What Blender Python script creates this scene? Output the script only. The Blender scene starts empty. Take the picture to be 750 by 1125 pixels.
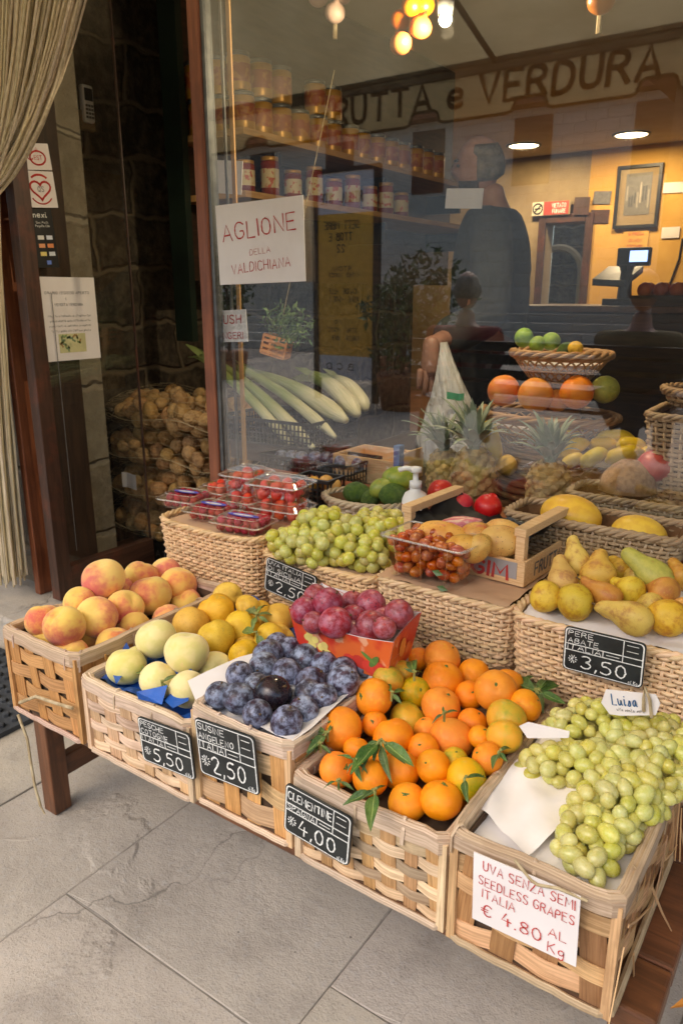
import bpy, bmesh, math, random
from mathutils import Vector, Matrix, Euler, Quaternion
import numpy as np
random.seed(7); rng = np.random.default_rng(7)
SC = bpy.context.scene; COL = SC.collection
R = math.radians; PI = math.pi
# ------------------------------------------------------------------ camera geometry
FPX, CXP, CYP, CH = 820.0, 375.0, 562.5, 1.10
TH, YAW = R(16.3), R(35)
def ray(px, py):
    a = (px-CXP)/FPX; b = (py-CYP)/FPX
    dn = b*math.cos(TH)+math.sin(TH); fw = math.cos(TH)-b*math.sin(TH)
    return Vector((a*math.cos(YAW)-fw*math.sin(YAW), fw*math.cos(YAW)+a*math.sin(YAW), -dn))
def at(px, py, Y=None, Z=None, X=None, D=None):
    r = ray(px, py)
    if Y is not None: d = Y/r.y
    elif Z is not None: d = (Z-CH)/r.z
    elif X is not None: d = X/r.x
    else: d = D
    return Vector((0, 0, CH))+r*d
def on_slope(px, py, z0, y0, s):            # meets the heap surface z = z0 + s*(y-y0)
    r = ray(px, py)
    d = (z0-s*y0-CH)/(r.z-s*r.y)
    return Vector((0, 0, CH))+r*d, d
# ------------------------------------------------------------------ colour / materials
def s2l(c): return c/12.92 if c <= .04045 else ((c+.055)/1.055)**2.4
def rgb(r, g, b): return (s2l(r/255), s2l(g/255), s2l(b/255), 1)
MATS = {}
class NT:
    def __init__(s, name):
        m = bpy.data.materials.new(name); m.use_nodes = True; s.m = m; s.t = m.node_tree
        s.t.nodes.clear(); s.out = s.n('ShaderNodeOutputMaterial')
    def n(s, typ, **kw):
        nd = s.t.nodes.new(typ)
        for k, v in kw.items(): setattr(nd, k, v)
        return nd
    def l(s, a, b): s.t.links.new(a, b)
    def set(s, sock, v):
        if hasattr(v, 'is_output') or isinstance(v, bpy.types.NodeSocket): s.l(v, sock)
        else: sock.default_value = v
    def mix(s, f, a, b, mode='MIX'):
        nd = s.n('ShaderNodeMix', data_type='RGBA', blend_type=mode)
        s.set(nd.inputs[0], f); s.set(nd.inputs[6], a); s.set(nd.inputs[7], b)
        return nd.outputs[2]
    def math(s, op, a, b=0.0, c=None):
        nd = s.n('ShaderNodeMath', operation=op); s.set(nd.inputs[0], a); s.set(nd.inputs[1], b)
        if c is not None: s.set(nd.inputs[2], c)
        return nd.outputs[0]
    def ramp(s, f, a, b, lo=.35, hi=.65):
        nd = s.n('ShaderNodeMapRange', interpolation_type='SMOOTHSTEP'); s.set(nd.inputs[0], f)
        s.set(nd.inputs[1], lo); s.set(nd.inputs[2], hi); nd.inputs[3].default_value = a; nd.inputs[4].default_value = b
        return nd.outputs[0]
    def coord(s, kind='Object', stretch=None, rnd=True):
        if kind == 'UV':
            v = s.n('ShaderNodeUVMap').outputs[0]
        else:
            v = s.n('ShaderNodeTexCoord').outputs[kind]
        if stretch:
            mp = s.n('ShaderNodeMapping'); mp.inputs['Scale'].default_value = stretch; s.l(v, mp.inputs[0]); v = mp.outputs[0]
        if rnd:
            oi = s.n('ShaderNodeObjectInfo'); k = s.math('MULTIPLY', oi.outputs['Random'], 37.0)
            va = s.n('ShaderNodeVectorMath', operation='ADD'); s.l(v, va.inputs[0]); s.l(k, va.inputs[1]); v = va.outputs[0]
        return v
    def noise(s, v, scale, detail=4, rough=.55, dist=0):
        nd = s.n('ShaderNodeTexNoise'); s.l(v, nd.inputs['Vector']); nd.inputs['Scale'].default_value = scale
        nd.inputs['Detail'].default_value = detail; nd.inputs['Roughness'].default_value = rough; nd.inputs['Distortion'].default_value = dist
        return nd.outputs[0]
    def voro(s, v, scale, feat='F1', out=0, rand=1.0):
        nd = s.n('ShaderNodeTexVoronoi', feature=feat); s.l(v, nd.inputs['Vector']); nd.inputs['Scale'].default_value = scale
        nd.inputs['Randomness'].default_value = rand
        return nd.outputs[out]
    def bump(s, h, strength=.3, dist=.01, normal=None):
        nd = s.n('ShaderNodeBump'); nd.inputs['Strength'].default_value = strength; nd.inputs['Distance'].default_value = dist
        s.l(h, nd.inputs['Height'])
        if normal: s.l(normal, nd.inputs['Normal'])
        return nd.outputs[0]
    def principled(s, col, rough=.5, normal=None, **kw):
        p = s.n('ShaderNodeBsdfPrincipled'); s.set(p.inputs['Base Color'], col); s.set(p.inputs['Roughness'], rough)
        if normal: s.l(normal, p.inputs['Normal'])
        for k, v in kw.items(): s.set(p.inputs[k], v)
        s.l(p.outputs[0], s.out.inputs[0]); return p
    def attr(s):
        return s.n('ShaderNodeAttribute', attribute_name='Col').outputs['Color']
    def vary(s, col, hue=.01, val=.12, sat=.08):
        oi = s.n('ShaderNodeObjectInfo'); r = oi.outputs['Random']
        h = s.n('ShaderNodeHueSaturation')
        s.l(s.math('MULTIPLY_ADD', r, hue*2, .5-hue), h.inputs['Hue'])
        r2 = s.math('FRACT', s.math('MULTIPLY', r, 13.7))
        s.l(s.math('MULTIPLY_ADD', r2, val*2, 1-val), h.inputs['Value'])
        r3 = s.math('FRACT', s.math('MULTIPLY', r, 71.3))
        s.l(s.math('MULTIPLY_ADD', r3, sat*2, 1-sat), h.inputs['Saturation'])
        s.set(h.inputs['Color'], col); return h.outputs[0]
def simple(name, c1, c2=None, scale=12, rough=.6, bump=0, bscale=60, stretch=None, kind='Object', tint=False, lo=.35, hi=.65, vary=None, bdist=.002, **kw):
    t = NT(name); v = t.coord(kind, stretch)
    col = t.mix(t.ramp(t.noise(v, scale), 0, 1, lo, hi), c1, c2 or c1)
    if tint: col = t.mix(1.0, col, t.attr(), 'MULTIPLY')
    if vary: col = t.vary(col, *vary)
    nrm = t.bump(t.noise(v, bscale, 5), bump, bdist) if bump else None
    t.principled(col, rough, nrm, **kw); MATS[name] = t.m; return t.m
# ------------------------------------------------------------------ mesh builder
def vn(v): return v.normalized() if v.length > 1e-9 else Vector((0, 0, 1))
class MB:
    def __init__(s): s.v = []; s.f = []; s.uv = []; s.c = []; s.mi = []; s.n = 0
    def add(s, vs, fs, col=(1, 1, 1), uvs=None, mi=0):
        b = s.n; s.v.extend([tuple(p) for p in vs]); s.n += len(vs)
        for k, f in enumerate(fs):
            s.f.append(tuple(i+b for i in f)); s.c.append(col); s.mi.append(mi)
            s.uv.append(uvs[k] if uvs else None)
    def box(s, a, b, col=(1, 1, 1), mi=0):
        x0, y0, z0 = a; x1, y1, z1 = b
        s.obox(Vector(((x0+x1)/2, (y0+y1)/2, (z0+z1)/2)), Vector((1, 0, 0)), Vector((0, 1, 0)), Vector((0, 0, 1)), abs(x1-x0)/2, abs(y1-y0)/2, abs(z1-z0)/2, col, mi)
    def obox(s, c, X, Y, Z, hx, hy, hz, col=(1, 1, 1), mi=0):
        P = [c+X*(i*hx)+Y*(j*hy)+Z*(k*hz) for i in (-1, 1) for j in (-1, 1) for k in (-1, 1)]
        F = [(0, 1, 3, 2), (4, 6, 7, 5), (0, 4, 5, 1), (2, 3, 7, 6), (0, 2, 6, 4), (1, 5, 7, 3)]
        dims = [(hz, hy), (hy, hz), (hx, hz), (hz, hx), (hy, hx), (hz, hy)]
        U = []
        for f in F:
            a, b_, d = P[f[0]], P[f[1]], P[f[3]]
            w, h = (b_-a).length, (d-a).length
            off = (a.x+a.y)*.7
            if w >= h: U.append([(off, 0), (off+w, 0), (off+w, h), (off, h)])
            else: U.append([(off, 0), (off, w), (off+h, w), (off+h, 0)])
        s.add(P, F, col, U, mi)
    def tube(s, pts, r, n=6, col=(1, 1, 1), closed=False, cap=True, mi=0, flat=None):
        pts = [Vector(p) for p in pts]; m = len(pts)
        rs = r if isinstance(r, (list, tuple)) else [r]*m
        vs = []; prev = None
        T = []
        for i in range(m):
            if closed: t = pts[(i+1) % m]-pts[i-1]
            else: t = pts[min(i+1, m-1)]-pts[max(i-1, 0)]
            T.append(vn(t))
        ref = Vector((0, 0, 1)) if abs(T[0].z) < .9 else Vector((1, 0, 0))
        prev = vn(ref-T[0]*ref.dot(T[0])); L = 0; Ls = []
        for i in range(m):
            a = vn(prev-T[i]*prev.dot(T[i])); prev = a; b = T[i].cross(a)
            if i: L += (pts[i]-pts[i-1]).length
            Ls.append(L)
            fa, fb = flat if flat else (1, 1)
            for k in range(n):
                an = 2*PI*k/n
                vs.append(pts[i]+a*(math.cos(an)*rs[i]*fa)+b*(math.sin(an)*rs[i]*fb))
        fs = []; us = []
        for i in range(m if closed else m-1):
            j = (i+1) % m
            for k in range(n):
                k2 = (k+1) % n
                fs.append((i*n+k, i*n+k2, j*n+k2, j*n+k))
                l1 = Ls[j] if j else Ls[i]+.01
                us.append([(Ls[i], k*.01), (Ls[i], k*.01+.01), (l1, k*.01+.01), (l1, k*.01)])
        if cap and not closed:
            fs.append(tuple(reversed(range(n)))); us.append(None); fs.append(tuple(range((m-1)*n, m*n))); us.append(None)
        s.add(vs, fs, col, us, mi)
    def ribbon(s, pts, wdirs, width, thick, ndirs, col=(1, 1, 1), mi=0):
        """flat strip of box section through pts; wdirs / ndirs one Vector or a list"""
        m = len(pts); vs = []; L = random.random()*3; Ls = []
        for i in range(m):
            w = wdirs[i] if isinstance(wdirs, list) else wdirs
            nn = ndirs[i] if isinstance(ndirs, list) else ndirs
            wd = width[i] if isinstance(width, list) else width
            p = Vector(pts[i])
            vs += [p-w*wd/2-nn*thick/2, p+w*wd/2-nn*thick/2, p+w*wd/2+nn*thick/2, p-w*wd/2+nn*thick/2]
            if i: L += (Vector(pts[i])-Vector(pts[i-1])).length
            Ls.append(L)
        fs = []; us = []; vo = random.random()
        for i in range(m-1):
            for k in range(4):
                k2 = (k+1) % 4
                fs.append((i*4+k, i*4+k2, i*4+4+k2, i*4+4+k))
                wd = width[i] if isinstance(width, list) else width
                h = wd if k in (0, 2) else thick
                us.append([(Ls[i], vo), (Ls[i], vo+h), (Ls[i+1], vo+h), (Ls[i+1], vo)])
        fs += [(3, 2, 1, 0), ((m-1)*4, (m-1)*4+1, (m-1)*4+2, (m-1)*4+3)]; us += [None, None]
        s.add(vs, fs, col, us, mi)
    def lathe(s, prof, n=24, c=(0, 0, 0), col=(1, 1, 1), axis=None, mi=0, cap=True):
        c = Vector(c); vs = []; q = Quaternion() if axis is None else Vector((0, 0, 1)).rotation_difference(Vector(axis))
        for r, z in prof:
            for k in range(n):
                a = 2*PI*k/n; vs.append(c+q @ Vector((r*math.cos(a), r*math.sin(a), z)))
        fs = []
        for i in range(len(prof)-1):
            for k in range(n):
                k2 = (k+1) % n; fs.append((i*n+k, i*n+k2, i*n+n+k2, i*n+n+k))
        if cap:
            fs.append(tuple(reversed(range(n)))); m = len(prof)-1; fs.append(tuple(range(m*n, m*n+n)))
        s.add(vs, fs, col, None, mi)
    def grid(s, nx, ny, fn, col=(1, 1, 1), mi=0, uvs=1.0, close_u=False):
        vs = [fn(i/(nx-1), j/(ny-1)) for j in range(ny) for i in range(nx)]
        fs = []; us = []
        for j in range(ny-1):
            for i in range(nx-1):
                fs.append((j*nx+i, j*nx+i+1, (j+1)*nx+i+1, (j+1)*nx+i))
                us.append([(i/(nx-1)*uvs, j/(ny-1)*uvs), ((i+1)/(nx-1)*uvs, j/(ny-1)*uvs), ((i+1)/(nx-1)*uvs, (j+1)/(ny-1)*uvs), (i/(nx-1)*uvs, (j+1)/(ny-1)*uvs)])
        s.add(vs, fs, col, us, mi)
    def sphere(s, c, r, seg=12, ring=8, fn=None, col=(1, 1, 1), rot=None, mi=0):
        c = Vector(c); vs = [None]; fs = []
        def P(t, a):
            u = Vector((math.sin(t)*math.cos(a), math.sin(t)*math.sin(a), math.cos(t)))
            p = fn(u) if fn else u
            if isinstance(r, (tuple, list, Vector)): p = Vector((p.x*r[0], p.y*r[1], p.z*r[2]))
            else: p = p*r
            if rot: p = rot @ p
            return c+p
        vs = [P(0, 0)]
        for i in range(1, ring):
            for k in range(seg): vs.append(P(PI*i/ring, 2*PI*k/seg))
        vs.append(P(PI, 0)); e = len(vs)-1
        for k in range(seg): fs.append((0, 1+k, 1+(k+1) % seg))
        for i in range(ring-2):
            for k in range(seg):
                a = 1+i*seg+k; b = 1+i*seg+(k+1) % seg; fs.append((a, a+seg, b+seg, b))
        o = 1+(ring-2)*seg
        for k in range(seg): fs.append((o+k, e, o+(k+1) % seg))
        s.add(vs, fs, col, None, mi)
    def mesh(s, name, mats, smooth=False):
        me = bpy.data.meshes.new(name); me.from_pydata(s.v, [], s.f)
        for m in (mats if isinstance(mats, (list, tuple)) else [mats]):
            me.materials.append(MATS[m] if isinstance(m, str) else m)
        if any(u for u in s.uv):
            ul = me.uv_layers.new(name='UVMap'); flat = []
            for f, u in zip(s.f, s.uv):
                for k in range(len(f)): flat += list(u[k]) if u else [0, 0]
            ul.data.foreach_set('uv', flat)
        if any(c != (1, 1, 1) for c in s.c):
            ca = me.color_attributes.new('Col', 'FLOAT_COLOR', 'CORNER'); flat = []
            for f, c in zip(s.f, s.c): flat += [c[0], c[1], c[2], 1]*len(f)
            ca.data.foreach_set('color', flat)
        else:
            ca = me.color_attributes.new('Col', 'FLOAT_COLOR', 'CORNER'); ca.data.foreach_set('color', [1.0]*(4*sum(len(f) for f in s.f)))
        if any(s.mi): me.polygons.foreach_set('material_index', s.mi)
        if smooth: me.polygons.foreach_set('use_smooth', [True]*len(s.f))
        me.update(); return me
    def build(s, name, mats, parent=None, smooth=False, loc=None):
        o = bpy.data.objects.new(name, s.mesh(name, mats, smooth)); COL.objects.link(o)
        if parent: o.parent = parent
        if loc is not None: o.location = loc
        return o
def tag(o, label, cat, group=None):
    o['label'] = label; o['category'] = cat
    if group: o['group'] = group
    return o
def thing(name, label, cat, loc=(0, 0, 0), group=None):
    o = bpy.data.objects.new(name, None); COL.objects.link(o); o.location = loc; o.empty_display_size = .05
    return tag(o, label, cat, group)
def struct(o, kind='structure'): o['kind'] = kind; return o
def copy_tree(o, parent=None):
    c = o.copy(); COL.objects.link(c); c.parent = parent
    for ch in [x for x in COL.objects if x.parent == o]: copy_tree(ch, c)
    return c
def local(root, P): return Vector(P)-Vector(root.location)
def jit(c, a=.12):
    k = 1+random.uniform(-a, a); return (c[0]*k, c[1]*k*(1+random.uniform(-.03, .03)), c[2]*k*(1+random.uniform(-.06, .06)))
def bevel(o, w=.003, seg=2):
    m = o.modifiers.new('bevel', 'BEVEL'); m.width = w; m.segments = seg; m.limit_method = 'ANGLE'; m.angle_limit = R(40); return o
# ------------------------------------------------------------------ handwriting
GL = {
'A': "0,0 1.9,6 3.8,0|.7,2.1 3.1,2.1", 'B': "0,0 0,6 2.2,6 3,5.2 3,4 2.2,3.2 0,3.2|2.2,3.2 3.4,2.4 3.4,.9 2.4,0 0,0",
'C': "3.6,5 2.6,6 1.2,6 .1,4.6 0,3 .1,1.4 1.2,0 2.6,0 3.6,1", 'D': "0,0 0,6 1.8,6 3.2,5 3.6,3 3.2,1 1.8,0 0,0",
'E': "3.2,6 0,6 0,0 3.2,0|0,3.1 2.6,3.1", 'F': "3.2,6 0,6 0,0|0,3.1 2.6,3.1", 'G': "3.6,5 2.6,6 1.2,6 .1,4.6 0,3 .1,1.4 1.2,0 2.6,0 3.6,1 3.6,2.7 2.2,2.7",
'H': "0,0 0,6|3.4,0 3.4,6|0,3 3.4,3", 'I': "0,0 0,6", 'K': "0,0 0,6|3.2,6 0,2.6|.8,3.4 3.4,0", 'L': "0,6 0,0 3,0", 'M': "0,0 .3,6 2.2,2 4.1,6 4.4,0",
'N': "0,0 0,6 3.4,0 3.4,6", 'O': "1.8,6 .5,5.3 0,3 .5,.7 1.8,0 3.1,.7 3.6,3 3.1,5.3 1.8,6", 'P': "0,0 0,6 2.2,6 3.2,5.2 3.2,3.8 2.2,3 0,3",
'Q': "1.8,6 .5,5.3 0,3 .5,.7 1.8,0 3.1,.7 3.6,3 3.1,5.3 1.8,6|2.2,1.4 3.8,-.4", 'R': "0,0 0,6 2.2,6 3.2,5.2 3.2,3.9 2.2,3.1 0,3.1|1.8,3.1 3.5,0",
'S': "3.2,5.2 2.4,6 1,6 .1,5.1 .4,3.8 1.6,3.1 2.9,2.4 3.3,1.2 2.5,.1 1,0 0,.9", 'T': "0,6 3.8,6|1.9,6 1.9,0", 'U': "0,6 0,1.4 .9,.1 2.5,.1 3.4,1.4 3.4,6",
'V': "0,6 1.8,0 3.6,6", 'Z': "0,6 3.4,6 0,0 3.4,0", 'X': "0,6 3.4,0|3.4,6 0,0", 'W': "0,6 1,0 2.3,4 3.6,0 4.6,6", 'Y': "0,6 1.8,3 3.6,6|1.8,3 1.8,0",
'0': "1.6,6 .5,5.3 0,3 .5,.7 1.6,0 2.7,.7 3.2,3 2.7,5.3 1.6,6", '1': "0,4.6 1.4,6 1.4,0", '2': "0,4.8 .8,6 2.3,6 3,4.9 2.7,3.6 0,0 3.3,0",
'3': "0,5.4 1,6 2.4,5.9 2.9,4.8 2.4,3.6 1.2,3.2 2.6,2.8 3.2,1.5 2.4,.2 1,0 0,.7", '4': "1.6,6 0,2.2 3.4,2.2|2.3,3.8 2.3,-.2", '5': "3,6 .5,6 .2,3.4 1.6,3.8 2.9,3 3.2,1.6 2.3,.2 1,0 0,.6",
'7': "0,6 3.2,6 1.2,0", '8': "1.6,3.2 .4,4 .4,5.3 1.6,6 2.8,5.3 2.8,4 1.6,3.2 .2,2.2 .2,.8 1.6,0 3,.8 3,2.2 1.6,3.2", '9': "3,4.5 2.4,3.2 1,3 .1,4.2 .6,5.6 1.8,6 2.9,5.2 3,3 2.4,0",
'€': "3.4,5.2 2.4,6 1.2,5.6 .5,3 1.2,.4 2.4,0 3.4,.8|-.2,3.5 2.4,3.5|-.2,2.5 2.2,2.5", ',': "0.3,.4 0,-1", '.': "0,.3 .1,0", '-': "0,3 2,3", "'": "0,6 0,4.6", '/': "0,0 2,6",
'e': "0,2 3,2 2.8,3.4 1.6,4 .4,3.3 0,2 .4,.6 1.7,0 3,.7", 'g': "2.6,3.6 1.2,4 .1,2.6 .5,.8 1.8,.8 2.6,2 2.7,3.8 2.6,-1 1.5,-2.2 .2,-1.5", 'd': "2.6,2.6 1.2,3.6 .1,2 .8,.2 2.2,.6 2.7,2.4 2.7,6 2.8,0",
'l': "0,1 1,4 1.3,6 .7,6 .6,2 .9,.1 1.6,.5", 'u': "0,3.6 .2,.8 1,0 2,1 2.4,3.6 2.5,.6 3.2,.3", 'i': "0,3.6 .1,.5 .6,0 1.1,.6|.1,5 .2,5.2", 's': "0,.3 1,1.6 1.5,3.6 2.2,1.8 1.8,.2 .7,.1", 'a': "2.4,3.2 1.2,3.7 .1,2 .6,.2 1.8,.6 2.5,3.5 2.6,.6 3.3,.3",
'n': "0,3.6 0,0|0,2.4 .9,3.6 1.8,3.4 2.1,2.4 2.1,0", 'x': "0,3.6 2.2,0|2.2,3.6 0,0",
}
def chaikin(p):
    q = [p[0]]
    for a, b in zip(p, p[1:]): q += [(a[0]*.75+b[0]*.25, a[1]*.75+b[1]*.25), (a[0]*.25+b[0]*.75, a[1]*.25+b[1]*.75)]
    return q+[p[-1]]
def write(mb, txt, o, X, Y, N, h, w=None, col=(1, 1, 1), gap=1.5, wob=.15, squeeze=1.0, width=None, mirror=False):
    """hand lettering as thin strips; o = lower left of the base line; width fits the line"""
    u = h/6; pen = 0; strokes = []
    for ch in txt:
        if ch == ' ': pen += 2.6; continue
        g = GL.get(ch) or GL.get(ch.upper(), "0,0 0,1")
        dy = random.uniform(-wob, wob)*1.2; sl = random.uniform(-.03, .05)
        mx = 0; nb = []
        for st in g.split('|'):
            p = [tuple(map(float, q.split(','))) for q in st.split()]
            mx = max(mx, max(a for a, b in p))
            if len(p) > 4: p = chaikin(chaikin(p)) if ch not in 'MNEZW' else p
            nb.append([(pen+a+b*sl+random.uniform(-wob, wob)*.4, b+dy+random.uniform(-wob, wob)*.4) for a, b in p])
        strokes += nb; pen += mx+gap
    tot = max(pen-gap, .1)
    kx = (width/(tot*u) if width else 1)*squeeze
    w = w or h*.1
    for k, p in enumerate(strokes):
        P = [o+X*(a*u*kx)+Y*(b*u)+N*(.00012*(k % 9)) for a, b in p]
        if len(P) < 2: continue
        vs = []; m = len(P)
        for i in range(m):
            t = vn(P[min(i+1, m-1)]-P[max(i-1, 0)]); s_ = N.cross(t)
            e = 0
            if i == 0: e = -w*.3
            if i == m-1: e = w*.3
            ww = w*(1+random.uniform(-.32, .25)*(wob > .12))
            vs += [P[i]+t*e-s_*ww/2, P[i]+t*e+s_*ww/2]
        fs = [(2*i, 2*i+2, 2*i+3, 2*i+1) for i in range(m-1)]
        mb.add(vs, fs, col)
    return tot*u*kx
# ------------------------------------------------------------------ materials
def stone_mat(name, c1, c2, crack=True, slab=True):
    t = NT(name); v = t.coord('Object', rnd=False)
    a = t.noise(v, 2.3, 6, .6); b = t.noise(v, 70, 4, .65); c = t.noise(v, 9, 5, .6)
    col = t.mix(t.ramp(a, 0, 1, .3, .7), c1, c2)
    col = t.mix(t.ramp(c, 0, .35, .45, .75), col, rgb(120, 112, 102))
    col = t.mix(t.ramp(b, .0, .5, .5, .72), col, rgb(176, 170, 162))
    hsum = t.math('ADD', t.math('MULTIPLY', b, .35), t.math('ADD', t.math('MULTIPLY', c, 1.5), t.math('MULTIPLY', t.ramp(t.noise(v, 2.1, 6, .5, .6), 0, 1, .60, .64), 1.0)))
    if crack:
        w = t.n('ShaderNodeVectorMath', operation='ADD'); t.l(v, w.inputs[0])
        nz = t.n('ShaderNodeTexNoise'); t.l(v, nz.inputs['Vector']); nz.inputs['Scale'].default_value = 3.2; nz.inputs['Detail'].default_value = 6
        sc = t.n('ShaderNodeVectorMath', operation='SCALE'); t.l(nz.outputs[1], sc.inputs[0]); sc.inputs['Scale'].default_value = .55; t.l(sc.outputs[0], w.inputs[1])
        e = t.voro(w.outputs[0], 1.15, 'DISTANCE_TO_EDGE')
        line = t.ramp(e, 1, 0, .0, .006)
        gate = t.ramp(t.noise(v, 1.7, 2), 0, 1, .42, .5)
        line = t.math('MULTIPLY', line, gate)
        col = t.mix(t.math('MULTIPLY', line, .5), col, rgb(70, 64, 58))
        edge = t.math('MULTIPLY', t.ramp(e, 1, 0, .0, .05), gate)
        hsum = t.math('SUBTRACT', hsum, t.math('MULTIPLY', edge, .9))
        # rubbed dark spots
        sp = t.voro(v, 14); col = t.mix(t.ramp(sp, .7, 0, .02, .045), col, rgb(62, 56, 50))
    col = t.mix(1.0, col, t.attr(), 'MULTIPLY')
    grn = t.noise(v, 260, 2, .6); col = t.mix(t.ramp(grn, 0, .45, .55, .75), col, rgb(96, 90, 82)); hsum = t.math('ADD', hsum, t.math('MULTIPLY', grn, .25)); t.principled(col, .86, t.bump(hsum, .6, .006)); MATS[name] = t.m
stone_mat('pavement', rgb(188, 177, 161), rgb(168, 158, 144))
simple('grout', rgb(150, 142, 131), rgb(112, 105, 96), 26, .95)
def masonry(name, dark, light, mortar, sx, sz, axis):
    t = NT(name); v = t.coord('Object', rnd=False)
    mp = t.n('ShaderNodeMapping'); t.l(v, mp.inputs[0])
    mp.inputs['Rotation'].default_value = (R(90), 0, 0) if axis == 'Y' else (R(90), 0, R(90))
    # rotate so that texture x runs along the wall and texture y runs up
    sep = t.n('ShaderNodeSeparateXYZ'); t.l(v, sep.inputs[0]); cmb = t.n('ShaderNodeCombineXYZ')
    t.l(sep.outputs[0 if axis == 'Y' else 1], cmb.inputs[0]); t.l(sep.outputs[2], cmb.inputs[1])
    nz = t.n('ShaderNodeTexNoise'); t.l(v, nz.inputs['Vector']); nz.inputs['Scale'].default_value = 5; nz.inputs['Detail'].default_value = 5
    sc = t.n('ShaderNodeVectorMath', operation='SCALE'); t.l(nz.outputs[1], sc.inputs[0]); sc.inputs['Scale'].default_value = .13
    ad = t.n('ShaderNodeVectorMath', operation='ADD'); t.l(cmb.outputs[0], ad.inputs[0]); t.l(sc.outputs[0], ad.inputs[1])
    br = t.n('ShaderNodeTexBrick'); t.l(ad.outputs[0], br.inputs['Vector']); br.inputs['Scale'].default_value = 1
    br.inputs['Brick Width'].default_value = sx; br.inputs['Row Height'].default_value = sz; br.inputs['Mortar Size'].default_value = .018
    br.inputs['Mortar Smooth'].default_value = .7; br.inputs['Bias'].default_value = 0
    br.inputs['Color1'].default_value = dark; br.inputs['Color2'].default_value = light; br.inputs['Mortar'].default_value = mortar
    n2 = t.noise(v, 18, 6, .65)
    col = t.mix(t.ramp(n2, .0, .8, .35, .75), br.outputs[0], mortar)
    h = t.math('ADD', t.math('MULTIPLY', br.outputs[1], -.8), t.math('MULTIPLY', n2, .8))
    t.principled(col, .9, t.bump(h, .9, .03)); MATS[name] = t.m
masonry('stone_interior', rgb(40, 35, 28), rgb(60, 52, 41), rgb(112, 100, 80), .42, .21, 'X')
masonry('stone_facade', rgb(150, 138, 118), rgb(128, 116, 98), rgb(168, 156, 136), .5, .28, 'Y')
masonry('stone_street', rgb(188, 182, 168), rgb(204, 196, 182), rgb(210, 202, 188), .55, .26, 'Y')
simple('plaster_yellow', rgb(216, 170, 84), rgb(204, 156, 70), 3, .85, .2, 40)
simple('plaster_beige', rgb(160, 140, 104), rgb(140, 120, 88), 3, .85, .2, 40)
simple('ceiling_paint', rgb(200, 188, 160), rgb(186, 172, 142), 2, .9)
simple('terracotta_floor', rgb(120, 84, 60), rgb(98, 70, 52), 6, .5)
def wood(name, c1, c2, rough=.45, scale=6, along=(12, 90, 1), bump=.25, kind='UV', extra=None, tint=True):
    t = NT(name); v = t.coord(kind, along, rnd=(kind != 'UV'))
    a = t.noise(v, scale*.35, 5, .6, .6); b = t.noise(v, scale*1.3, 4, .7)
    col = t.mix(t.ramp(a, 0, 1, .32, .68), c1, c2)
    col = t.mix(t.ramp(b, 0, .5, .5, .75), col, c2)
    if extra:
        w = t.coord('Object', rnd=True); col = t.mix(t.ramp(t.noise(w, extra[1], 4, .6), 0, extra[2], .48, .7), col, extra[0])
    if tint: col = t.mix(1.0, col, t.attr(), 'MULTIPLY')
    t.principled(col, rough, t.bump(b, bump, .002)); MATS[name] = t.m
wood('frame_wood', rgb(156, 92, 58), rgb(124, 70, 44), .42, 5, (3, 40, 1), .2, 'UV', (rgb(96, 50, 30), 7, .5))
wood('frame_wood_dark', rgb(80, 54, 41), rgb(58, 38, 29), .45, 5, (3, 40, 1), .2, 'UV', (rgb(140, 70, 44), 12, .25))
wood('table_wood', rgb(122, 76, 46), rgb(90, 56, 35), .38, 6, (3, 30, 1), .3, 'UV', (rgb(74, 46, 30), 9, .7))
wood('shelf_wood', rgb(204, 160, 100), rgb(176, 132, 78), .5, 5, (3, 30, 1), .2, 'UV')
wood('counter_wood', rgb(72, 50, 36), rgb(48, 34, 26), .5, 5, (3, 30, 1), .2, 'UV')
simple('black_metal', rgb(34, 34, 34), rgb(24, 24, 24), 20, .45, .1, 200)
simple('black_plastic', rgb(38, 38, 38), rgb(28, 28, 28), 20, .42, .1, 300)
simple('dark_green_paint', rgb(30, 46, 36), rgb(20, 32, 26), 5, .5)
simple('grey_metal', rgb(120, 122, 120), rgb(96, 98, 98), 20, .4, .1, 200, Metallic=.6)
simple('rubber', rgb(66, 68, 70), rgb(50, 52, 54), 12, .8, .2, 120)
simple('white_paper', rgb(236, 230, 226), rgb(226, 219, 214), 6, .8, .25, 14, bdist=.004)
simple('white_plastic', rgb(236, 234, 228), rgb(228, 226, 220), 6, .35)
simple('red_ink', rgb(196, 60, 52), rgb(178, 48, 44), 60, .7)
simple('dark_ink', rgb(40, 38, 36), rgb(30, 28, 28), 60, .7)
simple('grey_ink', rgb(120, 116, 112), rgb(100, 98, 96), 60, .7)
simple('blue_ink', rgb(60, 100, 140), rgb(48, 84, 124), 60, .7)
simple('letter_black', rgb(40, 34, 28), rgb(30, 26, 22), 10, .8)
simple('chalk', rgb(238, 238, 230), rgb(210, 210, 204), 260, .85)
simple('slate', rgb(30, 33, 33), rgb(42, 46, 45), 30, .5, .15, 150)
simple('paint', (1, 1, 1, 1), (.86, .86, .86, 1), 30, .55, tint=True)
simple('paint_gloss', (1, 1, 1, 1), (.9, .9, .9, 1), 30, .3, tint=True)
simple('leafage', (1, 1, 1, 1), (.6, .66, .5, 1), 14, .5, tint=True)
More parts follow.
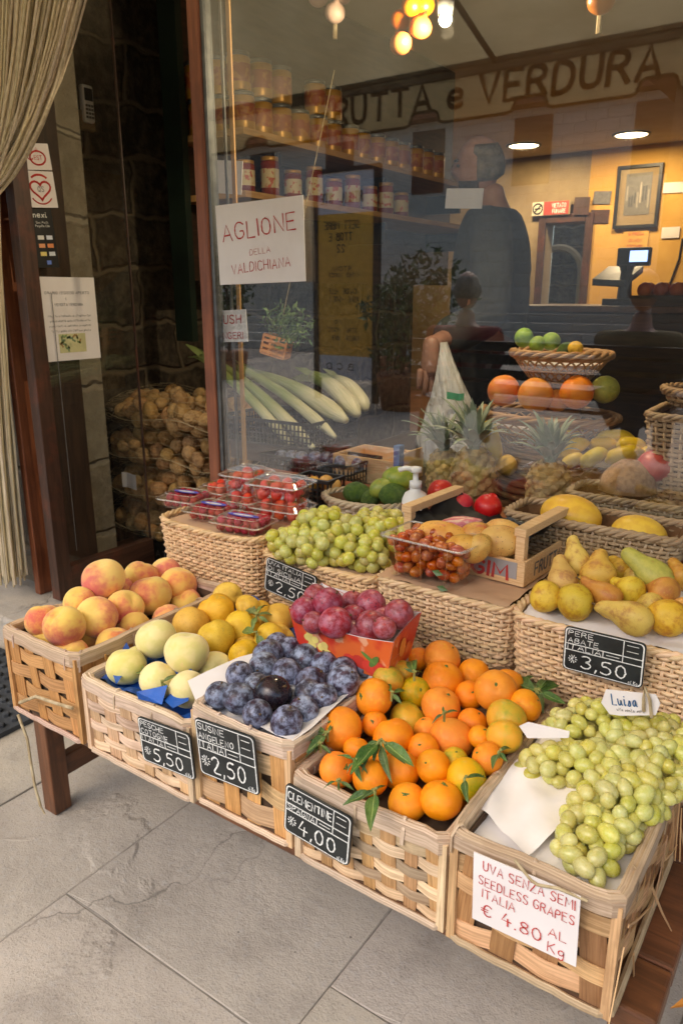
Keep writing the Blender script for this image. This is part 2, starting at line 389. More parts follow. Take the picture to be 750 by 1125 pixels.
def awning_mat(name, k, c1=rgb(206, 190, 148), c2=rgb(184, 168, 126)):
    t = NT(name); v = t.coord('Object', rnd=False)
    col = t.mix(t.ramp(t.noise(v, 3, 4), 0, 1), c1, c2)
    d = t.n('ShaderNodeBsdfDiffuse'); tr = t.n('ShaderNodeBsdfTranslucent'); t.l(col, d.inputs[0]); t.l(col, tr.inputs[0])
    m = t.n('ShaderNodeMixShader'); m.inputs[0].default_value = k; t.l(d.outputs[0], m.inputs[1]); t.l(tr.outputs[0], m.inputs[2]); t.l(m.outputs[0], t.out.inputs[0]); MATS[name] = t.m
awning_mat('awning_cloth', .5); awning_mat('valance_cloth', .55, rgb(216, 210, 188), rgb(204, 198, 176))
def pane_mat(name, base_refl, tint, boost=1.0, rough=0.0, smear=False):
    t = NT(name); fr = t.n('ShaderNodeFresnel'); gm = t.n('ShaderNodeNewGeometry'); t.l(t.math('MULTIPLY_ADD', gm.outputs['Backfacing'], 1/1.5-1.5, 1.5), fr.inputs[0])
    f = t.math('MULTIPLY_ADD', fr.outputs[0], boost, base_refl)
    tp = t.n('ShaderNodeBsdfTransparent'); tp.inputs[0].default_value = tint
    g = t.n('ShaderNodeBsdfGlossy'); g.inputs['Roughness'].default_value = rough; g.inputs[0].default_value = (1, .985, .95, 1)
    m = t.n('ShaderNodeMixShader'); t.l(f, m.inputs[0]); t.l(tp.outputs[0], m.inputs[1]); t.l(g.outputs[0], m.inputs[2]); last = m.outputs[0]
    if smear:      # a thin film of dust and wiping marks on the pane
        v = t.coord('Object', (1, 1, 1), rnd=False); d = t.n('ShaderNodeBsdfDiffuse'); d.inputs[0].default_value = (.6, .6, .57, 1)
        k = t.math('ADD', t.ramp(t.noise(v, 2.2, 5, .6), .002, .018, .4, .8), t.ramp(t.noise(v, 160, 2), 0, .03, .66, .8))
        m2 = t.n('ShaderNodeMixShader'); t.l(k, m2.inputs[0]); t.l(last, m2.inputs[1]); t.l(d.outputs[0], m2.inputs[2]); last = m2.outputs[0]
    t.l(last, t.out.inputs[0]); MATS[name] = t.m
pane_mat('window_glass', .052, (.985, .99, .985, 1), 1.2, 0, True)
pane_mat('door_glass', .0, (.97, .98, .97, 1), .8, 0, True)
pane_mat('clear_plastic', .05, (.985, .985, .985, 1), .9, .16)
def bag_mat():
    t = NT('thin_bag'); tp = t.n('ShaderNodeBsdfTransparent'); d = t.n('ShaderNodeBsdfPrincipled'); d.inputs['Base Color'].default_value = (.85, .85, .82, 1); d.inputs['Roughness'].default_value = .35
    v = t.coord('Object', (1, 1, .25), rnd=False); nz = t.noise(v, 26, 4, .6, 1.0)
    t.l(t.bump(nz, .8, .02), d.inputs['Normal'])
    m = t.n('ShaderNodeMixShader'); t.l(t.ramp(nz, .55, .92, .3, .7), m.inputs[0]); t.l(tp.outputs[0], m.inputs[1]); t.l(d.outputs[0], m.inputs[2]); t.l(m.outputs[0], t.out.inputs[0]); MATS['thin_bag'] = t.m
bag_mat()
def emit(name, col, s):
    t = NT(name); e = t.n('ShaderNodeEmission'); e.inputs[0].default_value = col; e.inputs[1].default_value = s; t.l(e.outputs[0], t.out.inputs[0]); MATS[name] = t.m
emit('lamp_glow', (1, .78, .45, 1), 6.0); emit('bulb_glow', (1, .86, .62, 1), 22.0); emit('screen_blue', (.35, .5, 1, 1), 1.4)
# ------------------------------------------------------------------ ground
mb = MB(); mb.box((-60, -60, -.3), (60, 1.44, -.003))
struct(mb.build('street', 'grout'))
mb = MB()
edges = [-9, -8.4, -7.7, -7.1, -6.4, -5.8, -5.2, -4.6, -4.05, -3.5, -3.0, -2.45, -1.95, -1.44, -1.1, -.57, -.08, .4, .9, 1.5, 2.1, 2.8, 3.5]
for xa, xb in zip(edges, edges[1:]):
    y = -9.0-random.random(); br = []
    while y < 1.43:
        L = random.uniform(.7, 1.35)
        if xa == -1.1: L = {True: 1.02}.get(False, random.uniform(.8, 1.1))
        y1 = min(y+L, 1.438)
        if 1.438-y1 < .25: y1 = 1.438
        g = .0009; k = random.uniform(.94, 1.03); dz = random.uniform(-.002, .002)
        c = (k, k*random.uniform(.985, 1.0), k*random.uniform(.95, 1.0)); b_ = .0014
        x0, x1, ya, yb = xa+g, xb-g, y+g, y1-g
        # slightly wavering, chipped outline
        def side(p, q, n): return [(p[0]+(q[0]-p[0])*i/n, p[1]+(q[1]-p[1])*i/n) for i in range(n)]
        ol = side((x0, ya), (x1, ya), 6)+side((x1, ya), (x1, yb), 12)+side((x1, yb), (x0, yb), 6)+side((x0, yb), (x0, ya), 12)
        cx, cy = (x0+x1)/2, (ya+yb)/2
        top = []; mid = []; low = []
        for (px_, py_) in ol:
            w = random.uniform(0, .0022)+(random.uniform(.006, .016) if random.random() < .05 else 0)
            dx, dy = cx-px_, cy-py_; d = math.hypot(dx, dy); sx, sy = dx/d*w, dy/d*w
            low.append(Vector((px_, py_, -.05))); mid.append(Vector((px_+sx*.3, py_+sy*.3, -b_+dz))); top.append(Vector((px_+sx+dx/d*b_, py_+sy+dy/d*b_, dz)))
        n = len(ol); vs = low+mid+top
        fs = [(i, (i+1) % n, n+(i+1) % n, n+i) for i in range(n)]+[(n+i, n+(i+1) % n, 2*n+(i+1) % n, 2*n+i) for i in range(n)]+[tuple(range(2*n, 3*n))]
        mb.add(vs, fs, c); y = y1
struct(mb.build('pavement', 'pavement'))
mb = MB(); mb.box((-3.4, 1.2, -.05), (-1.5, 1.72, .085)); o = mb.build('step', 'pavement'); struct(bevel(o, .012))
# ------------------------------------------------------------------ the shop
YG = 1.45
shop = thing('shop_building', 'greengrocer shop with stone walls, a brown wooden window post and a lit yellow back room', 'shop', (-1.4, 1.45, 0))
def part(mb_, name, mat, parent=shop, smooth=False, bev=0):
    wm = parent.matrix_world if False else None
    p = parent; off = Vector((0, 0, 0))
    while p: off += Vector(p.location); p = p.parent
    mb_.v = [tuple(Vector(q)-off) for q in mb_.v]
    o = mb_.build(name, mat, parent, smooth)
    if bev: bevel(o, bev)
    return o
def boxpart(a, b, name, mat, parent=shop, bev=0):
    m = MB(); m.box(a, b); return part(m, name, mat, parent, bev=bev)
ZC = 2.35
boxpart((-6.0, 1.46, -.2), (3.0, 7.6, .05), 'floor', 'terracotta_floor')
boxpart((-6.0, 1.46, ZC), (3.0, 7.6, ZC+.2), 'ceiling', 'ceiling_paint')
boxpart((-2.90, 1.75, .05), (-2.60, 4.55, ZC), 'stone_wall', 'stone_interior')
boxpart((-6.0, 4.25, .05), (-2.902, 4.55, ZC), 'inner_wall', 'plaster_beige')
boxpart((-6.2, 4.55, .05), (-6.0, 7.4, ZC), 'inner_wall', 'plaster_beige')
boxpart((2.8, 1.75, .05), (3.0, 7.4, ZC), 'inner_wall', 'plaster_yellow')
YB = 7.4
dl, dr = at(594, 330, Y=YB).x, at(636, 330, Y=YB).x; dz = at(600, 246, Y=YB).z
boxpart((-6.2, YB, .05), (dl, YB+.2, ZC), 'back_wall', 'plaster_beige')
boxpart((dl, YB, dz), (dr, YB+.2, ZC), 'back_wall', 'plaster_beige')
boxpart((dr, YB, .05), (3.0, YB+.2, ZC), 'back_wall', 'plaster_yellow')
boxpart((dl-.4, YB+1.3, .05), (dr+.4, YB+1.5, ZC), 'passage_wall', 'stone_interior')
m = MB(); m.box((dl-.07, YB-.03, .05), (dl, YB+.02, dz+.08)); m.box((dr, YB-.03, .05), (dr+.07, YB+.02, dz+.08)); m.box((dl, YB-.03, dz), (dr, YB+.02, dz+.08)); part(m, 'inner_door_frame', 'frame_wood_dark', bev=.006)
# arched niche seen through the doorway
ax, az = at(612, 300, Y=YB+1.25).x, at(612, 300, Y=YB+1.25).z
m = MB(); pts = [Vector((ax+math.cos(PI*i/14)*.27, YB+1.24, az+math.sin(PI*i/14)*.27)) for i in range(15)]; m.tube([Vector((ax+.27, YB+1.24, .4))]+pts+[Vector((ax-.27, YB+1.24, .4))], .04, 6); part(m, 'arch_moulding', 'plaster_beige')
# facade
boxpart((-9.0, YG, 0), (-2.288, YG+.3, 3.4), 'facade_wall', 'stone_facade')
boxpart((-2.287, YG+.01, 2.30), (6.0, YG+.3, 3.4), 'lintel_wall', 'stone_facade')
boxpart((1.3, YG, 0), (6.0, YG+.3, 2.30), 'facade_wall', 'stone_facade')
boxpart((-1.40, YG+.005, 0), (1.3, YG+.10, .60), 'sill_wall', 'frame_wood_dark')
boxpart((-1.38, YG-.012, .60), (1.3, YG+.10, .635), 'window_sill', 'frame_wood', bev=.004)
boxpart((-9.0, 1.75, 2.55), (6.0, 7.6, 3.4), 'upper_floor', 'stone_facade')
# window post: reddish wood with a paler inner bead
pb = at(244, 540, Y=YG)
boxpart((-1.452, YG-.012, .05), (-1.414, YG+.02, 2.30), 'window_post', 'frame_wood', bev=.004)
m = MB(); m.box((-1.4135, YG-.006, .635), (-1.403, YG+.015, 2.30)); part(m, 'window_bead', 'grey_metal')
m = MB(); m.box((-1.403, YG-.002, .635), (1.3, YG+.004, 2.30)); part(m, 'window_pane', 'window_glass')
# plastic sealing strips just inside the pane
for px in (243, 254, 262):
    x = at(px, 300, Y=YG+.06).x; w = .0035 if px != 262 else .006
    m = MB(); m.box((x-w, YG+.055, .64), (x+w, YG+.06, 2.29)); part(m, 'sealing_strip', 'shelf_wood' if px == 262 else 'grey_metal')
# door jamb and the door leaf folded back into the shop
jx = at(40, 600, Y=1.42).x
m = MB(); m.box((-2.286, 1.385, .086), (-2.256, 1.449, 2.30)); part(m, 'door_jamb', 'frame_wood', bev=.004)
m = MB(); m.box((-2.286, 1.452, .086), (-2.205, 1.60, 2.29)); part(m, 'jamb_return', 'counter_wood')
m = MB(); DX = -2.153
m.box((DX-.022, 1.38, .095), (DX+.022, 1.434, 2.25)); m.box((DX-.020, 1.434, .095), (DX+.020, 1.80, .205)); m.box((DX-.020, 1.434, 2.16), (DX+.020, 1.80, 2.25)); m.box((DX-.006, 1.80, .095), (DX+.006, 1.804, 2.25))
door = part(m, 'door', 'frame_wood_dark', bev=.004)
m = MB(); m.box((DX-.003, 1.434, .205), (DX+.003, 1.80, 2.16)); part(m, 'door_pane', 'door_glass', door)
m = MB(); m.tube([(DX+.012, 1.475, 1.1), (DX+.012, 1.47, .25)], .0012, 5); part(m, 'pull_cord', 'grey_ink', door)
# tall dark cabinet end in the entrance
m = MB(); m.box((-2.285, 2.12, .92), (-2.195, 2.15, 2.34))
o = part(m, 'cabinet_side', 'dark_green_paint')
# display ledge behind the glass
m = MB(); m.box((-1.39, 1.56, .57), (1.2, 2.45, .60)); 
ledge = thing('display_ledge', 'dark wooden display ledge behind the shop window under the pineapples and bowls', 'ledge', (-.3, 1.9, .05))
part(m, 'board', 'counter_wood', ledge)
for x in (-1.35, -.3, 1.1): boxpart((x, 1.6, .05), (x+.05, 2.4, .568), 'support', 'counter_wood', ledge)
# wall shelves with jars
for si, (z, ya, yb) in enumerate(((1.66, 2.16, 4.4), (1.455, 2.16, 4.4))):
    lab = ('upper pale wood shelf lined with tins and jars on the left shop wall', 'lower pale wood shelf below the tins on the left shop wall')[si]
    sh = thing('wall_shelf', lab, 'shelf', (-2.2, 3.2, z), 'shelves on the left shop wall')
    m = MB(); m.box((-2.268, ya, z-.022), (-1.93, yb, z)); part(m, 'shelf_board', 'shelf_wood', sh)
    for y in (2.5, 3.3, 4.1): boxpart((-2.268, y, z-.12), (-2.06, y+.02, z-.0225), 'bracket', 'black_metal', sh)
m = MB(); m.box((-2.29, 2.152, 1.15), (-2.27, 4.4, 2.34)); part(m, 'shelf_back', 'counter_wood')
# ceiling lamps
for (px, py, ly, nm) in ((575, 161, 6.55, 'left'), (693, 149, 6.6, 'right')):
    p = at(px, py, Z=2.335); 
    lp = thing('ceiling_lamp', 'round warm ceiling lamp above the '+('framed picture' if nm == 'right' else 'no smoking sign'), 'lamp', p, 'round ceiling lamps')
    m = MB(); m.lathe([(.13, .012), (.13, .0), (.15, 0), (.15, .012)], 28, (0, 0, 0), cap=False); m.build('lamp_ring', 'grey_metal', lp, True)
    m = MB(); m.lathe([(.125, .004), (.0, .003)], 28, cap=False); m.build('lamp_disc', 'lamp_glow', lp)
    ld = bpy.data.lights.new('lamp_light', 'AREA'); ld.shape = 'DISK'; ld.size = .24; ld.energy = 11; ld.color = (1, .74, .42); lo = bpy.data.objects.new('lamp_light', ld); COL.objects.link(lo); lo.parent = lp; lo.location = (0, 0, -.012)
p = at(489, 17, Y=1.66)
lp = thing('spot_bulb', 'small bright spot bulb hanging inside the window beside the golden onions', 'bulb', p)
m = MB(); m.sphere((0, 0, -.008), .014, 14, 10); m.build('bulb', 'bulb_glow', lp, True)
m = MB(); m.lathe([(.016, .0), (.02, .05), (.006, .06)], 16); m.tube([(0, 0, .05), (0, 0, ZC-p.z)], .003, 6); m.build('socket', 'grey_metal', lp, True)
ld = bpy.data.lights.new('bulb_light', 'POINT'); ld.energy = 11; ld.shadow_soft_size = .014; ld.color = (1, .8, .52); lo = bpy.data.objects.new('bulb_light', ld); COL.objects.link(lo); lo.parent = lp; lo.location = (0, 0, -.03)
# counter, scale, framed picture, notices
ct = thing('shop_counter', 'dark wooden counter in front of the yellow wall carrying the scale', 'counter', (-.6, 5.1, .05))
m = MB(); m.box((-1.95, 4.7, .05), (1.5, 5.5, .99)); part(m, 'counter_body', 'counter_wood', ct)
m = MB(); m.box((-2.0, 4.66, .992), (1.55, 5.55, 1.03)); part(m, 'counter_top', 'table_wood', ct, bev=.004)
def flat_panel(name, lab, cat, corners_px, plane, mat, thick=.004, nrm=None, group=None, draw=None, rounded=0):
    """rectangle lying in a vertical plane; corners (TL,TR,BR,BL) in photo pixels give its real place and size"""
    P = [at(a, b, **plane) for a, b in corners_px]
    c = sum(P, Vector())/4
    X = vn((P[1]+P[2])-(P[0]+P[3])); Yv = (P[0]+P[1])-(P[2]+P[3]); Yv = vn(Yv-X*Yv.dot(X)); N = X.cross(Yv)
    w = ((P[1]-P[0]).length+(P[2]-P[3]).length)/2; h = ((P[0]-P[3]).length+(P[1]-P[2]).length)/2
    return panel(name, lab, cat, c, X, Yv, N, w, h, mat, thick, group, draw, rounded)
def panel(name, lab, cat, c, X, Yv, N, w, h, mat, thick=.004, group=None, draw=None, rounded=0, curl=0):
    root = None
    m = MB()
    if rounded:
        ol = []
        for sx, sy, a0 in ((1, 1, 0), (-1, 1, 90), (-1, -1, 180), (1, -1, 270)):
            for k in range(5):
                a = R(a0+k*22.5); ol.append(X*(sx*(w/2-rounded)+math.cos(a)*rounded)+Yv*(sy*(h/2-rounded)+math.sin(a)*rounded))
        n = len(ol); vs = [p+N*thick/2 for p in ol]+[p-N*thick/2 for p in ol]
        m.add(vs, [tuple(range(n)), tuple(reversed(range(n, 2*n)))]+[(i, n+i, n+(i+1) % n, (i+1) % n) for i in range(n)])
    elif curl:
        def fn(u, v): return X*((u-.5)*w)+Yv*((v-.5)*h)+N*(curl*((1-v)**2*(.4+.6*u)+.25*math.sin(u*5+v*3)*.5))
        m.grid(9, 9, fn)
    else: m.obox(Vector(), X, Yv, N, w/2, h/2, thick/2)
    o = m.build(name, mat, None, bool(curl)); o.location = c; tag(o, lab, cat, group)
    if draw: draw(o, X, Yv, N, w, h, thick)
    return o
def ink(o, name, mat, fn):
    m = MB(); fn(m); return m.build(name, mat, o)
# ------------------------------------------------------------------ notices on glass and wall
def lines_of(o, name, mat, rows, X, Yv, N, w, h, th, wob=.2, stroke=.1):
    """rows: (text, x0 fraction, baseline fraction from the top, cap height fraction, width fraction or None)"""
    m = MB()
    for txt, fx, fy, fh, fw in rows:
        write(m, txt, X*(w*(fx-.5))+Yv*(h*(.5-fy))+N*(th/2+.0008), X, Yv, N, h*fh, h*fh*stroke, wob=wob, width=(w*fw if fw else None))
    return m.build(name, mat, o)
def d_aglione(o, X, Yv, N, w, h, th):
    X2 = vn(X+Yv*.06); Y2 = vn(Yv-X*.06)
    lines_of(o, 'lettering', 'red_ink', [('AGLIONE', .08, .42, .2, .84), ('DELLA', .38, .64, .07, .24), ('VALDICHIANA', .15, .84, .115, .68)], X2, Y2, N, w, h, th, .22, .085)
flat_panel('paper_notice', 'white paper hung in the window reading AGLIONE DELLA VALDICHIANA in red', 'notice', [(238, 226), (334, 214), (335, 309), (241, 313)], dict(Y=1.436), 'white_paper', .0015, draw=d_aglione)
def d_push(o, X, Yv, N, w, h, th):
    lines_of(o, 'lettering', 'red_ink', [('USH', .08, .42, .26, .7), ('NGERI', .02, .9, .2, .8)], X, Yv, N, w, h, th, .05, .14)
flat_panel('paper_notice', 'small pale notice beside the window post with cropped red letters under the AGLIONE paper', 'notice', [(244, 341), (271, 340), (272, 375), (245, 376)], dict(Y=1.468), 'white_paper', .0015, draw=d_push)
flat_panel('paper_notice', 'blank white card on the glass in front of the standing man', 'card', [(489, 207), (530, 207), (530, 229), (490, 229)], dict(Y=1.46), 'white_paper', .0015)
flat_panel('paper_notice', 'pale blue paper sheet high beside the window post above the AGLIONE paper', 'notice', [(237, 176), (266, 177), (266, 214), (238, 212)], dict(Y=1.62), 'white_paper', .0015)
DXP = dict(X=DX+.006)
def d_seal(o, X, Yv, N, w, h, th):
    m = MB(); c = N*(th/2+.0008)-Yv*h*.05
    ring = [c+X*(math.cos(a)*w*.3)+Yv*(math.sin(a)*h*.26) for a in [2*PI*i/20 for i in range(20)]]
    m.tube(ring, w*.03, 4, closed=True); m.build('red_ring', 'red_ink', o)
    lines_of(o, 'lettering', 'red_ink', [('C', .1, .62, .34, .2), ('EST', .36, .62, .16, .3), ('A', .42, .3, .14, .14)], X, Yv, N, w, h, th, .15, .14)
def d_heart(o, X, Yv, N, w, h, th):
    m = MB(); c = N*(th/2+.0008)+Yv*h*.0
    def hp(t): return c+X*(w*.021*16*math.sin(t)**3)+Yv*(h*.018*(13*math.cos(t)-5*math.cos(2*t)-2*math.cos(3*t)-math.cos(4*t)))
    m.tube([hp(2*PI*i/28) for i in range(28)], w*.03, 4, closed=True)
    m.tube([c+X*(w*.36*math.cos(a))-Yv*h*.1+Yv*(h*.3*math.sin(a)) for a in [PI+.5+(PI-1)*i/10 for i in range(11)]], w*.02, 4)
    m.tube([c+X*(w*.3*math.cos(a))+Yv*(h*.2+h*.2*math.sin(a)) for a in [.6+(PI-1.2)*i/10 for i in range(11)]], w*.03, 4); m.build('red_heart', 'red_ink', o)
    lines_of(o, 'lettering', 'grey_ink', [('QS', .4, .56, .14, .2)], X, Yv, N, w, h, th, .1, .14)
flat_panel('door_sticker', 'small white sticker with a red ring and crown on the dark door glass, uppermost', 'sticker', [(26, 157), (54, 158), (56, 187), (28, 186)], DXP, 'white_paper', .0012, draw=d_seal)
flat_panel('door_sticker', 'white sticker with a red heart on the dark door glass', 'sticker', [(26, 187), (59, 189), (63, 228), (30, 228)], DXP, 'white_paper', .0012, draw=d_heart)
def d_cards(o, X, Yv, N, w, h, th):
    lines_of(o, 'lettering', 'chalk', [('nexi', .12, .14, .09, .6), ('Qui puoi', .2, .24, .035, .55), ('pagare con', .15, .3, .035, .65)], X, Yv, N, w, h, th, .04, .16)
    m = MB(); cols = [(.8, .8, .75), (.7, .75, .85), (.8, .35, .15), (.85, .3, .1), (.8, .65, .2), (.75, .8, .85), (.15, .25, .7)]
    for k, (fx, fy) in enumerate([(.2, .48), (.6, .48), (.2, .62), (.6, .62), (.22, .76), (.62, .76), (.42, .91)]):
        m.obox(X*(w*(fx-.38))+Yv*(h*(.5-fy))+N*(th/2+.0006), X, Yv, N, w*.14 if k < 6 else w*.1, h*.035, .0004, cols[k])
    m.build('card_logos', 'paint', o)
flat_panel('door_sticker', 'black card payment sticker with small coloured card logos on the door glass', 'sticker', [(35, 230), (59, 230), (63, 294), (40, 294)], DXP, 'black_plastic', .0012, draw=d_cards)
def d_letter(o, X, Yv, N, w, h, th):
    lines_of(o, 'lettering', 'grey_ink', [('ORARIO NEGOZIO APERTO', .1, .2, .03, .78), ('E', .45, .27, .025, None), ('VENDITA VERDURA', .25, .34, .03, .5), ('frutta e verdura di stagione ogni', .12, .47, .02, .76), ('giorno aperto dalle otto alle sette', .14, .53, .02, .72), ('siamo lieti di servirvi in negozio', .12, .59, .02, .74), ('tutti i giorni con cortesia grazie', .15, .65, .02, .7)], X, Yv, N, w, h, th, .08, .14)
    m = MB(); c = -Yv*h*.29+N*(th/2+.0006); m.obox(c, X, Yv, N, w*.24, h*.115, .0003, (.62, .58, .3))
    for k in range(22):
        p = c+X*random.uniform(-.2, .2)*w+Yv*random.uniform(-.09, .09)*h+N*.0005; a = random.uniform(0, 6)
        m.obox(p, X*math.cos(a)+Yv*math.sin(a), Yv*math.cos(a)-X*math.sin(a), N, w*.035, h*.012, .0002, random.choice([(.25, .33, .12), (.4, .25, .1), (.5, .5, .25), (.2, .28, .15)]))
    m.build('printed_picture', 'paint', o)
flat_panel('paper_notice', 'white typed sheet with a small plant picture taped to the door glass', 'notice', [(41, 305), (104, 304), (110, 394), (50, 397)], DXP, 'white_paper', .0012, draw=d_letter)
# cordless phone in its wall cradle
p = at(92, 122, X=-2.59)
ph = thing('cordless_phone', 'pale cordless phone hanging in a cradle on the dark stone wall', 'phone', p)
S = 1.06; m = MB(); m.box((0, -.034, -.07), (.022, .034, .0)); bevel(m.build('cradle', 'plaster_beige', ph), .006)
m = MB(); m.box((.008, -.025, -.045), (.036, .025, .085)); bevel(m.build('handset', 'white_plastic', ph), .009)
m = MB(); m.box((.0362, -.018, .03), (.0372, .018, .072)); m.build('screen', 'black_plastic', ph)
m = MB(); [m.box((.0362, -.017+c*.0125, -.03+r_*.013), (.038, -.008+c*.0125, -.022+r_*.013)) for c in range(3) for r_ in range(4)]; m.build('keypad', 'grey_metal', ph)
# tins and jars on the shelves
jarl = 0
def jar(loc, r, h, kind, lab):
    o = thing('food_jar' if kind else 'food_tin', lab, 'jar' if kind else 'tin', loc, 'jars and tins on the wall shelves')
    m = MB(); m.lathe([(r*.96, 0), (r, .004), (r, h*.86), (r*.9, h*.9)], 14); m.build('body', 'jar_red' if kind else 'tin_yellow', o, True)
    m = MB(); m.lathe([(r*1.012, h*.22), (r*1.012, h*.7)], 14, cap=False); m.build('label', 'tin_label_red' if not kind else 'tin_label_cream', o, True)
    m = MB(); m.lathe([(r*.93, h*.9), (r*.95, h*.905), (r*.95, h), (r*.9, h*1.01)], 14); m.build('lid', 'tin_yellow' if kind else 'grey_metal', o, True)
    return o
simple('tin_yellow', rgb(200, 150, 60), rgb(180, 130, 44), 20, .35, Metallic=.3); simple('tin_label_red', rgb(160, 84, 50), rgb(186, 128, 66), 40, .5, lo=.5, hi=.6)
simple('jar_red', rgb(120, 34, 20), rgb(150, 60, 24), 20, .15); simple('tin_label_cream', rgb(214, 196, 150), rgb(190, 90, 60), 50, .6, lo=.55, hi=.6)
for k in range(20):
    y = 2.22+(k//3 if k < 9 else k-6)*.112
    for lay in range(2 if k in (0, 1, 2, 3, 4, 5, 6, 7, 10, 11) else 1):
        jar((-1.99-(.105*(k % 3) if k < 9 else 0)+random.uniform(-.01, .01), y, 1.661+lay*.126), .044, .122, 0, 'yellow tin with a red label '+('stacked on another on the upper shelf' if lay else 'standing in the row on the upper shelf'))
for k in range(9):
    y = 2.24+k*.14; jar((-2.0, y, 1.456), .036, .11+.03*(k % 2), 1, 'red preserve jar standing in the row on the lower shelf')
# hanging onion and garlic braids
simple('onion_gold', rgb(196, 112, 40), rgb(170, 84, 28), 5, .35, vary=(.01, .1, .05)); simple('garlic_pink', rgb(196, 150, 130), rgb(220, 190, 170), 5, .5); simple('twine', rgb(190, 172, 136), rgb(160, 140, 104), 60, .9)
def onion(u):
    t = math.acos(max(-1, min(1, u.z))); k = .86+.14*math.sin(t)
    return Vector((u.x*k, u.y*k, u.z*.92+(.5*max(0, 1-t/.35)**2)))
def braid(lab, mat, spots, name, Y):
    p0 = at(*spots[0][:2], Y=Y); rt = thing(name, lab, 'braid', p0)
    m = MB(); top = p0.copy(); m.tube([Vector((0, 0, ZC-p0.z)), Vector((.004, 0, .2)), Vector((0, .0, -.06))], .006, 6); m.build('cord', 'twine', rt)
    for k, (px, py, d) in enumerate(spots):
        q = at(px, py, Y=Y+(-.02, .015, 0)[k % 3]); rr = d*(q-Vector((0, 0, CH))).length/FPX/2*.95
        m = MB(); m.sphere((0, 0, 0), rr, 14, 10, onion, rot=Euler((random.uniform(-.6, .6), random.uniform(-.6, .6), 0)).to_matrix()); o = m.build('bulb', mat, rt, True); o.location = q-p0
braid('braid of golden onions hanging on cord at the top of the window', 'onion_gold', [(452, 6, 20), (440, 22, 20), (462, 30, 22), (440, 48, 22), (466, 6, 20), (447, -14, 22), (462, -30, 22)], 'onion_braid', 1.72)
braid('pinkish garlic bunch hanging at the top left of the window', 'garlic_pink', [(368, 14, 20), (350, -4, 20), (376, -6, 18), (362, -20, 22)], 'garlic_braid', 1.8)
braid('single golden onion string hanging at the top right of the window', 'onion_gold', [(660, 0, 26), (668, -20, 26), (652, -24, 26)], 'onion_braid', 1.72)
# back room: framed picture, no smoking sign, notices, scale
def d_frame(o, X, Yv, N, w, h, th):
    m = MB(); f = w*.07
    for s in (-1, 1):
        m.obox(X*(s*(w/2-f/2))+N*.012, X, Yv, N, f/2, h/2, .012); m.obox(Yv*(s*(h/2-f/2))+N*.012, X, Yv, N, w/2-f, f/2, .012)
    m.build('picture_frame', 'black_plastic', o)
    m = MB(); m.obox(N*(th/2+.002)+Yv*h*.04, X, Yv, N, w*.29, h*.33, .001, (.16, .15, .13))
    for k in range(9): m.obox(N*(th/2+.004)+X*(w*(-.24+k*.06))+Yv*(h*random.uniform(-.1, .12)), X, Yv, N, w*.018, h*random.uniform(.08, .2), .001, random.choice([(.3, .27, .22), (.4, .35, .28), (.08, .08, .08)]))
    m.build('print', 'paint', o)
flat_panel('framed_picture', 'black framed picture with a dark print on the yellow wall', 'picture', [(678, 183), (727, 179), (723, 249), (674, 252)], dict(Y=YB-.01), 'plaster_beige', .01, draw=d_frame)
def d_nosmoke(o, X, Yv, N, w, h, th):
    m = MB(); c = -X*w*.34+N*(th/2+.002)
    m.obox(c, X, Yv, N, w*.15, h*.48, .001, (.75, .68, .5)); m.obox(X*w*.14+N*(th/2+.002), X, Yv, N, w*.32, h*.46, .001, (.45, .05, .03)); m.build('colour_fields', 'paint', o)
    m = MB(); m.tube([c+N*.004+X*math.cos(a)*h*.36+Yv*math.sin(a)*h*.36 for a in [2*PI*i/20 for i in range(20)]], h*.05, 4, closed=True); m.tube([c+N*.004+(X+Yv)*h*.24, c+N*.004-(X+Yv)*h*.24], h*.05, 4)
    m.obox(c+N*.003, X, Yv, N, h*.22, h*.05, .001); m.build('no_smoking_symbol', 'dark_ink', o)
    lines_of(o, 'lettering', 'chalk', [('VIETATO', .53, .46, .28, .36), ('FUMARE', .55, .86, .28, .34)], X, Yv, N, w, h, th+.006, .03, .18)
flat_panel('no_smoking_sign', 'red VIETATO FUMARE no smoking sign above the dark inner doorway', 'sign', [(584, 222), (626, 220), (626, 235), (584, 238)], dict(Y=YB-.05), 'plaster_beige', .006, draw=d_nosmoke)
flat_panel('wall_card', 'small dark postcard upper of two beside the framed picture', 'postcard', [(652, 210), (671, 210), (670, 224), (651, 224)], dict(Y=YB-.01), 'grey_ink', .004)
flat_panel('wall_card', 'small dark postcard lower of two beside the framed picture', 'postcard', [(649, 231), (669, 230), (668, 245), (648, 245)], dict(Y=YB-.01), 'frame_wood_dark', .004)
flat_panel('wall_card', 'small brown picture beside the no smoking sign over the doorway', 'postcard', [(631, 217), (648, 216), (646, 236), (629, 236)], dict(Y=YB-.045), 'frame_wood_dark', .006)
def d_red3(o, X, Yv, N, w, h, th): lines_of(o, 'lettering', 'red_ink', [('SI PREGA', .2, .3, .13, .6), ('DI NON', .25, .6, .13, .5), ('TOCCARE', .2, .88, .13, .6)], X, Yv, N, w, h, th, .05, .16)
flat_panel('paper_notice', 'yellowish notice with red lines below the framed picture', 'notice', [(684, 252), (712, 251), (711, 275), (683, 275)], dict(Y=YB-.01), 'plaster_yellow', .003, draw=d_red3)
flat_panel('paper_notice', 'white sheet on the yellow wall at the right edge, higher one', 'notice', [(728, 201), (760, 199), (760, 211), (728, 212)], dict(Y=YB-.01), 'white_paper', .003)
flat_panel('paper_notice', 'white sheet on the yellow wall at the right edge, lower one', 'notice', [(726, 250), (746, 249), (746, 261), (726, 262)], dict(Y=YB-.01), 'white_paper', .003)
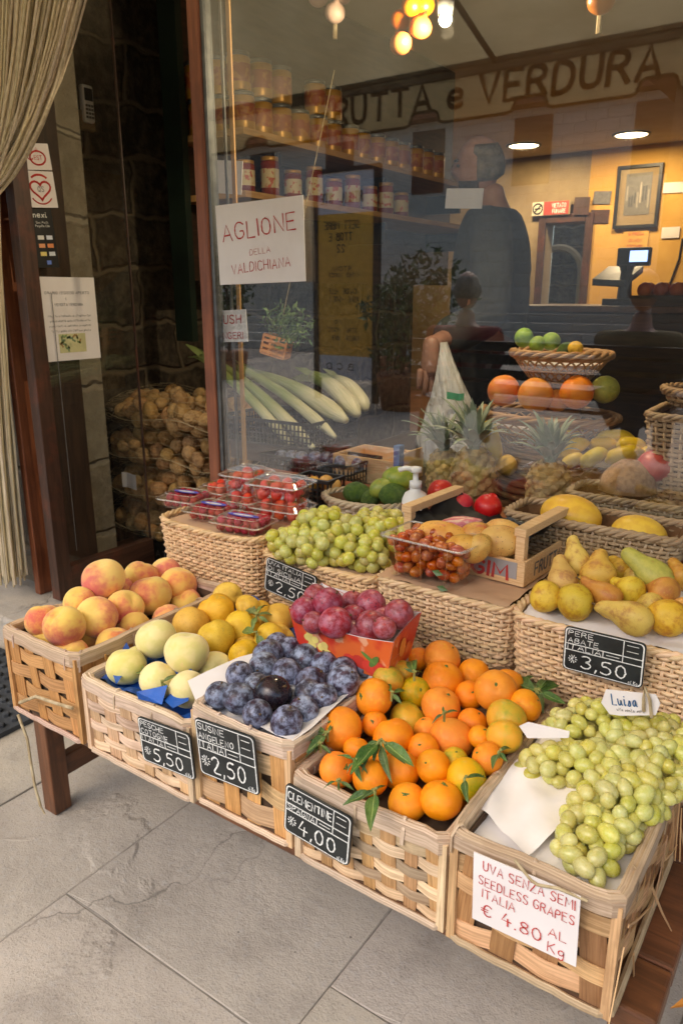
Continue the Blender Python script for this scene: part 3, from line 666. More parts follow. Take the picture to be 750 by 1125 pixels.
m = MB(); m.tube([at(749, 262, Y=YB-.01), at(745, 285, Y=YB-.01), at(735, 312, Y=YB-.01), at(731, 340, Y=YB-.01)], .008, 5); tag(m.build('power_cable', 'dark_ink'), 'dark cable hanging down the yellow wall at the right edge', 'cable')
p = at(684, 336, Y=5.0); p.z = 1.031
sc = thing('shop_scale', 'black shop scale with a tilted tray and a lit blue display on the counter', 'scale', p)
m = MB(); m.box((-.10, -.12, 0), (.10, .12, .04)); m.lathe([(.045, .04), (.035, .2), (.05, .24)], 14); bevel(m.build('pedestal', 'black_plastic', sc), .004)
q1 = [at(650, 310, Y=4.95)-p, at(668, 296, Y=5.2)-p, at(706, 296, Y=5.2)-p, at(686, 312, Y=4.95)-p]
m = MB(); up = Vector((0, 0, .02)); m.add([v+up for v in q1]+[v-up for v in q1], [(0, 1, 2, 3), (7, 6, 5, 4), (0, 4, 5, 1), (1, 5, 6, 2), (2, 6, 7, 3), (3, 7, 4, 0)]); m.build('tray', 'black_plastic', sc)
c = at(695, 282, Y=5.02)-p; m = MB(); m.box((c.x-.10, c.y, c.z-.055), (c.x+.10, c.y+.05, c.z+.055)); bevel(m.build('display_head', 'black_plastic', sc), .01)
m = MB(); m.box((c.x-.02, c.y-.004, c.z-.03), (c.x+.085, c.y-.001, c.z+.035)); m.build('screen', 'screen_blue', sc)
m = MB(); m.tube([(0, .02, .2), (c.x-.02, .1, .25), (c.x, c.y+.03, c.z-.04)], .022, 8); m.build('neck', 'black_plastic', sc)
# boxes of fruit far back on the counter
simple('orange_far', rgb(220, 120, 40), rgb(190, 84, 30), 6, .5)
bx = thing('fruit_tray', 'dim tray of orange fruit on the counter at the right edge of the window', 'tray', (at(735, 345, Y=4.9).x, 4.9, 1.031))
m = MB(); m.box((-.2, -.15, 0), (.2, .15, .06)); m.build('tray_body', 'counter_wood', bx)
for k in range(8):
    m = MB(); m.sphere((0, 0, 0), .045, 10, 8); o = m.build('orange', 'orange_far', bx, True); o.location = (-.14+.09*(k % 4), -.07+.1*(k//4), .09)
# ------------------------------------------------------------------ fly curtain of cords
cu = thing('string_curtain', 'cream string fly curtain gathered and tied to the left of the shop door', 'curtain', (-2.36, 1.33, 0))
simple('cord_cream', rgb(226, 212, 180), rgb(204, 188, 152), 120, .9, tint=True, stretch=(1, 1, .1))
tie = at(-14, 205, Y=1.33); m = MB()
for k in range(230):
    f = random.random(); xt = -2.5+f*1.0; y = 1.33+random.uniform(-.035, .035)
    a = Vector((xt, y, 2.18)); b = Vector((tie.x+(f-.5)*.075, y*.4+1.33*.6, tie.z+random.uniform(-.03, .03)))
    c = Vector((xt*.62+tie.x*.38, y, tie.z+.20-.06*f)) if f > .12 else (a+b)/2
    pts = [a.lerp(c, t).lerp(c.lerp(b, t), t) for t in [i/9 for i in range(10)]]
    xb = -2.53+f*.245; e = Vector((xb+random.uniform(-.008, .008), y, .13+random.uniform(0, .06)))
    c2 = Vector((b.x+(xb-b.x)*.7, y, b.z-.35))
    pts += [b.lerp(c2, t).lerp(c2.lerp(e, t), t) for t in [i/7 for i in range(1, 8)]]
    pts = [q+Vector((random.uniform(-.002, .002), random.uniform(-.002, .002), 0))-Vector(cu.location) for q in pts]
    k_ = random.uniform(.82, 1.15); m.tube(pts, random.uniform(.0028, .0042), 5, (k_, k_*random.uniform(.95, 1), k_*random.uniform(.86, 1)), cap=False)
m.build('cords', 'cord_cream', cu, True)
m = MB(); t0 = tie-Vector(cu.location); m.tube([t0+Vector((math.cos(a)*.055, math.sin(a)*.05, .01*math.sin(a))) for a in [2*PI*i/14 for i in range(14)]], .006, 6, closed=True); m.build('tie_cord', 'twine', cu)
m = MB(); m.tube([(-.25, 0, 2.2), (.95, 0, 2.2)], .014, 8); m.build('rod', 'black_metal', cu)
# studded rubber mat
mt = MB(); mt.box((-2.62, .78, .003), (-1.70, 1.17, .016))
for i in range(24):
    for j in range(10): mt.lathe([(.011, 0), (.010, .008), (.006, .01)], 6, (-2.58+i*.037, .80+j*.038, .016))
o = tag(mt.build('door_mat', 'rubber'), 'dark grey studded rubber mat on the paving by the shop step', 'mat')
o.location = (0.02, -.02, 0)
# ------------------------------------------------------------------ awning over the stand
aw = thing('shop_awning', 'beige cloth awning over the stall with FRUTTA e VERDURA on its front valance', 'awning', (-.5, 1.4, 2.3))
YV = -.20
m = MB(); m.box((-4.0, YV, 1.985), (2.6, YV+.02, 2.0)); m.tube([(-4, YV, 1.97), (2.6, YV, 1.97)], .018, 8); part(m, 'front_bar', 'grey_metal', aw)
m = MB()
def canopy(u, v): return Vector((-4.0+6.6*u, 1.43+(YV-1.43)*v, 2.62-(2.62-2.0)*v-.03*math.sin(v*PI)))
m.grid(14, 8, canopy); part(m, 'canopy', 'awning_cloth', aw, True)
# valance outline with rounded notches
notch = [-3.65, -3.17, -2.69, -2.22, -1.74, -1.27, -.79, -.31, .17, .65, 1.13, 1.61, 2.09]
ztop, zb, zn = 1.968, 1.795, 1.845
xs = [-4.0]; zs = [zb]; pl = [(-4.0, zb)]
for n_ in notch: pl += [(n_-.095, zb), (n_-.075, zb+.006), (n_-.06, zn-.008), (n_-.045, zn), (n_+.045, zn), (n_+.06, zn-.008), (n_+.075, zb+.006), (n_+.095, zb)]
pl.append((2.6, zb))
m = MB(); vs = []
for x, z in pl: vs += [Vector((x, YV, z)), Vector((x, YV, ztop)), Vector((x, YV-.002, z)), Vector((x, YV-.002, ztop))]
fs = []
for i in range(len(pl)-1): a = 4*i; b = a+4; fs += [(a, b, b+1, a+1), (a+2, a+3, b+3, b+2)]
m.add(vs, fs); part(m, 'valance', 'valance_cloth', aw)
m = MB(); m.tube([Vector((x, YV-.001, z)) for x, z in pl], .0065, 6); part(m, 'valance_edging', 'letter_black', aw)
for side, nm in ((.0016, 'inner'), (-.0036, 'outer')):
    m = MB(); write(m, 'FRUTTA e VERDURA', Vector((-2.31, YV+side, 1.842)), Vector((1, 0, 0)), Vector((0, 0, 1)), Vector((0, -1, 0)), .105, .02, wob=.12, width=1.52); part(m, 'lettering', 'letter_black', aw)
m = MB(); 
for x in (-3.2, -1.42, 1.8): m.tube([(x, 1.44, 2.28), (x, .5, 2.2), (x, YV+.01, 1.985)], .011, 8)
part(m, 'folding_arm', 'black_metal', aw)
# ------------------------------------------------------------------ the square behind (seen mirrored in the window)
def mir(px, py, Yv): p = at(px, py, Y=Yv); return Vector((p.x, 2*YG-p.y, p.z))
st = thing('stone_staircase', 'wide grey stone staircase rising across the square', 'staircase', (-9.5, -9.2, 0))
m = MB()
for k in range(22): m.box((-19, -9.2-(k+1)*.34, 0), (-3.2, -9.2-k*.34+.02, .15*(k+1)))
part(m, 'steps', 'stone_street', st)
m = MB(); [m.box((x, -16.8, 0), (x+.35, -9.0, .5)) for x in (-3.198,)]; part(m, 'side_wall', 'stone_street', st)
def far_building(name, lab, x0, x1, y, h, mat, wins, arch=()):
    b = thing(name, lab, 'building', ((x0+x1)/2, y, 0))
    m = MB(); m.box((x0, y-6, 0), (x1, y, h)); part(m, 'wall', mat, b)
    m = MB(); m.box((x0-.3, y-6.3, h), (x1+.3, y+.5, h+.25)); part(m, 'roof', 'roof_tile', b)
    for wx, wz, ww, wh in wins:
        m = MB(); m.box((wx-ww/2, y-.05, wz), (wx+ww/2, y+.03, wz+wh)); f = part(m, 'window', 'frame_wood_dark', b)
        m = MB(); m.box((wx-ww/2+.08, y+.031, wz+.08), (wx+ww/2-.08, y+.036, wz+wh-.08)); part(m, 'pane', 'black_plastic', f)
    for wx, ww, wh in arch:
        m = MB(); pts = [Vector((wx-ww/2, y+.02, 0))]+[Vector((wx-ww/2*math.cos(PI*i/10), y+.02, wh-ww/2+ww/2*math.sin(PI*i/10))) for i in range(11)]+[Vector((wx+ww/2, y+.02, 0))]
        m.add(pts+[p+Vector((0, .03, 0)) for p in pts], [tuple(range(13, 26)), tuple(reversed(range(13)))]); part(m, 'doorway', 'black_plastic', b)
masonry('stone_dark', rgb(104, 96, 84), rgb(124, 114, 100), rgb(132, 122, 108), .55, .26, 'Y')
simple('roof_tile', rgb(150, 96, 66), rgb(120, 76, 54), 6, .9)
far_building('stone_building', 'grey stone town building beyond the staircase', -24, -3, -17, 5.6, 'stone_street', [(-20, 3.8, 1, 1.6), (-17, 3.8, 1, 1.6), (-14, 3.8, 1, 1.6), (-11, 3.8, 1, 1.6), (-8, 3.8, 1, 1.6), (-5, 3.8, 1, 1.6)])
far_building('stone_building', 'grey stone house with a dark arched doorway beside the staircase', -2.6, 9, -8.2, 3.7, 'stone_dark', [(-1.2, 2.3, .9, 1.1), (1.6, 2.3, .9, 1.1), (4.5, 2.3, .9, 1.1)], [(-1.0, 1.3, 2.0), (2.4, 1.3, 2.2)])
far_building('stone_building', 'plastered house down the street to the left', -24, -15.5, -2, 5.5, 'stone_street', [(-18, 2.6, 1, 1.5), (-21, 2.6, 1, 1.5)])
# banner board
YVb = 6.6
c4 = [mir(px, py, YVb) for px, py in ((415, 186), (352, 182), (350, 420), (406, 420))]
c = sum(c4, Vector())/4; bw = abs(c4[0].x-c4[1].x); bh = abs(c4[0].z-c4[3].z)
bX, bY = Vector((-1, 0, 0)), Vector((0, 0, 1)); bN = Vector((0, 1, 0))
def d_banner(o, X, Yv, N, w, h, th):
    m = MB(); m.obox(Yv*h*.405+N*(th/2+.001), X, Yv, N, w*.5, h*.095, .001, (.78, .8, .84)); m.obox(-Yv*h*.44+N*(th/2+.001), X, Yv, N, w*.5, h*.06, .001, (.78, .8, .84)); m.obox(-Yv*h*.035+N*(th/2+.001), X, Yv, N, w*.5, h*.345, .001, (.9, .5, .06)); m.build('printed_fields', 'paint', o)
    lines_of(o, 'lettering', 'dark_ink', [('CORTONA', .06, .14, .045, .5), ('ARTE', .66, .14, .045, .28), ('18 SETTEMBRE', .12, .26, .035, .76), ('2 OTTOBRE', .2, .315, .035, .6), ('2022', .35, .37, .035, .3), ('CORTONA', .25, .46, .022, .5), ('CENTRO STORICO', .2, .49, .02, .6), ('LOCANDE DELLE', .2, .57, .024, .6), ('ARTI E MESTIERI', .22, .61, .024, .56), ('INFO', .5, .72, .02, .2), ('MOSTRE E VISITE', .18, .76, .02, .64), ('INGRESSO LIBERO', .2, .8, .02, .6), ('A B C D', .15, .95, .03, .7)], X, Yv, N, w, h, th+.002, .03, .18)
    m = MB(); [m.obox(X*(s*(w/2+.03)), X, Yv, N, .03, h/2+.04, .03) for s in (-1, 1)]; m.obox(Yv*(h/2+.02), X, Yv, N, w/2, .02, .03); [m.obox(X*(s*(w/2+.03))-Yv*(h/2+c.z/2-h/4), X, Yv, N, .03, max(.02, (c.z-h/2)/2), .03) for s in (-1, 1)]; m.build('board_frame', 'black_metal', o)
panel('event_banner', 'orange and white event board standing across the street', 'banner', c, bX, bY, bN, bw, bh, 'white_plastic', .02, draw=d_banner)
# planted shrubs
def leaf_faces(m, c, L, W, d, n, col, bend=.25):
    t = vn(n.cross(d)); p0 = c; p1 = c+d*L*.5+n*L*bend*.3; p2 = c+d*L-n*L*bend*.2
    m.add([p0, p1+t*W/2, p2, p1-t*W/2, p1-n*W*.12], [(0, 4, 1), (1, 4, 2), (2, 4, 3), (3, 4, 0)], col)
def shrub(loc, w, h, lab, n=700, g=None, cols=((.06, .12, .03), (.04, .08, .02), (.1, .16, .04))):
    b = thing('planted_shrub', lab, 'shrub', loc, g)
    m = MB(); m.lathe([(.2, 0), (.26, .34), (.24, .36)], 18); m.build('pot', 'roof_tile', b, True)
    m = MB(); [m.tube([(0, 0, .3), (random.uniform(-.1, .1), random.uniform(-.1, .1), .3+h*.3), (random.uniform(-w, w)*.3, random.uniform(-w, w)*.3, .3+h*.75)], .012, 5) for _ in range(5)]; m.build('stem', 'frame_wood_dark', b)
    m = MB()
    for _ in range(n):
        u = Vector((random.gauss(0, 1), random.gauss(0, 1), random.gauss(0, 1))); u = vn(u)*random.random()**.4
        p = Vector((u.x*w/2*(1+.3*math.sin(u.z*5)), u.y*w/2, .36+h*.5+u.z*h*.5)); d = vn(Vector((random.gauss(0, 1), random.gauss(0, 1), random.gauss(.2, 1))))
        leaf_faces(m, p, random.uniform(.06, .12), random.uniform(.03, .05), d, vn(Vector((random.gauss(0, 1), random.gauss(0, 1), random.gauss(0, 1)))), jit(random.choice(cols), .3))
    m.build('foliage', 'leafage', b)
for k, (px, Yv_, w, h) in enumerate(((442, 6.4, .8, 1.0), (468, 6.9, .9, 1.2), (428, 8.0, .8, .9), (252, 7.5, .7, 1.3))):
    q = mir(px, 400, Yv_); q.z = 0; shrub(q, w, h, 'leafy shrub in a pot standing in the square', g='potted shrubs in the square')
# stone slab bench seat and metal bench
bq = mir(600, 430, 4.4)
bn = thing('street_bench', 'dark metal slatted bench across the street', 'bench', (bq.x, bq.y, 0))
m = MB(); [m.box((-.95, -.02, z), (.95, .005, z+.06)) for z in (.5, .59, .68, .76)]; bevel(m.build('backrest', 'black_metal', bn), .005)
m = MB(); [m.box((-.95, -.40+i*.09, .41), (.95, -.33+i*.09, .435)) for i in range(4)]; bevel(m.build('seat', 'black_metal', bn), .005)
for x in (-.85, .85):
    m = MB(); m.tube([(x, 0, .8), (x, -.02, .42), (x, .04, 0)], .02, 6); m.tube([(x, -.02, .405), (x, -.38, .405), (x, -.4, 0)], .02, 6); m.build('leg', 'black_metal', bn)
# ------------------------------------------------------------------ people
simple('skin', rgb(206, 158, 128), rgb(190, 138, 108), 14, .5, sss=0) if False else simple('skin', rgb(168, 128, 110), rgb(150, 112, 94), 14, .5)
simple('hair_grey', rgb(120, 114, 106), rgb(84, 78, 72), 40, .7, .4, 200); simple('hair_dark', rgb(70, 62, 56), rgb(50, 44, 40), 60, .8)
simple('cloth_charcoal', rgb(58, 60, 60), rgb(46, 48, 48), 9, .9, .15, 30); simple('cloth_dark', rgb(44, 46, 52), rgb(32, 34, 38), 30, .9)
simple('cloth_red', rgb(130, 40, 40), rgb(104, 30, 32), 10, .9); simple('cloth_olive', rgb(110, 98, 66), rgb(90, 80, 54), 10, .9); simple('shoe', rgb(40, 32, 28), rgb(30, 24, 22), 20, .5)
def skin_mesh(J, E, grow=0.0, sub=2):
    """continuous limb surface grown from a joint skeleton; returns an evaluated mesh"""
    keys = list(J); me = bpy.data.meshes.new('sk'); me.from_pydata([J[k][0] for k in keys], [(keys.index(a), keys.index(b)) for a, b in E], [])
    o = bpy.data.objects.new('sk', me); COL.objects.link(o)
    sk = o.modifiers.new('s', 'SKIN'); sk.use_smooth_shade = True; sb = o.modifiers.new('d', 'SUBSURF'); sb.levels = sb.render_levels = sub
    if not me.skin_vertices: me.skin_vertices.new() if hasattr(me.skin_vertices, 'new') else None
    for i, k in enumerate(keys):
        r = J[k][1]; r = r if isinstance(r, tuple) else (r, r)
        me.skin_vertices[0].data[i].radius = (r[0]+grow, r[1]+grow); me.skin_vertices[0].data[i].use_root = (i == 0)
    dg = bpy.context.evaluated_depsgraph_get(); ev = o.evaluated_get(dg); out = bpy.data.meshes.new_from_object(ev)
    bpy.data.objects.remove(o); return out
def mesh_into(mb_, me, M=None):
    vs = [Vector(v.co) for v in me.vertices]; vs = [M @ v for v in vs] if M else vs
    mb_.add(vs, [tuple(p.vertices) for p in me.polygons])
def head_fn(u):
    # face looks along +x
    x, y, z = u; k = Vector((x*1.0, y*.78, z*1.18))
    if x > 0:
        k.x *= .94
        nose = math.exp(-((y/.16)**2)-((z+.06)/.2)**2)*max(0, x); k.x += .26*nose
        eye = (math.exp(-(((abs(y)-.34)/.16)**2)-((z-.12)/.12)**2))*x; k.x -= .10*eye
        brow = math.exp(-((y/.5)**2)-((z-.28)/.1)**2)*x; k.x += .05*brow
        lip = math.exp(-((y/.3)**2)-((z+.42)/.07)**2)*x; k.x += .06*lip
        chin = math.exp(-((y/.3)**2)-((z+.8)/.2)**2)*x; k.x += .16*chin
    ear = math.exp(-(((abs(y)-.98)/.12)**2)-((z+.02)/.24)**2-((x+.05)/.18)**2); k.y += math.copysign(.16*ear, y)
    if z < -.3 and x < .2: k.x *= .8
    return k
def person(lab, loc, face, J, E_body, E_top, E_leg, head, top_mat, leg_mat, hair=True, grp=None, hands=()):
    root = thing('person', lab, 'person', loc)
    mb_ = MB(); mesh_into(mb_, skin_mesh(J, E_body)); hr = .098
    q = Vector((1, 0, 0)).rotation_difference(Vector(face).normalized()).to_matrix()
    mb_.sphere(head, hr, 32, 24, head_fn, rot=q)
    for (wrist, tip, side, curl) in hands: hand(mb_, wrist, tip, side, curl)
    mb_.build('body', 'skin', root, True)
    m = MB(); mesh_into(m, skin_mesh({k: v for k, v in J.items() if any(k in e for e in E_top)}, E_top, .03)); m.build('jacket', top_mat, root, True)
    m = MB(); mesh_into(m, skin_mesh({k: v for k, v in J.items() if any(k in e for e in E_leg)}, E_leg, .014)); m.build('trousers', leg_mat, root, True)
    if hair:
        m = MB()
        for sg in (-1, 1): m.sphere(head+q @ Vector((hr*.90, sg*hr*.34, hr*.34)), (hr*.10, hr*.2, hr*.055), 10, 6, rot=q); m.sphere(head+q @ Vector((hr*.84, sg*hr*.34, hr*.14)), (hr*.07, hr*.11, hr*.06), 10, 6, rot=q)
        m.build('eyes_and_brows', 'hair_dark', root, True); m = MB()
        def hf(u):
            p = head_fn(u); return p*1.05 if (u.x < .12+.15*u.z and -.5 < u.z < .72) else p*.9
        m.sphere(head, hr, 32, 24, hf, rot=q); m.build('hair', 'hair_grey', root, True)
        m = MB(); m.sphere(head, hr, 32, 24, lambda u: head_fn(u)*(1.02 if (-.95 < u.z < -.3 and u.x > -.05 and not (abs(u.y) < .25 and u.z > -.4 and u.x > .6)) else .9), rot=q); m.build('beard', 'hair_dark', root, True)
    return root
def hand(mb_, wrist, d, side, curl):
    """palm with four unequal curled fingers and a thumb leaving the side of the palm"""
    W = Vector(wrist); d = vn(Vector(d)); s = Vector(side); s = vn(s-d*s.dot(d)); n = d.cross(s)
    J = {'v': (W-d*.035, .027), 'w': (W+d*.012, (.029, .022)), 'p': (W+d*.05, (.036, .020)), 'k': (W+d*.098, (.037, .016))}; E = [('v', 'w'), ('w', 'p'), ('p', 'k')]
    mesh_into(mb_, skin_mesh(J, E, sub=1))
    for k, (off, L) in enumerate(((-.029, .072), (-.0095, .08), (.010, .074), (.029, .058))):
        a = W+d*.066+s*off; dirs = []; p = a; JJ = {'0': (p, .0115)}; EE = []
        for q in range(3):
            an = curl*(q+.4)*.75; p = p+(d*math.cos(an)+n*math.sin(an))*(L*(.55, .34, .28)[q]); JJ[str(q+1)] = (p, .0108-.0011*q); EE.append((str(q), str(q+1)))
        mesh_into(mb_, skin_mesh(JJ, EE, sub=1))
    p = W+d*.025-s*.022; JJ = {'0': (p, .012), '1': (p+d*.03-s*.026+n*.008, .0105), '2': (p+d*.058-s*.032+n*.022, .009), '3': (p+d*.078-s*.026+n*.034, .0075)}
    mesh_into(mb_, skin_mesh(JJ, [('0', '1'), ('1', '2'), ('2', '3')], sub=1))
BODY = [('hip', 'belly'), ('belly', 'chest'), ('chest', 'collar'), ('collar', 'neck'), ('neck', 'skull'), ('chest', 'shl'), ('shl', 'ell'), ('ell', 'wrl'), ('chest', 'shr'), ('shr', 'elr'), ('elr', 'wrr'), ('hip', 'thl'), ('thl', 'knl'), ('knl', 'anl'), ('anl', 'tol'), ('hip', 'thr'), ('thr', 'knr'), ('knr', 'anr'), ('anr', 'tor')]
TOP = [('hip', 'belly'), ('belly', 'chest'), ('chest', 'collar'), ('chest', 'shl'), ('shl', 'ell'), ('ell', 'cul'), ('chest', 'shr'), ('shr', 'elr'), ('elr', 'cur')]
LEG = [('hip', 'thl'), ('thl', 'knl'), ('knl', 'anl'), ('hip', 'thr'), ('thr', 'knr'), ('knr', 'anr')]
def skeleton(chest, f, s, hip=None, seat=False, wl=None, wr=None, floor=0.05):
    f = vn(Vector(f)); s = vn(Vector(s)); up = Vector((0, 0, 1)); C = Vector(chest)
    hip = hip or C-up*.42; J = {}
    J['hip'] = (hip, (.155, .115)); J['belly'] = (hip.lerp(C, .45), (.15, .115)); J['chest'] = (C, (.165, .12))
    J['collar'] = (C+up*.11, (.088, .078)); J['neck'] = (C+up*.16+f*.01, .055); J['skull'] = (C+up*.23+f*.02, .06)
    for nm, sg, w in (('l', 1, wl), ('r', -1, wr)):
        sh = C+s*sg*.19+up*.05; w = Vector(w) if w is not None else C+s*sg*.26-up*.5+f*.05
        mid = sh.lerp(w, .52)-f*.06+s*sg*.04-up*.03
        J['sh'+nm] = (sh, .062); J['el'+nm] = (mid, .043); J['wr'+nm] = (w, .027); J['cu'+nm] = (mid.lerp(w, .86), .032)
        th = hip+s*sg*.1-up*.06
        if seat: kn = th+f*.4+up*.02; an = kn-up*.38+f*.02
        else: kn = th+Vector((0, 0, (floor+.08-th.z)*.52))+f*.02; an = Vector((th.x, th.y, floor+.08))
        J['th'+nm] = (th, .085); J['kn'+nm] = (kn, .058); J['an'+nm] = (an, .04); J['to'+nm] = (an+f*.15-up*.05, .036)
    return J
# the man standing in the shop
hd = at(526, 184, D=3.0); chest = Vector((hd.x+.06, hd.y+.03, hd.z-.285)); f = Vector((-.92, -.38, 0)); s = Vector((.38, -.92, 0))
wl = at(473, 380, D=2.26)
J = skeleton(chest, f, s, wl=wl, floor=.05)
J['ell'] = (chest.lerp(wl, .5)+Vector((.12, -.05, -.10)), .044); J['cul'] = (J['ell'][0].lerp(wl, .84), .034)
person('balding man in a charcoal jacket standing in the shop holding a plastic bag', (0, 0, 0), (-.92, -.38, -.04), J, BODY, TOP, LEG, hd+Vector((0, 0, .0)), 'cloth_charcoal', 'cloth_dark', True, None, [(wl, (.0, -.03, -1), (-.75, -.6, .0), .2)])
# two people sitting across the street
for (px, py, lab, tm, ff) in ((492, 352, 'person in a red coat sitting on the bench across the street', 'cloth_red', (-.3, -1, 0)), (690, 352, 'grey haired person in an olive top sitting on the bench across the street', 'cloth_olive', (0, -1, 0))):
    h = mir(px, py+14, 4.3); h.z = 1.12; h.y = bq.y-.14; ch = h-Vector((0, 0, .34)); f = vn(Vector(ff)); s = Vector((-f.y, f.x, 0))
    J = skeleton(ch, f, s, hip=ch-Vector((0, 0, .25)), seat=True, wl=ch+f*.3+s*.1-Vector((0, 0, .2)), wr=ch+f*.3-s*.1-Vector((0, 0, .2)))
    person(lab, (0, 0, 0), f, J, BODY, TOP, LEG, h, tm, 'cloth_dark')
# ------------------------------------------------------------------ the stand
wood('chip', (1, 1, 1, 1), (.62, .56, .5, 1), .62, 7, (4, 110, 1), .35, 'UV', ((.42, .34, .28, 1), 16, .35))
wood('wicker', (1, 1, 1, 1), (.7, .62, .52, 1), .55, 9, (6, 60, 1), .2, 'UV', ((.5, .38, .25, 1), 18, .3))
simple('dark_inside', rgb(98, 72, 48), rgb(72, 54, 38), 20, .9)
simple('blue_foil', rgb(36, 92, 178), rgb(28, 72, 150), 14, .32, .5, 26, bdist=.006)
simple('kraft', rgb(206, 170, 136), rgb(190, 152, 118), 8, .85, .3, 20, bdist=.004)
simple('wood_pale', rgb(232, 196, 146), rgb(214, 172, 120), 8, .6, stretch=(4, 60, 60), tint=False)
TZ = .355
tb = thing('display_table', 'low brown wooden display bench carrying the front crates and wicker baskets', 'bench', (-.7, 1.0, 0))
m = MB()
for y0, y1, xl in ((.69, .768, -1.19), (.772, .955, -1.35), (.959, 1.15, -1.35), (1.154, 1.35, -1.35)): m.box((xl, y0, TZ-.032), (-.075, y1, TZ), jit((1, 1, 1), .1))
part(m, 'tabletop', 'table_wood', tb, bev=.004)
m = MB(); m.box((-1.33, .765, TZ-.062), (-.12, .785, TZ-.033)); part(m, 'apron', 'table_wood', tb)
for x, y in ((-1.348, .775), (-.14, .775), (-1.348, 1.25), (-.14, 1.25)):
    boxpart((x, y, 0), (x+.042, y+.042, TZ-.033), 'leg', 'table_wood', tb, bev=.003)
for x in (-1.348, -.14): boxpart((x+.010, .818, .075), (x+.034, 1.249, .125), 'stretcher', 'table_wood', tb, bev=.003)
m = MB(); m.box((-1.35, 1.345, .585), (-.05, 1.43, .60)); [m.box((x, 1.37, TZ), (x+.03, 1.40, .584)) for x in (-1.34, -.75, -.1)]; part(m, 'rear_shelf', 'table_wood', tb)
lf = MB(); c = at(735, 1108, Z=TZ+.004); leaf_faces(lf, c, .05, .012, vn(Vector((.6, .8, 0))), Vector((0, 0, 1)), (.75, .28, .06), .1); tag(lf.build('dry_leaf', 'leafage'), 'single dry orange leaf lying on the bare end of the brown bench', 'leaf')
def rim_path(x0, x1, y0, y1, r=.012, n=5):
    out = []
    for cx, cy, a0 in ((x1-r, y0+r, 270), (x1-r, y1-r, 0), (x0+r, y1-r, 90), (x0+r, y0+r, 180)):
        for k in range(n): a = R(a0+90*k/(n-1)); out.append((cx+math.cos(a)*r, cy+math.sin(a)*r))
    return out
def resample(path, n, closed=True):
    P = [Vector((p[0], p[1], 0)) for p in path]; P = P+[P[0]] if closed else P
    L = [0]
    for a, b in zip(P, P[1:]): L.append(L[-1]+(b-a).length)
    out = []; j = 0
    for i in range(n):
        t = L[-1]*i/n
        while L[j+1] < t: j += 1
        f = (t-L[j])/max(1e-9, L[j+1]-L[j]); out.append(P[j].lerp(P[j+1], f))
    return out, L[-1]
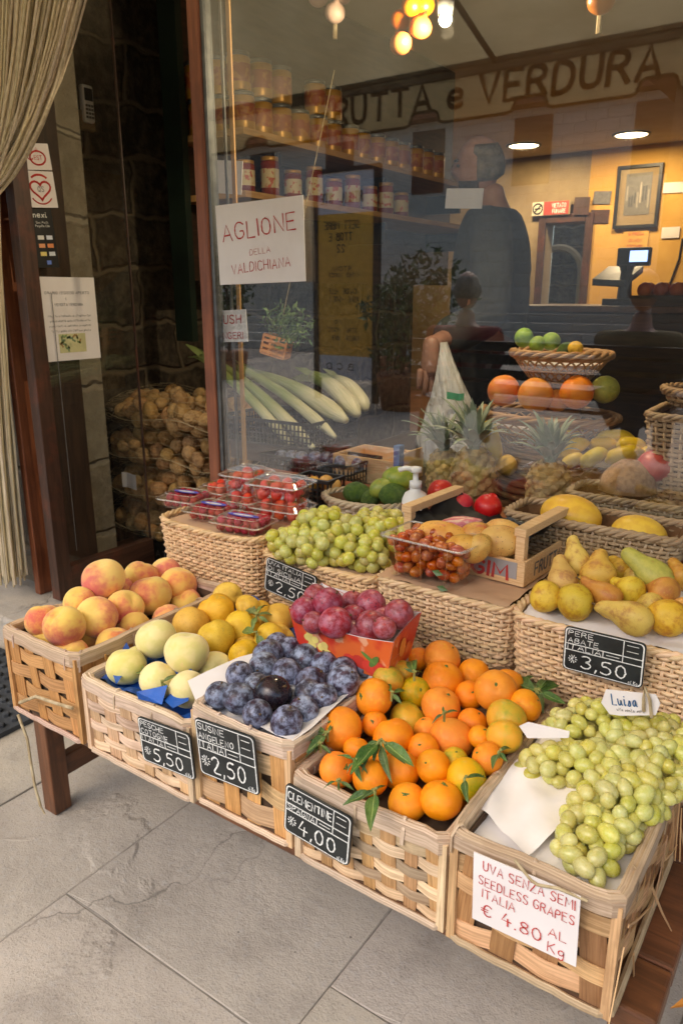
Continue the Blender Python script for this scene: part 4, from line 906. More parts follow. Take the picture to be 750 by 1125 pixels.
def crate(lab, x0, x1, y0, y1, z0, z1, nvf, nvs, nh, band, slat, rimc, wild=0.0, wslat=.6):
    rt = thing('woven_crate', lab, 'crate', ((x0+x1)/2, (y0+y1)/2, z0), 'woven chip wood crates at the front of the stall')
    m = MB(); A = .0030; taper = .008
    def wall(pa, pb, nrm, nv):
        pa, pb = Vector((pa[0], pa[1], 0)), Vector((pb[0], pb[1], 0)); n3 = Vector((nrm[0], nrm[1], 0)); U = vn(pb-pa); L = (pb-pa).length
        H = z1-z0
        def q(u, z, off): return pa+U*u+Vector((0, 0, z0+z))+n3*(off+taper*(z/H-1))
        for i in range(nv):
            u = L*(i+.5)/nv; lean = random.uniform(-.004, .004)*(1+wild*2); w = L/nv*wslat*random.uniform(.85, 1.12)
            m.ribbon([q(u+lean*(z/H-.5)*2, z, random.uniform(-.0004, .0004)) for z in (0.004, H*.5, H-.004)], U, w, .0016, n3, jit(slat, .2))
        rowh = (H-.024)/nh
        for r_ in range(nh):
            zc = .004+rowh*(r_+.5); bw = rowh*random.uniform(.64, .95); pts = []; tilt = random.uniform(-.003, .003)*(1+wild); wv = random.uniform(0, 6); zc += random.uniform(-.0015, .0015)
            ns = nv*6
            for k in range(ns+1):
                u = L*k/ns; off = A*math.cos(PI*(u/L*nv-.5)+PI*(r_ % 2))
                pts.append(q(u, zc+tilt*(u/L-.5)*2+.0012*math.sin(u*38+wv), off*random.uniform(.9, 1.15)))
            m.ribbon(pts, Vector((0, 0, 1)), bw, .0015, n3, jit(band if random.random() > .14 else tuple(x*.68 for x in band), .22))
    wall((x0, y0), (x1, y0), (0, -1), nvf); wall((x1, y0), (x1, y1), (1, 0), nvs); wall((x1, y1), (x0, y1), (0, 1), nvf); wall((x0, y1), (x0, y0), (-1, 0), nvs)
    part(m, 'woven_side', 'chip', rt)
    m = MB()                                                   # thin board shell inside the weave, and the floor
    e = .010
    for a, b in (((x0+e, y0+e, z0+.003), (x1-e, y0+e+.002, z1-.012)), ((x0+e, y1-e-.002, z0+.003), (x1-e, y1-e, z1-.012)), ((x0+e, y0+e+.002, z0+.003), (x0+e+.002, y1-e-.002, z1-.012)), ((x1-e-.002, y0+e+.002, z0+.003), (x1-e, y1-e-.002, z1-.012))): m.box(a, b)
    m.box((x0+e+.002, y0+e+.002, z0+.002), (x1-e-.002, y1-e-.002, z0+.006)); part(m, 'inner_board', 'dark_inside', rt)
    m = MB(); P, _ = resample(rim_path(x0-.003, x1+.003, y0-.003, y1+.003), 72); Q, _ = resample(rim_path(x0+.008, x1-.008, y0+.008, y1-.008), 72)
    wob = [.0016*math.sin(i*.5+x0*40)+random.uniform(-.0009, .0009) for i in range(72)]
    m.ribbon([Vector((p.x, p.y, z1-.009+w)) for p, w in zip(P+P[:1], wob+wob[:1])], Vector((0, 0, 1)), .018, .0028, [vn(p-Vector(((x0+x1)/2, (y0+y1)/2, 0))) for p in P+P[:1]], jit(rimc, .05))
    m.ribbon([Vector((p.x, p.y, z1-.008+w)) for p, w in zip(Q+Q[:1], wob+wob[:1])], Vector((0, 0, 1)), .016, .0028, [vn(p-Vector(((x0+x1)/2, (y0+y1)/2, 0))) for p in Q+Q[:1]], jit(rimc, .08))
    M_ = [(a+b)/2 for a, b in zip(P, Q)]
    m.tube([Vector((p.x, p.y, z1+.001+w)) for p, w in zip([a.lerp(b, .28) for a, b in zip(P, Q)], wob)], .0052, 6, jit(rimc, .06), closed=True)
    m.tube([Vector((p.x, p.y, z1+w)) for p, w in zip([a.lerp(b, .72) for a, b in zip(P, Q)], wob)], .0052, 6, jit(rimc, .1), closed=True)
    i = -3
    while i < 66:                                               # binding strips over the rim
        i += random.randint(3, 9); p, q_ = P[i % 72], Q[i % 72]; t = vn(P[(i+1) % 72]-P[i % 72-1]); w = random.uniform(.0025, .0055)
        out = vn(p-q_)
        pts = [p+out*.0025+Vector((0, 0, z1-.026)), p+out*.003+Vector((0, 0, z1-.004)), p.lerp(q_, .3)+Vector((0, 0, z1+.0075)), p.lerp(q_, .7)+Vector((0, 0, z1+.0075)), q_-out*.003+Vector((0, 0, z1-.004)), q_-out*.0025+Vector((0, 0, z1-.02))]
        sh = t*random.uniform(.0, .010); nn = [out, out, Vector((0, 0, 1)), Vector((0, 0, 1)), -out, -out]
        m.ribbon([v+sh*(k/5) for k, v in enumerate(pts)], t, w, .0012, nn, jit(rimc, .16))
    part(m, 'rim', 'chip', rt)
    m = MB(); B, _ = resample(rim_path(x0-.001, x1+.001, y0-.001, y1+.001), 60); m.tube([Vector((p.x, p.y, z0+.005+random.uniform(-.001, .001))) for p in B], .0046, 6, jit(rimc, .08), closed=True)
    for sx in (x0+.004, x1-.004):
        for sy in (y0+.004, y1-.004): m.box((sx-.005, sy-.005, z0+.002), (sx+.005, sy+.005, z1-.004), jit(band, .15))
    part(m, 'corner_frame', 'chip', rt)
    if wild:                                                    # loose splinters and cord
        m = MB()
        for _ in range(int(11*wild)):
            side = True
            if side: a = Vector((x1+.006, random.uniform(y0, y1), random.uniform(z0+.03, z1-.01))); d = Vector((random.uniform(.0, .12), random.uniform(-1, 1), random.uniform(-.9, -.2)))
            else: a = Vector((random.uniform(x0, x1), y0-.006, random.uniform(z0+.004, z0+.03))); d = Vector((random.uniform(-1, 1), random.uniform(-.08, 0), random.uniform(-.15, .15)))
            d = vn(d)*random.uniform(.04, .1); m.ribbon([a, a+d*.5+Vector((0, 0, -.003)), a+d], vn(d.cross(Vector((1, 0, 0)) if side else Vector((0, 1, 0)))), [.004, .003, .0012], .0012, Vector((1, 0, 0)) if side else Vector((0, -1, 0)), jit(band, .25))
        part(m, 'loose_splinters', 'chip', rt)
    return rt
PALE = (.74, .52, .36); ORANGE = (.66, .33, .115); TAN = (.68, .42, .21); GREYP = (.62, .49, .37); BROWN = (.40, .21, .09)
CR = {}
CR['peach'] = crate('orange woven crate of rosy peaches with a loose cord at its corner', -1.205, -1.0, .66, 1.03, .358, .522, 4, 7, 4, (.74, .40, .15), (.68, .34, .11), (.66, .48, .34), 1.0, .5)
CR['pale'] = crate('pale pinkish woven crate of quinces and pale peaches with blue foil showing', -.985, -.735, .66, 1.03, .357, .492, 6, 9, 6, (.86, .64, .43), (.80, .53, .29), (.80, .62, .45))
CR['plum'] = crate('woven crate of dark plums lined with white paper, wide orange slats', -.727, -.545, .66, 1.02, .368, .526, 4, 7, 3, (.84, .57, .30), (.78, .43, .15), (.80, .63, .46), .4)
CR['clem'] = crate('woven crate heaped with clementines, pale bands over brown slats', -.538, -.314, .66, 1.03, .360, .490, 7, 10, 6, (.86, .64, .41), (.66, .39, .17), (.72, .55, .39), .15)
CR['grape'] = crate('weathered tan woven crate of seedless grapes nearest the camera', -.308, -.118, .66, .965, .358, .510, 4, 7, 4, (.74, .46, .23), (.46, .24, .10), (.62, .47, .31), 1.0)
m = MB(); a = at(20, 785, Y=.65); b = at(45, 886, Y=.63)
m.tube([a, a.lerp(b, .25)+Vector((.012, 0, 0)), a.lerp(b, .5)+Vector((.004, 0, 0)), a.lerp(b, .8)+Vector((-.003, 0, .0)), b], .0026, 6); m.tube([b, b+Vector((.01, 0, -.012))], .0016, 5)
m.tube([at(22, 772, Y=.648), at(40, 765, Y=.646), at(60, 772, Y=.646), at(80, 778, Y=.646)], .003, 6)
part(m, 'loose_cord', 'twine', CR['peach'])
def heap(rt, name, mat, x0, x1, y0, y1, fn, nx=22, ny=26, crumple=.004, over=None):
    """bedding under the fruit: a crumpled sheet; over = list of sides hanging over the rim"""
    ph = [random.uniform(0, 6) for _ in range(6)]
    def f(u, v):
        x = x0+(x1-x0)*u; y = y0+(y1-y0)*v; e = min(u, 1-u, v, 1-v)
        z = fn(x, y)
        z += crumple*(math.sin(x*90+ph[0]+2*math.sin(y*50+ph[1]))+math.sin(y*110+ph[2]+2*math.sin(x*40+ph[3])))*.5+random.uniform(-1, 1)*crumple*.3
        return Vector((x, y, z))
    m = MB(); m.grid(nx, ny, f); return part(m, name, mat, rt, True)
def clampz(zr, slope, z0, y0, r): return lambda x, y: z0+slope*(y-y0)-r
# ------------------------------------------------------------------ wicker
def wicker(lab, x0, x1, y0, y1, z0, z1, tone, flare=.02, pitch=.0076, rr=.0036, stake=.0125, oval=False, rope=.008, grp=None, name='wicker_basket', dip=0, floor_=.4, cat='basket', open_=False):
    rt = thing(name, lab, cat, ((x0+x1)/2, (y0+y1)/2, z0), grp)
    cx, cy = (x0+x1)/2, (y0+y1)/2
    def path(f, n):
        k = 1-flare*2*(1-f)/max(1e-6, min(x1-x0, y1-y0))*1.0
        hx, hy = (x1-x0)/2*k, (y1-y0)/2*k
        if oval: pts = [(cx+hx*math.cos(2*PI*i/60), cy+hy*math.sin(2*PI*i/60)) for i in range(60)]
        else: pts = rim_path(cx-hx, cx+hx, cy-hy, cy+hy, .028, 6)
        return resample(pts, n)
    _, per = path(1, 40); ns = int(per/stake/2)*2; N = ns*4; rows = max(3, int((z1-z0)/pitch))
    m = MB()
    for r_ in range(rows):
        f = (r_+.5)/rows; P, _ = path(f, N); z = z0+(z1-z0)*f; pts = []
        ctr = Vector((cx, cy, 0)); dz = random.uniform(-.0007, .0007); ph = random.uniform(0, 6)
        for i, p in enumerate(P):
            t = vn(P[(i+1) % N]-P[i-1]); o = Vector((t.y, -t.x, 0)); amp = rr*.85*math.cos(PI*i/4+PI*(r_ % 2))
            pts.append(Vector((p.x, p.y, z+dz+.0007*math.sin(i*.11+ph)+dip*f*(abs(p.x-cx)/(x1-x0)*2)**2))+o*amp)
        m.tube(pts, rr*random.uniform(.88, 1.08), 5, jit(tone, .16), closed=True)
    part(m, 'weave', 'wicker', rt, True)
    m = MB(); A, _ = path(0, ns); B, _ = path(1, ns)
    for a, b in zip(A, B): m.tube([Vector((a.x, a.y, z0)), Vector((b.x, b.y, z1+dip*(abs(b.x-cx)/(x1-x0)*2)**2))], rr*.8, 5, jit(tone, .2))
    part(m, 'stakes', 'wicker', rt, True)
    m = MB(); n = 90; P, _ = path(1, n)
    for st in range(3):
        pts = []
        for i, p in enumerate(P):
            t = vn(P[(i+1) % n]-P[i-1]); o = Vector((t.y, -t.x, 0)); a = i*2*PI/ (n/ (per/.05 if per/.05 == int(per/.05) else int(per/.05)))+st*2*PI/3
            pts.append(Vector((p.x, p.y, z1+rope*.3+dip*(abs(p.x-cx)/(x1-x0)*2)**2))+o*(rope*.55*math.cos(a))+Vector((0, 0, rope*.5*math.sin(a))))
        m.tube(pts, rope*.52, 6, jit(tone, .1), closed=True)
    part(m, 'rim', 'wicker', rt, True)
    m = MB(); k = 24; bt = [resample([(q.x, q.y) for q in path(f, 60)[0]], k)[0] for f in (0, .5, .96)]
    vs = []
    for f, ring in zip((0, .5, .96), bt):
        for q in ring: d = Vector((cx-q.x, cy-q.y, 0)); q2 = Vector((q.x, q.y, 0))+vn(d)*.007; vs.append(Vector((q2.x, q2.y, z0+.002+(z1-z0)*f)))
    fs = [tuple(range(k))]+[(j*k+i, j*k+(i+1) % k, (j+1)*k+(i+1) % k, (j+1)*k+i) for j in range(2) for i in range(k)]
    m.add(vs, fs); part(m, 'lining', 'lining_tan', rt)
    return rt
simple('lining_tan', rgb(128, 92, 58), rgb(104, 74, 46), 30, .9)
WT = (.86, .60, .33); WT2 = (.84, .62, .37); WG = (.50, .36, .21); WD = (.36, .21, .10)
G = 'wicker baskets in the back row of the stall'
BK = {}
BK['berry'] = wicker('honey wicker basket with clear berry punnets on top, left end of the back row', -1.262, -.968, 1.08, 1.335, TZ+.004, .606, (.88, .61, .34), .014, grp=G, dip=.008)
BK['uva'] = wicker('honey wicker basket of round green grapes behind the UVA ITALIA price card', -.962, -.69, 1.085, 1.335, TZ+.004, .588, WT, .012, grp=G)
BK['box'] = wicker('honey wicker basket covered with brown paper under the jujube box and cactus pear crate', -.682, -.418, 1.08, 1.335, TZ+.004, .598, WT2, .014, grp=G)
BK['pear'] = wicker('honey wicker basket of pears with a 3,50 price card at the right end', -.410, -.098, 1.06, 1.305, TZ+.004, .602, (.86, .62, .37), .012, grp=G)
heap(BK['box'], 'paper_cover', 'kraft', -.676, -.424, 1.078, 1.33, lambda x, y: .609, crumple=.002)
# ------------------------------------------------------------------ price cards
def d_card(name_rows, price, band=.52):
    def d(o, X, Yv, N, w, h, th):
        m = MB(); e = .0022; r_ = .006; ol = []
        for sx, sy, a0 in ((1, 1, 0), (-1, 1, 90), (-1, -1, 180), (1, -1, 270)):
            for k in range(4): a = R(a0+k*30); ol.append(X*(sx*(w/2-r_-.0015)+math.cos(a)*r_)+Yv*(sy*(h/2-r_-.0015)+math.sin(a)*r_)+N*(th/2+.0006))
        cen = [p-vn(p-N*p.dot(N))*e for p in ol]; n = len(ol)
        m.add(ol+cen, [(i, (i+1) % n, n+(i+1) % n, n+i) for i in range(n)])
        def bar(a, b, t=.0013): m.obox((a+b)/2, vn(b-a), N.cross(vn(b-a)), N, (b-a).length/2, t/2, .0002)
        L = lambda fx, fy: X*(w*(fx-.5))+Yv*(h*(.5-fy))+N*(th/2+.0004)
        bar(L(.03, band), L(.97, band)); bar(L(.03, band-.14), L(.97, band-.14)); bar(L(.74, .04), L(.74, band)); bar(L(.5, band-.14), L(.5, band)); bar(L(.78, .12), L(.92, .12), .0008); bar(L(.78, .25), L(.92, .25), .0008); bar(L(.54, band-.07), L(.7, band-.07), .0008)
        m.build('border', 'chalk', o)
        rows = []
        k = len(name_rows)
        for i, t in enumerate(name_rows):
            fh = (.105 if k == 3 else (.15 if i == 0 else .105)); base = (.175, .335, .488)[i] if k == 3 else (.27, .488)[i]
            last = i == k-1; rows.append((t, .055, base, fh, min(.42 if last else .66, (.07 if k == 3 else .068)*len(t)+.03)))
        lines_of(o, 'lettering', 'chalk', rows, X, Yv, N, w, h, th, .3, .15)
        lines_of(o, 'price', 'chalk', [(price, .24, .88, .28, .56), ], X, Yv, N, w, h, th, .25, .11)
        m = MB(); c = L(.13, .72)+N*.0004
        for i in range(10): a = i*PI/5; m.obox(c+(X*math.cos(a)+Yv*math.sin(a))*h*.075, X*math.cos(a)+Yv*math.sin(a), Yv*math.cos(a)-X*math.sin(a), N, h*.02, h*.008, .0002)
        write(m, '€', c-X*h*.03-Yv*h*.04+N*.0002, X, Yv, N, h*.085, h*.014, wob=0); write(m, 'al kg', L(.83, .95)+N*.0004, X, Yv, N, h*.07, h*.011, wob=.05, width=w*.11); m.build('small_print', 'chalk', o)
    return d
def price_card(lab, px, Y, rows, price):
    return flat_panel('price_card', lab, 'price card', px, dict(Y=Y), 'slate', .0028, group='black price cards', draw=d_card(rows, price), rounded=.007)
price_card('black chalk price card PESCHE COTOGNE 5,50 on the pale crate', [(154, 787), (212, 808), (213, 856), (156, 833)], .645, ['PESCHE', 'COTOGNE', 'ITALIA'], '5,50')
price_card('black chalk price card SUSINE ANGELENO 2,50 on the plum crate', [(222, 790), (287, 815), (279, 869), (214, 845)], .645, ['SUSINE', 'ANGELENO', 'ITALIA'], '2,50')
price_card('black chalk price card CLEMENTINE SPAGNA 4,00 on the clementine crate', [(314, 858), (387, 899), (384, 952), (313, 911)], .644, ['CLEMENTINE', 'SPAGNA'], '4,00')
price_card('black price card UVA ITALIA DI SICILIA half hidden behind the red plum carton', [(294, 611), (348, 634), (345, 671), (290, 647)], 1.06, ['UVA ITALIA', 'DI SICILIA', 'ITALIA'], '2,50')
price_card('black chalk price card PERE ABATE 3,50 on the pear basket', [(620, 686), (710, 708), (705, 756), (618, 734)], 1.035, ['PERE', 'ABATE', 'ITALIA'], '3,50')
def d_uva(o, X, Yv, N, w, h, th):
    lines_of(o, 'lettering', 'red_ink', [('UVA SENZA SEMI', .1, .2, .13, .86), ('SEEDLESS GRAPES', .06, .42, .125, .9), ('ITALIA', .1, .6, .12, .32), ('€ 4.80', .1, .86, .17, .58), ('AL', .74, .72, .12, .16), ('Kg', .74, .95, .14, .15)], X, Yv, N, w, h, th, .2, .1)
flat_panel('price_paper', 'white paper with red writing UVA SENZA SEMI SEEDLESS GRAPES 4.80 on the nearest crate', 'price paper', [(524, 938), (641, 986), (629, 1061), (515, 1006)], dict(Y=.642), 'white_paper', .0012, draw=d_uva)
m = MB(); a = at(583, 967, Y=.640); b = at(613, 976, Y=.640)
m.tube([at(565, 945, Y=.645), a, at(590, 972, Y=.639), b, at(645, 990, Y=.643)], .0018, 5); tag(m.build('tie_string', 'twine'), 'twine loop holding the white price paper to the crate rim', 'string')
def tagcard(lab, px, Y, pts, text):
    P = [at(a, b, Y=Y) for a, b in px]; c = sum(P, Vector())/4; X = vn((P[1]+P[2])-(P[0]+P[3])); Yv = (P[0]+P[1])-(P[2]+P[3]); Yv = vn(Yv-X*Yv.dot(X)); N = X.cross(Yv)
    w = (P[1]-P[0]).length; h = (P[0]-P[3]).length; m = MB(); ol = [X*(w*(a-.5))+Yv*(h*(b-.5)) for a, b in pts]; n = len(ol)
    m.add([p+N*.0006 for p in ol]+[p-N*.0006 for p in ol], [tuple(range(n)), tuple(reversed(range(n, 2*n)))]+[(i, n+i, n+(i+1) % n, (i+1) % n) for i in range(n)])
    o = m.build('name_tag', 'white_paper'); o.location = c; tag(o, lab, 'tag')
    if text:
        m = MB(); write(m, 'Luisa', X*(-w*.30)-Yv*h*.08+N*.0012, X, Yv, N, h*.42, h*.05, wob=.05, width=w*.42); m.build('lettering', 'blue_ink', o)
        m = MB(); write(m, 'uva senza semi', X*(-w*.24)-Yv*h*.3+N*.0012, X, Yv, N, h*.12, h*.016, wob=.02, width=w*.46); m.build('small_print', 'grey_ink', o)
        m = MB(); m.tube([X*w*.22-Yv*h*.2+N*.003, X*w*.26+Yv*h*.3+N*.006, X*w*.3+Yv*h*.75+N*.004, X*w*.36+Yv*h*.3+N*.006, X*w*.34-Yv*h*.4+N*.004], .0022, 5); m.build('bag_tie', 'twine', o)
    return o
tagcard('white pointed tag reading Luisa standing among the seedless grapes below the pear price card', [(660, 757), (726, 764), (724, 788), (660, 784)], .90, [(0, .45), (.12, 1), (.95, .95), (1, .6), (.9, .15), (.3, 0), (.12, .02)], True)
tagcard('plain pale pointed tag lying on the left side of the seedless grapes', [(571, 793), (626, 796), (626, 815), (571, 812)], .83, [(0, .75), (.2, 1), (1, .6), (.95, .25), (.12, .1)], False)
# ------------------------------------------------------------------ red plum carton
def carton_mat():
    t = NT('carton_print'); v = t.coord('Object', rnd=False); n1 = t.noise(v, 14, 3); n2 = t.noise(v, 32, 3)
    col = t.mix(t.ramp(n1, 0, 1, .42, .56), rgb(206, 58, 40), rgb(226, 108, 50)); col = t.mix(t.ramp(n2, 0, .7, .58, .66), col, rgb(238, 190, 150)); t.principled(col, .4); MATS['carton_print'] = t.m
carton_mat()
zt = .606; L_, F_, R_ = at(317, 668, Z=zt), at(432, 706, Z=zt), at(463, 672, Z=zt+.006); K_ = L_+R_-F_
cen = (L_+F_+R_+K_)/4; zb = .532
ctn = thing('fruit_carton', 'red printed cardboard carton with fruit pictures heaped with red plums', 'carton', (cen.x, cen.y, zb))
tops = [L_, F_, R_, K_]; bots = [Vector((cen.x+(p.x-cen.x)*.84, cen.y+(p.y-cen.y)*.84, zb)) for p in tops]
m = MB(); mi = MB(); pr_ = MB()
for i in range(4):
    a, b = tops[i], tops[(i+1) % 4]; c, d = bots[(i+1) % 4], bots[i]; n = 12
    dip = [.012*math.sin(PI*k/n) if i in (0, 2) else -.004*math.sin(PI*k/n) for k in range(n+1)]
    up = [a.lerp(b, k/n)-Vector((0, 0, dip[k])) for k in range(n+1)]; lo = [d.lerp(c, k/n) for k in range(n+1)]
    nn = vn((b-a).cross(d-a)); nn = -nn if nn.dot(a-cen) < 0 and nn.dot((a+b)/2-cen) < 0 else nn
    m.add(up+lo, [(k, k+1, n+2+k, n+1+k) for k in range(n)])
    mi.add([p-nn*.002 for p in up]+[p-nn*.002 for p in lo], [(k, k+1, n+2+k, n+1+k) for k in range(n)])
    if i in (0, 1):
        U = vn(b-a); V = vn(a-d); W = (b-a).length; Hh = (a-d).length
        def el(u, v, rx, ry, col, an=0, lift=.0008):
            q = d.lerp(c, u).lerp(a.lerp(b, u), v)+nn*lift; ca, sa = math.cos(an), math.sin(an)
            pr_.add([q+U*(math.cos(t)*rx*ca-math.sin(t)*ry*sa)+V*(math.cos(t)*rx*sa+math.sin(t)*ry*ca) for t in [2*PI*k/12 for k in range(12)]], [tuple(range(12))], col)
        if i == 0:
            for k in range(14): el(.08+.3*random.random(), .2+.3*random.random(), .008, .006, jit((.85, .68, .2), .15), .5, .0008+k*.00006)
            for k in range(4): el(.62+.1*k, .22+.05*(k % 2), .014, .012, jit((.72, .06, .04), .2), 0, .0018+k*.00006)
            el(.86, .4, .016, .005, (.12, .22, .05), .8, .0022); el(.8, .45, .014, .004, (.15, .28, .06), -.6, .0023)
        else: el(.45, .55, .012, .022, (.86, .36, .08), .3); el(.7, .4, .01, .012, (.8, .2, .06), 0, .001)
part(m, 'carton_wall', 'carton_print', ctn); part(mi, 'carton_inside', 'white_paper', ctn); part(pr_, 'printed_fruit', 'paint_gloss', ctn)
m = MB(); m.add([b+Vector((0, 0, .001)) for b in bots], [(0, 1, 2, 3)]); m.add([p.lerp(q, .45) for p, q in zip(bots, tops)], [(0, 1, 2, 3)]); part(m, 'carton_floor', 'white_paper', ctn)
# white flap of the carton
m = MB(); a, b = at(345, 640, Y=1.035), at(388, 655, Y=1.0); m.add([at(343, 640, Y=1.045), at(392, 652, Y=1.03), at(392, 672, Y=1.03), at(343, 665, Y=1.045)], [(0, 1, 2, 3)]); part(m, 'carton_flap', 'white_paper', ctn)
# ------------------------------------------------------------------ fruit materials
def fruit_mat(name, c1, c2, c3=None, s=1.6, lo=.4, hi=.6, lo3=.55, hi3=.7, rough=.5, pores=0, pore_d=.02, bloom=None, speck=None, vary=(.008, .1, .06), sss=.0, axis=None, fuzz=0, lump=0, coat=0):
    t = NT(name); v = t.coord('Object'); n1 = t.noise(v, s, 4, .55)
    if axis:
        o = t.coord('Object', rnd=False); sp = t.n('ShaderNodeSeparateXYZ'); t.l(o, sp.inputs[0]); n1 = t.math('ADD', n1, t.math('MULTIPLY', sp.outputs['XYZ'.index(axis[0])], axis[1]))
    col = t.mix(t.ramp(n1, 0, 1, lo, hi), c1, c2)
    if c3: col = t.mix(t.ramp(t.math('ADD', n1, t.math('MULTIPLY_ADD', t.noise(v, s*4, 4, .6), .3, -.15)), 0, 1, lo3, hi3), col, c3)
    if bloom: col = t.mix(t.ramp(t.noise(v, bloom[1], 5, .65), 0, bloom[2], .38, .66), col, bloom[0])
    if speck: col = t.mix(t.ramp(t.voro(v, speck[1]), speck[2], 0, .12, .22), col, speck[0])
    if vary: col = t.vary(col, *vary)
    nrm = None
    if pores: nrm = t.bump(t.math('MULTIPLY', t.ramp(t.voro(v, pores), 0, 1, .0, .5), 1.0), .35, pore_d)
    if lump: nrm = t.bump(t.noise(v, lump, 3), .5, .05, nrm)
    kw = {}
    if sss: kw = {'Subsurface Weight': sss, 'Subsurface Radius': (1, .6, .25), 'Subsurface Scale': .25}
    if fuzz: kw['Sheen Weight'] = fuzz; kw['Sheen Roughness'] = .5
    if coat: kw['Coat Weight'] = coat; kw['Coat Roughness'] = .15
    rr = t.ramp(t.noise(v, 5, 3), rough-.07, rough+.1, .3, .7)
    t.principled(col, rr, nrm, **kw); MATS[name] = t.m
fruit_mat('peach_skin', rgb(242, 204, 106), rgb(240, 176, 96), rgb(214, 106, 88), .8, .36, .70, .47, .86, .70, axis=('X', .22), fuzz=.25, pores=60, pore_d=.006)
fruit_mat('pale_peach_skin', rgb(238, 220, 148), rgb(226, 212, 126), rgb(240, 206, 150), 1.2, .4, .6, .62, .8, .72, fuzz=.3, vary=(.006, .05, .06))
fruit_mat('quince_skin', rgb(228, 184, 66), rgb(214, 166, 52), rgb(186, 156, 66), 1.3, .4, .6, .62, .75, .6, speck=(rgb(150, 116, 40), 9, .5))
fruit_mat('plum_skin', rgb(38, 30, 46), rgb(60, 38, 54), rgb(98, 50, 54), 1.6, .45, .65, .66, .82, .46, bloom=(rgb(150, 160, 186), 1.9, .88), speck=(rgb(120, 112, 122), 22, .5), vary=(.012, .18, .1))
fruit_mat('glossy_plum_skin', rgb(26, 20, 28), rgb(48, 28, 34), None, 1.6, rough=.22, speck=(rgb(120, 112, 122), 22, .4))
fruit_mat('red_plum_skin', rgb(132, 28, 44), rgb(164, 44, 52), rgb(100, 22, 44), 1.8, .4, .6, .6, .72, .4, bloom=(rgb(184, 124, 142), 2.2, .6), speck=(rgb(206, 140, 130), 16, .55), vary=(.01, .14, .06))
fruit_mat('clementine_skin', rgb(243, 148, 12), rgb(238, 132, 8), rgb(240, 164, 24), 1.0, .4, .65, .6, .8, .44, pores=34, pore_d=.05, vary=(.006, .09, .03))
fruit_mat('green_clementine_skin', rgb(228, 164, 24), rgb(200, 168, 32), rgb(168, 160, 34), 1.0, .4, .62, .58, .75, .38, pores=34, pore_d=.035, axis=('Z', .12), vary=(.008, .06, .04))
fruit_mat('orange_skin', rgb(244, 152, 36), rgb(238, 132, 40), rgb(236, 118, 64), .9, .42, .6, .6, .8, .4, pores=38, pore_d=.03)
fruit_mat('lime_skin', rgb(156, 190, 44), rgb(126, 168, 36), rgb(196, 200, 70), 1.0, .4, .6, .62, .8, .38, pores=30, pore_d=.03)
fruit_mat('pomelo_skin', rgb(196, 188, 64), rgb(170, 172, 56), rgb(212, 190, 80), 1.3, .4, .6, .6, .75, .45, pores=30, pore_d=.03)
fruit_mat('pear_skin', rgb(216, 180, 78), rgb(204, 160, 66), rgb(178, 126, 58), 1.3, .4, .66, .5, .74, .55, speck=(rgb(140, 104, 44), 18, .6), vary=(.012, .12, .08))
fruit_mat('green_pear_skin', rgb(186, 178, 82), rgb(170, 166, 74), rgb(172, 138, 70), 2.2, .4, .62, .62, .75, .52, speck=(rgb(140, 112, 48), 18, .6))
fruit_mat('russet_pear_skin', rgb(204, 148, 70), rgb(186, 122, 58), rgb(200, 162, 76), 1.4, .4, .62, .6, .75, .5, speck=(rgb(140, 90, 44), 18, .6))
fruit_mat('grape_skin', rgb(222, 206, 106), rgb(206, 194, 84), rgb(224, 200, 116), 1.3, .4, .65, .68, .85, .27, vary=(.012, .12, .1), sss=.35, bloom=(rgb(206, 206, 140), 2.5, .3))
fruit_mat('italia_grape_skin', rgb(216, 200, 92), rgb(196, 190, 72), rgb(226, 184, 96), 1.2, .4, .65, .62, .82, .27, vary=(.016, .12, .1), sss=.35, bloom=(rgb(210, 206, 140), 2.5, .3))
fruit_mat('jujube_skin', rgb(160, 70, 34), rgb(190, 104, 50), rgb(128, 50, 28), 1.3, .4, .6, .62, .75, .25, vary=(.014, .2, .08))
fruit_mat('strawberry_skin', rgb(226, 50, 38), rgb(236, 84, 58), None, 1.6, rough=.3, speck=(rgb(230, 160, 70), 9, .7), pores=9, pore_d=.05)
fruit_mat('raspberry_skin', rgb(196, 44, 56), rgb(168, 30, 46), None, 2, rough=.45, pores=6, pore_d=.2, vary=(.01, .2, .05))
fruit_mat('pomegranate_skin', rgb(188, 34, 34), rgb(206, 54, 42), rgb(206, 96, 70), 1.3, .4, .65, .62, .78, .36)
fruit_mat('avocado_skin', rgb(86, 110, 40), rgb(62, 90, 32), rgb(120, 130, 56), 2.5, .4, .62, .66, .8, .45, lump=14)
fruit_mat('mango_skin', rgb(150, 158, 62), rgb(120, 140, 52), rgb(170, 150, 60), 1.2, .4, .62, .6, .75, .42)
fruit_mat('cactus_pear_skin', rgb(222, 172, 84), rgb(208, 150, 66), rgb(196, 110, 64), 1.1, .4, .62, .62, .78, .5, speck=(rgb(120, 84, 40), 5.5, .85))
fruit_mat('melon_skin', rgb(234, 186, 30), rgb(224, 170, 22), None, 2, rough=.42)
fruit_mat('banana_skin', rgb(232, 200, 44), rgb(220, 190, 36), rgb(176, 176, 60), 2.4, .4, .62, .7, .85, .42, speck=(rgb(120, 90, 30), 16, .35), vary=(.01, .08, .05))
fruit_mat('potato_skin', rgb(202, 160, 104), rgb(180, 138, 86), rgb(150, 112, 70), 1.8, .4, .62, .6, .75, .75, lump=5, vary=(.01, .15, .06))
fruit_mat('pineapple_skin', rgb(170, 128, 64), rgb(136, 112, 62), rgb(196, 144, 60), 9, .4, .62, .58, .72, .6, vary=None)
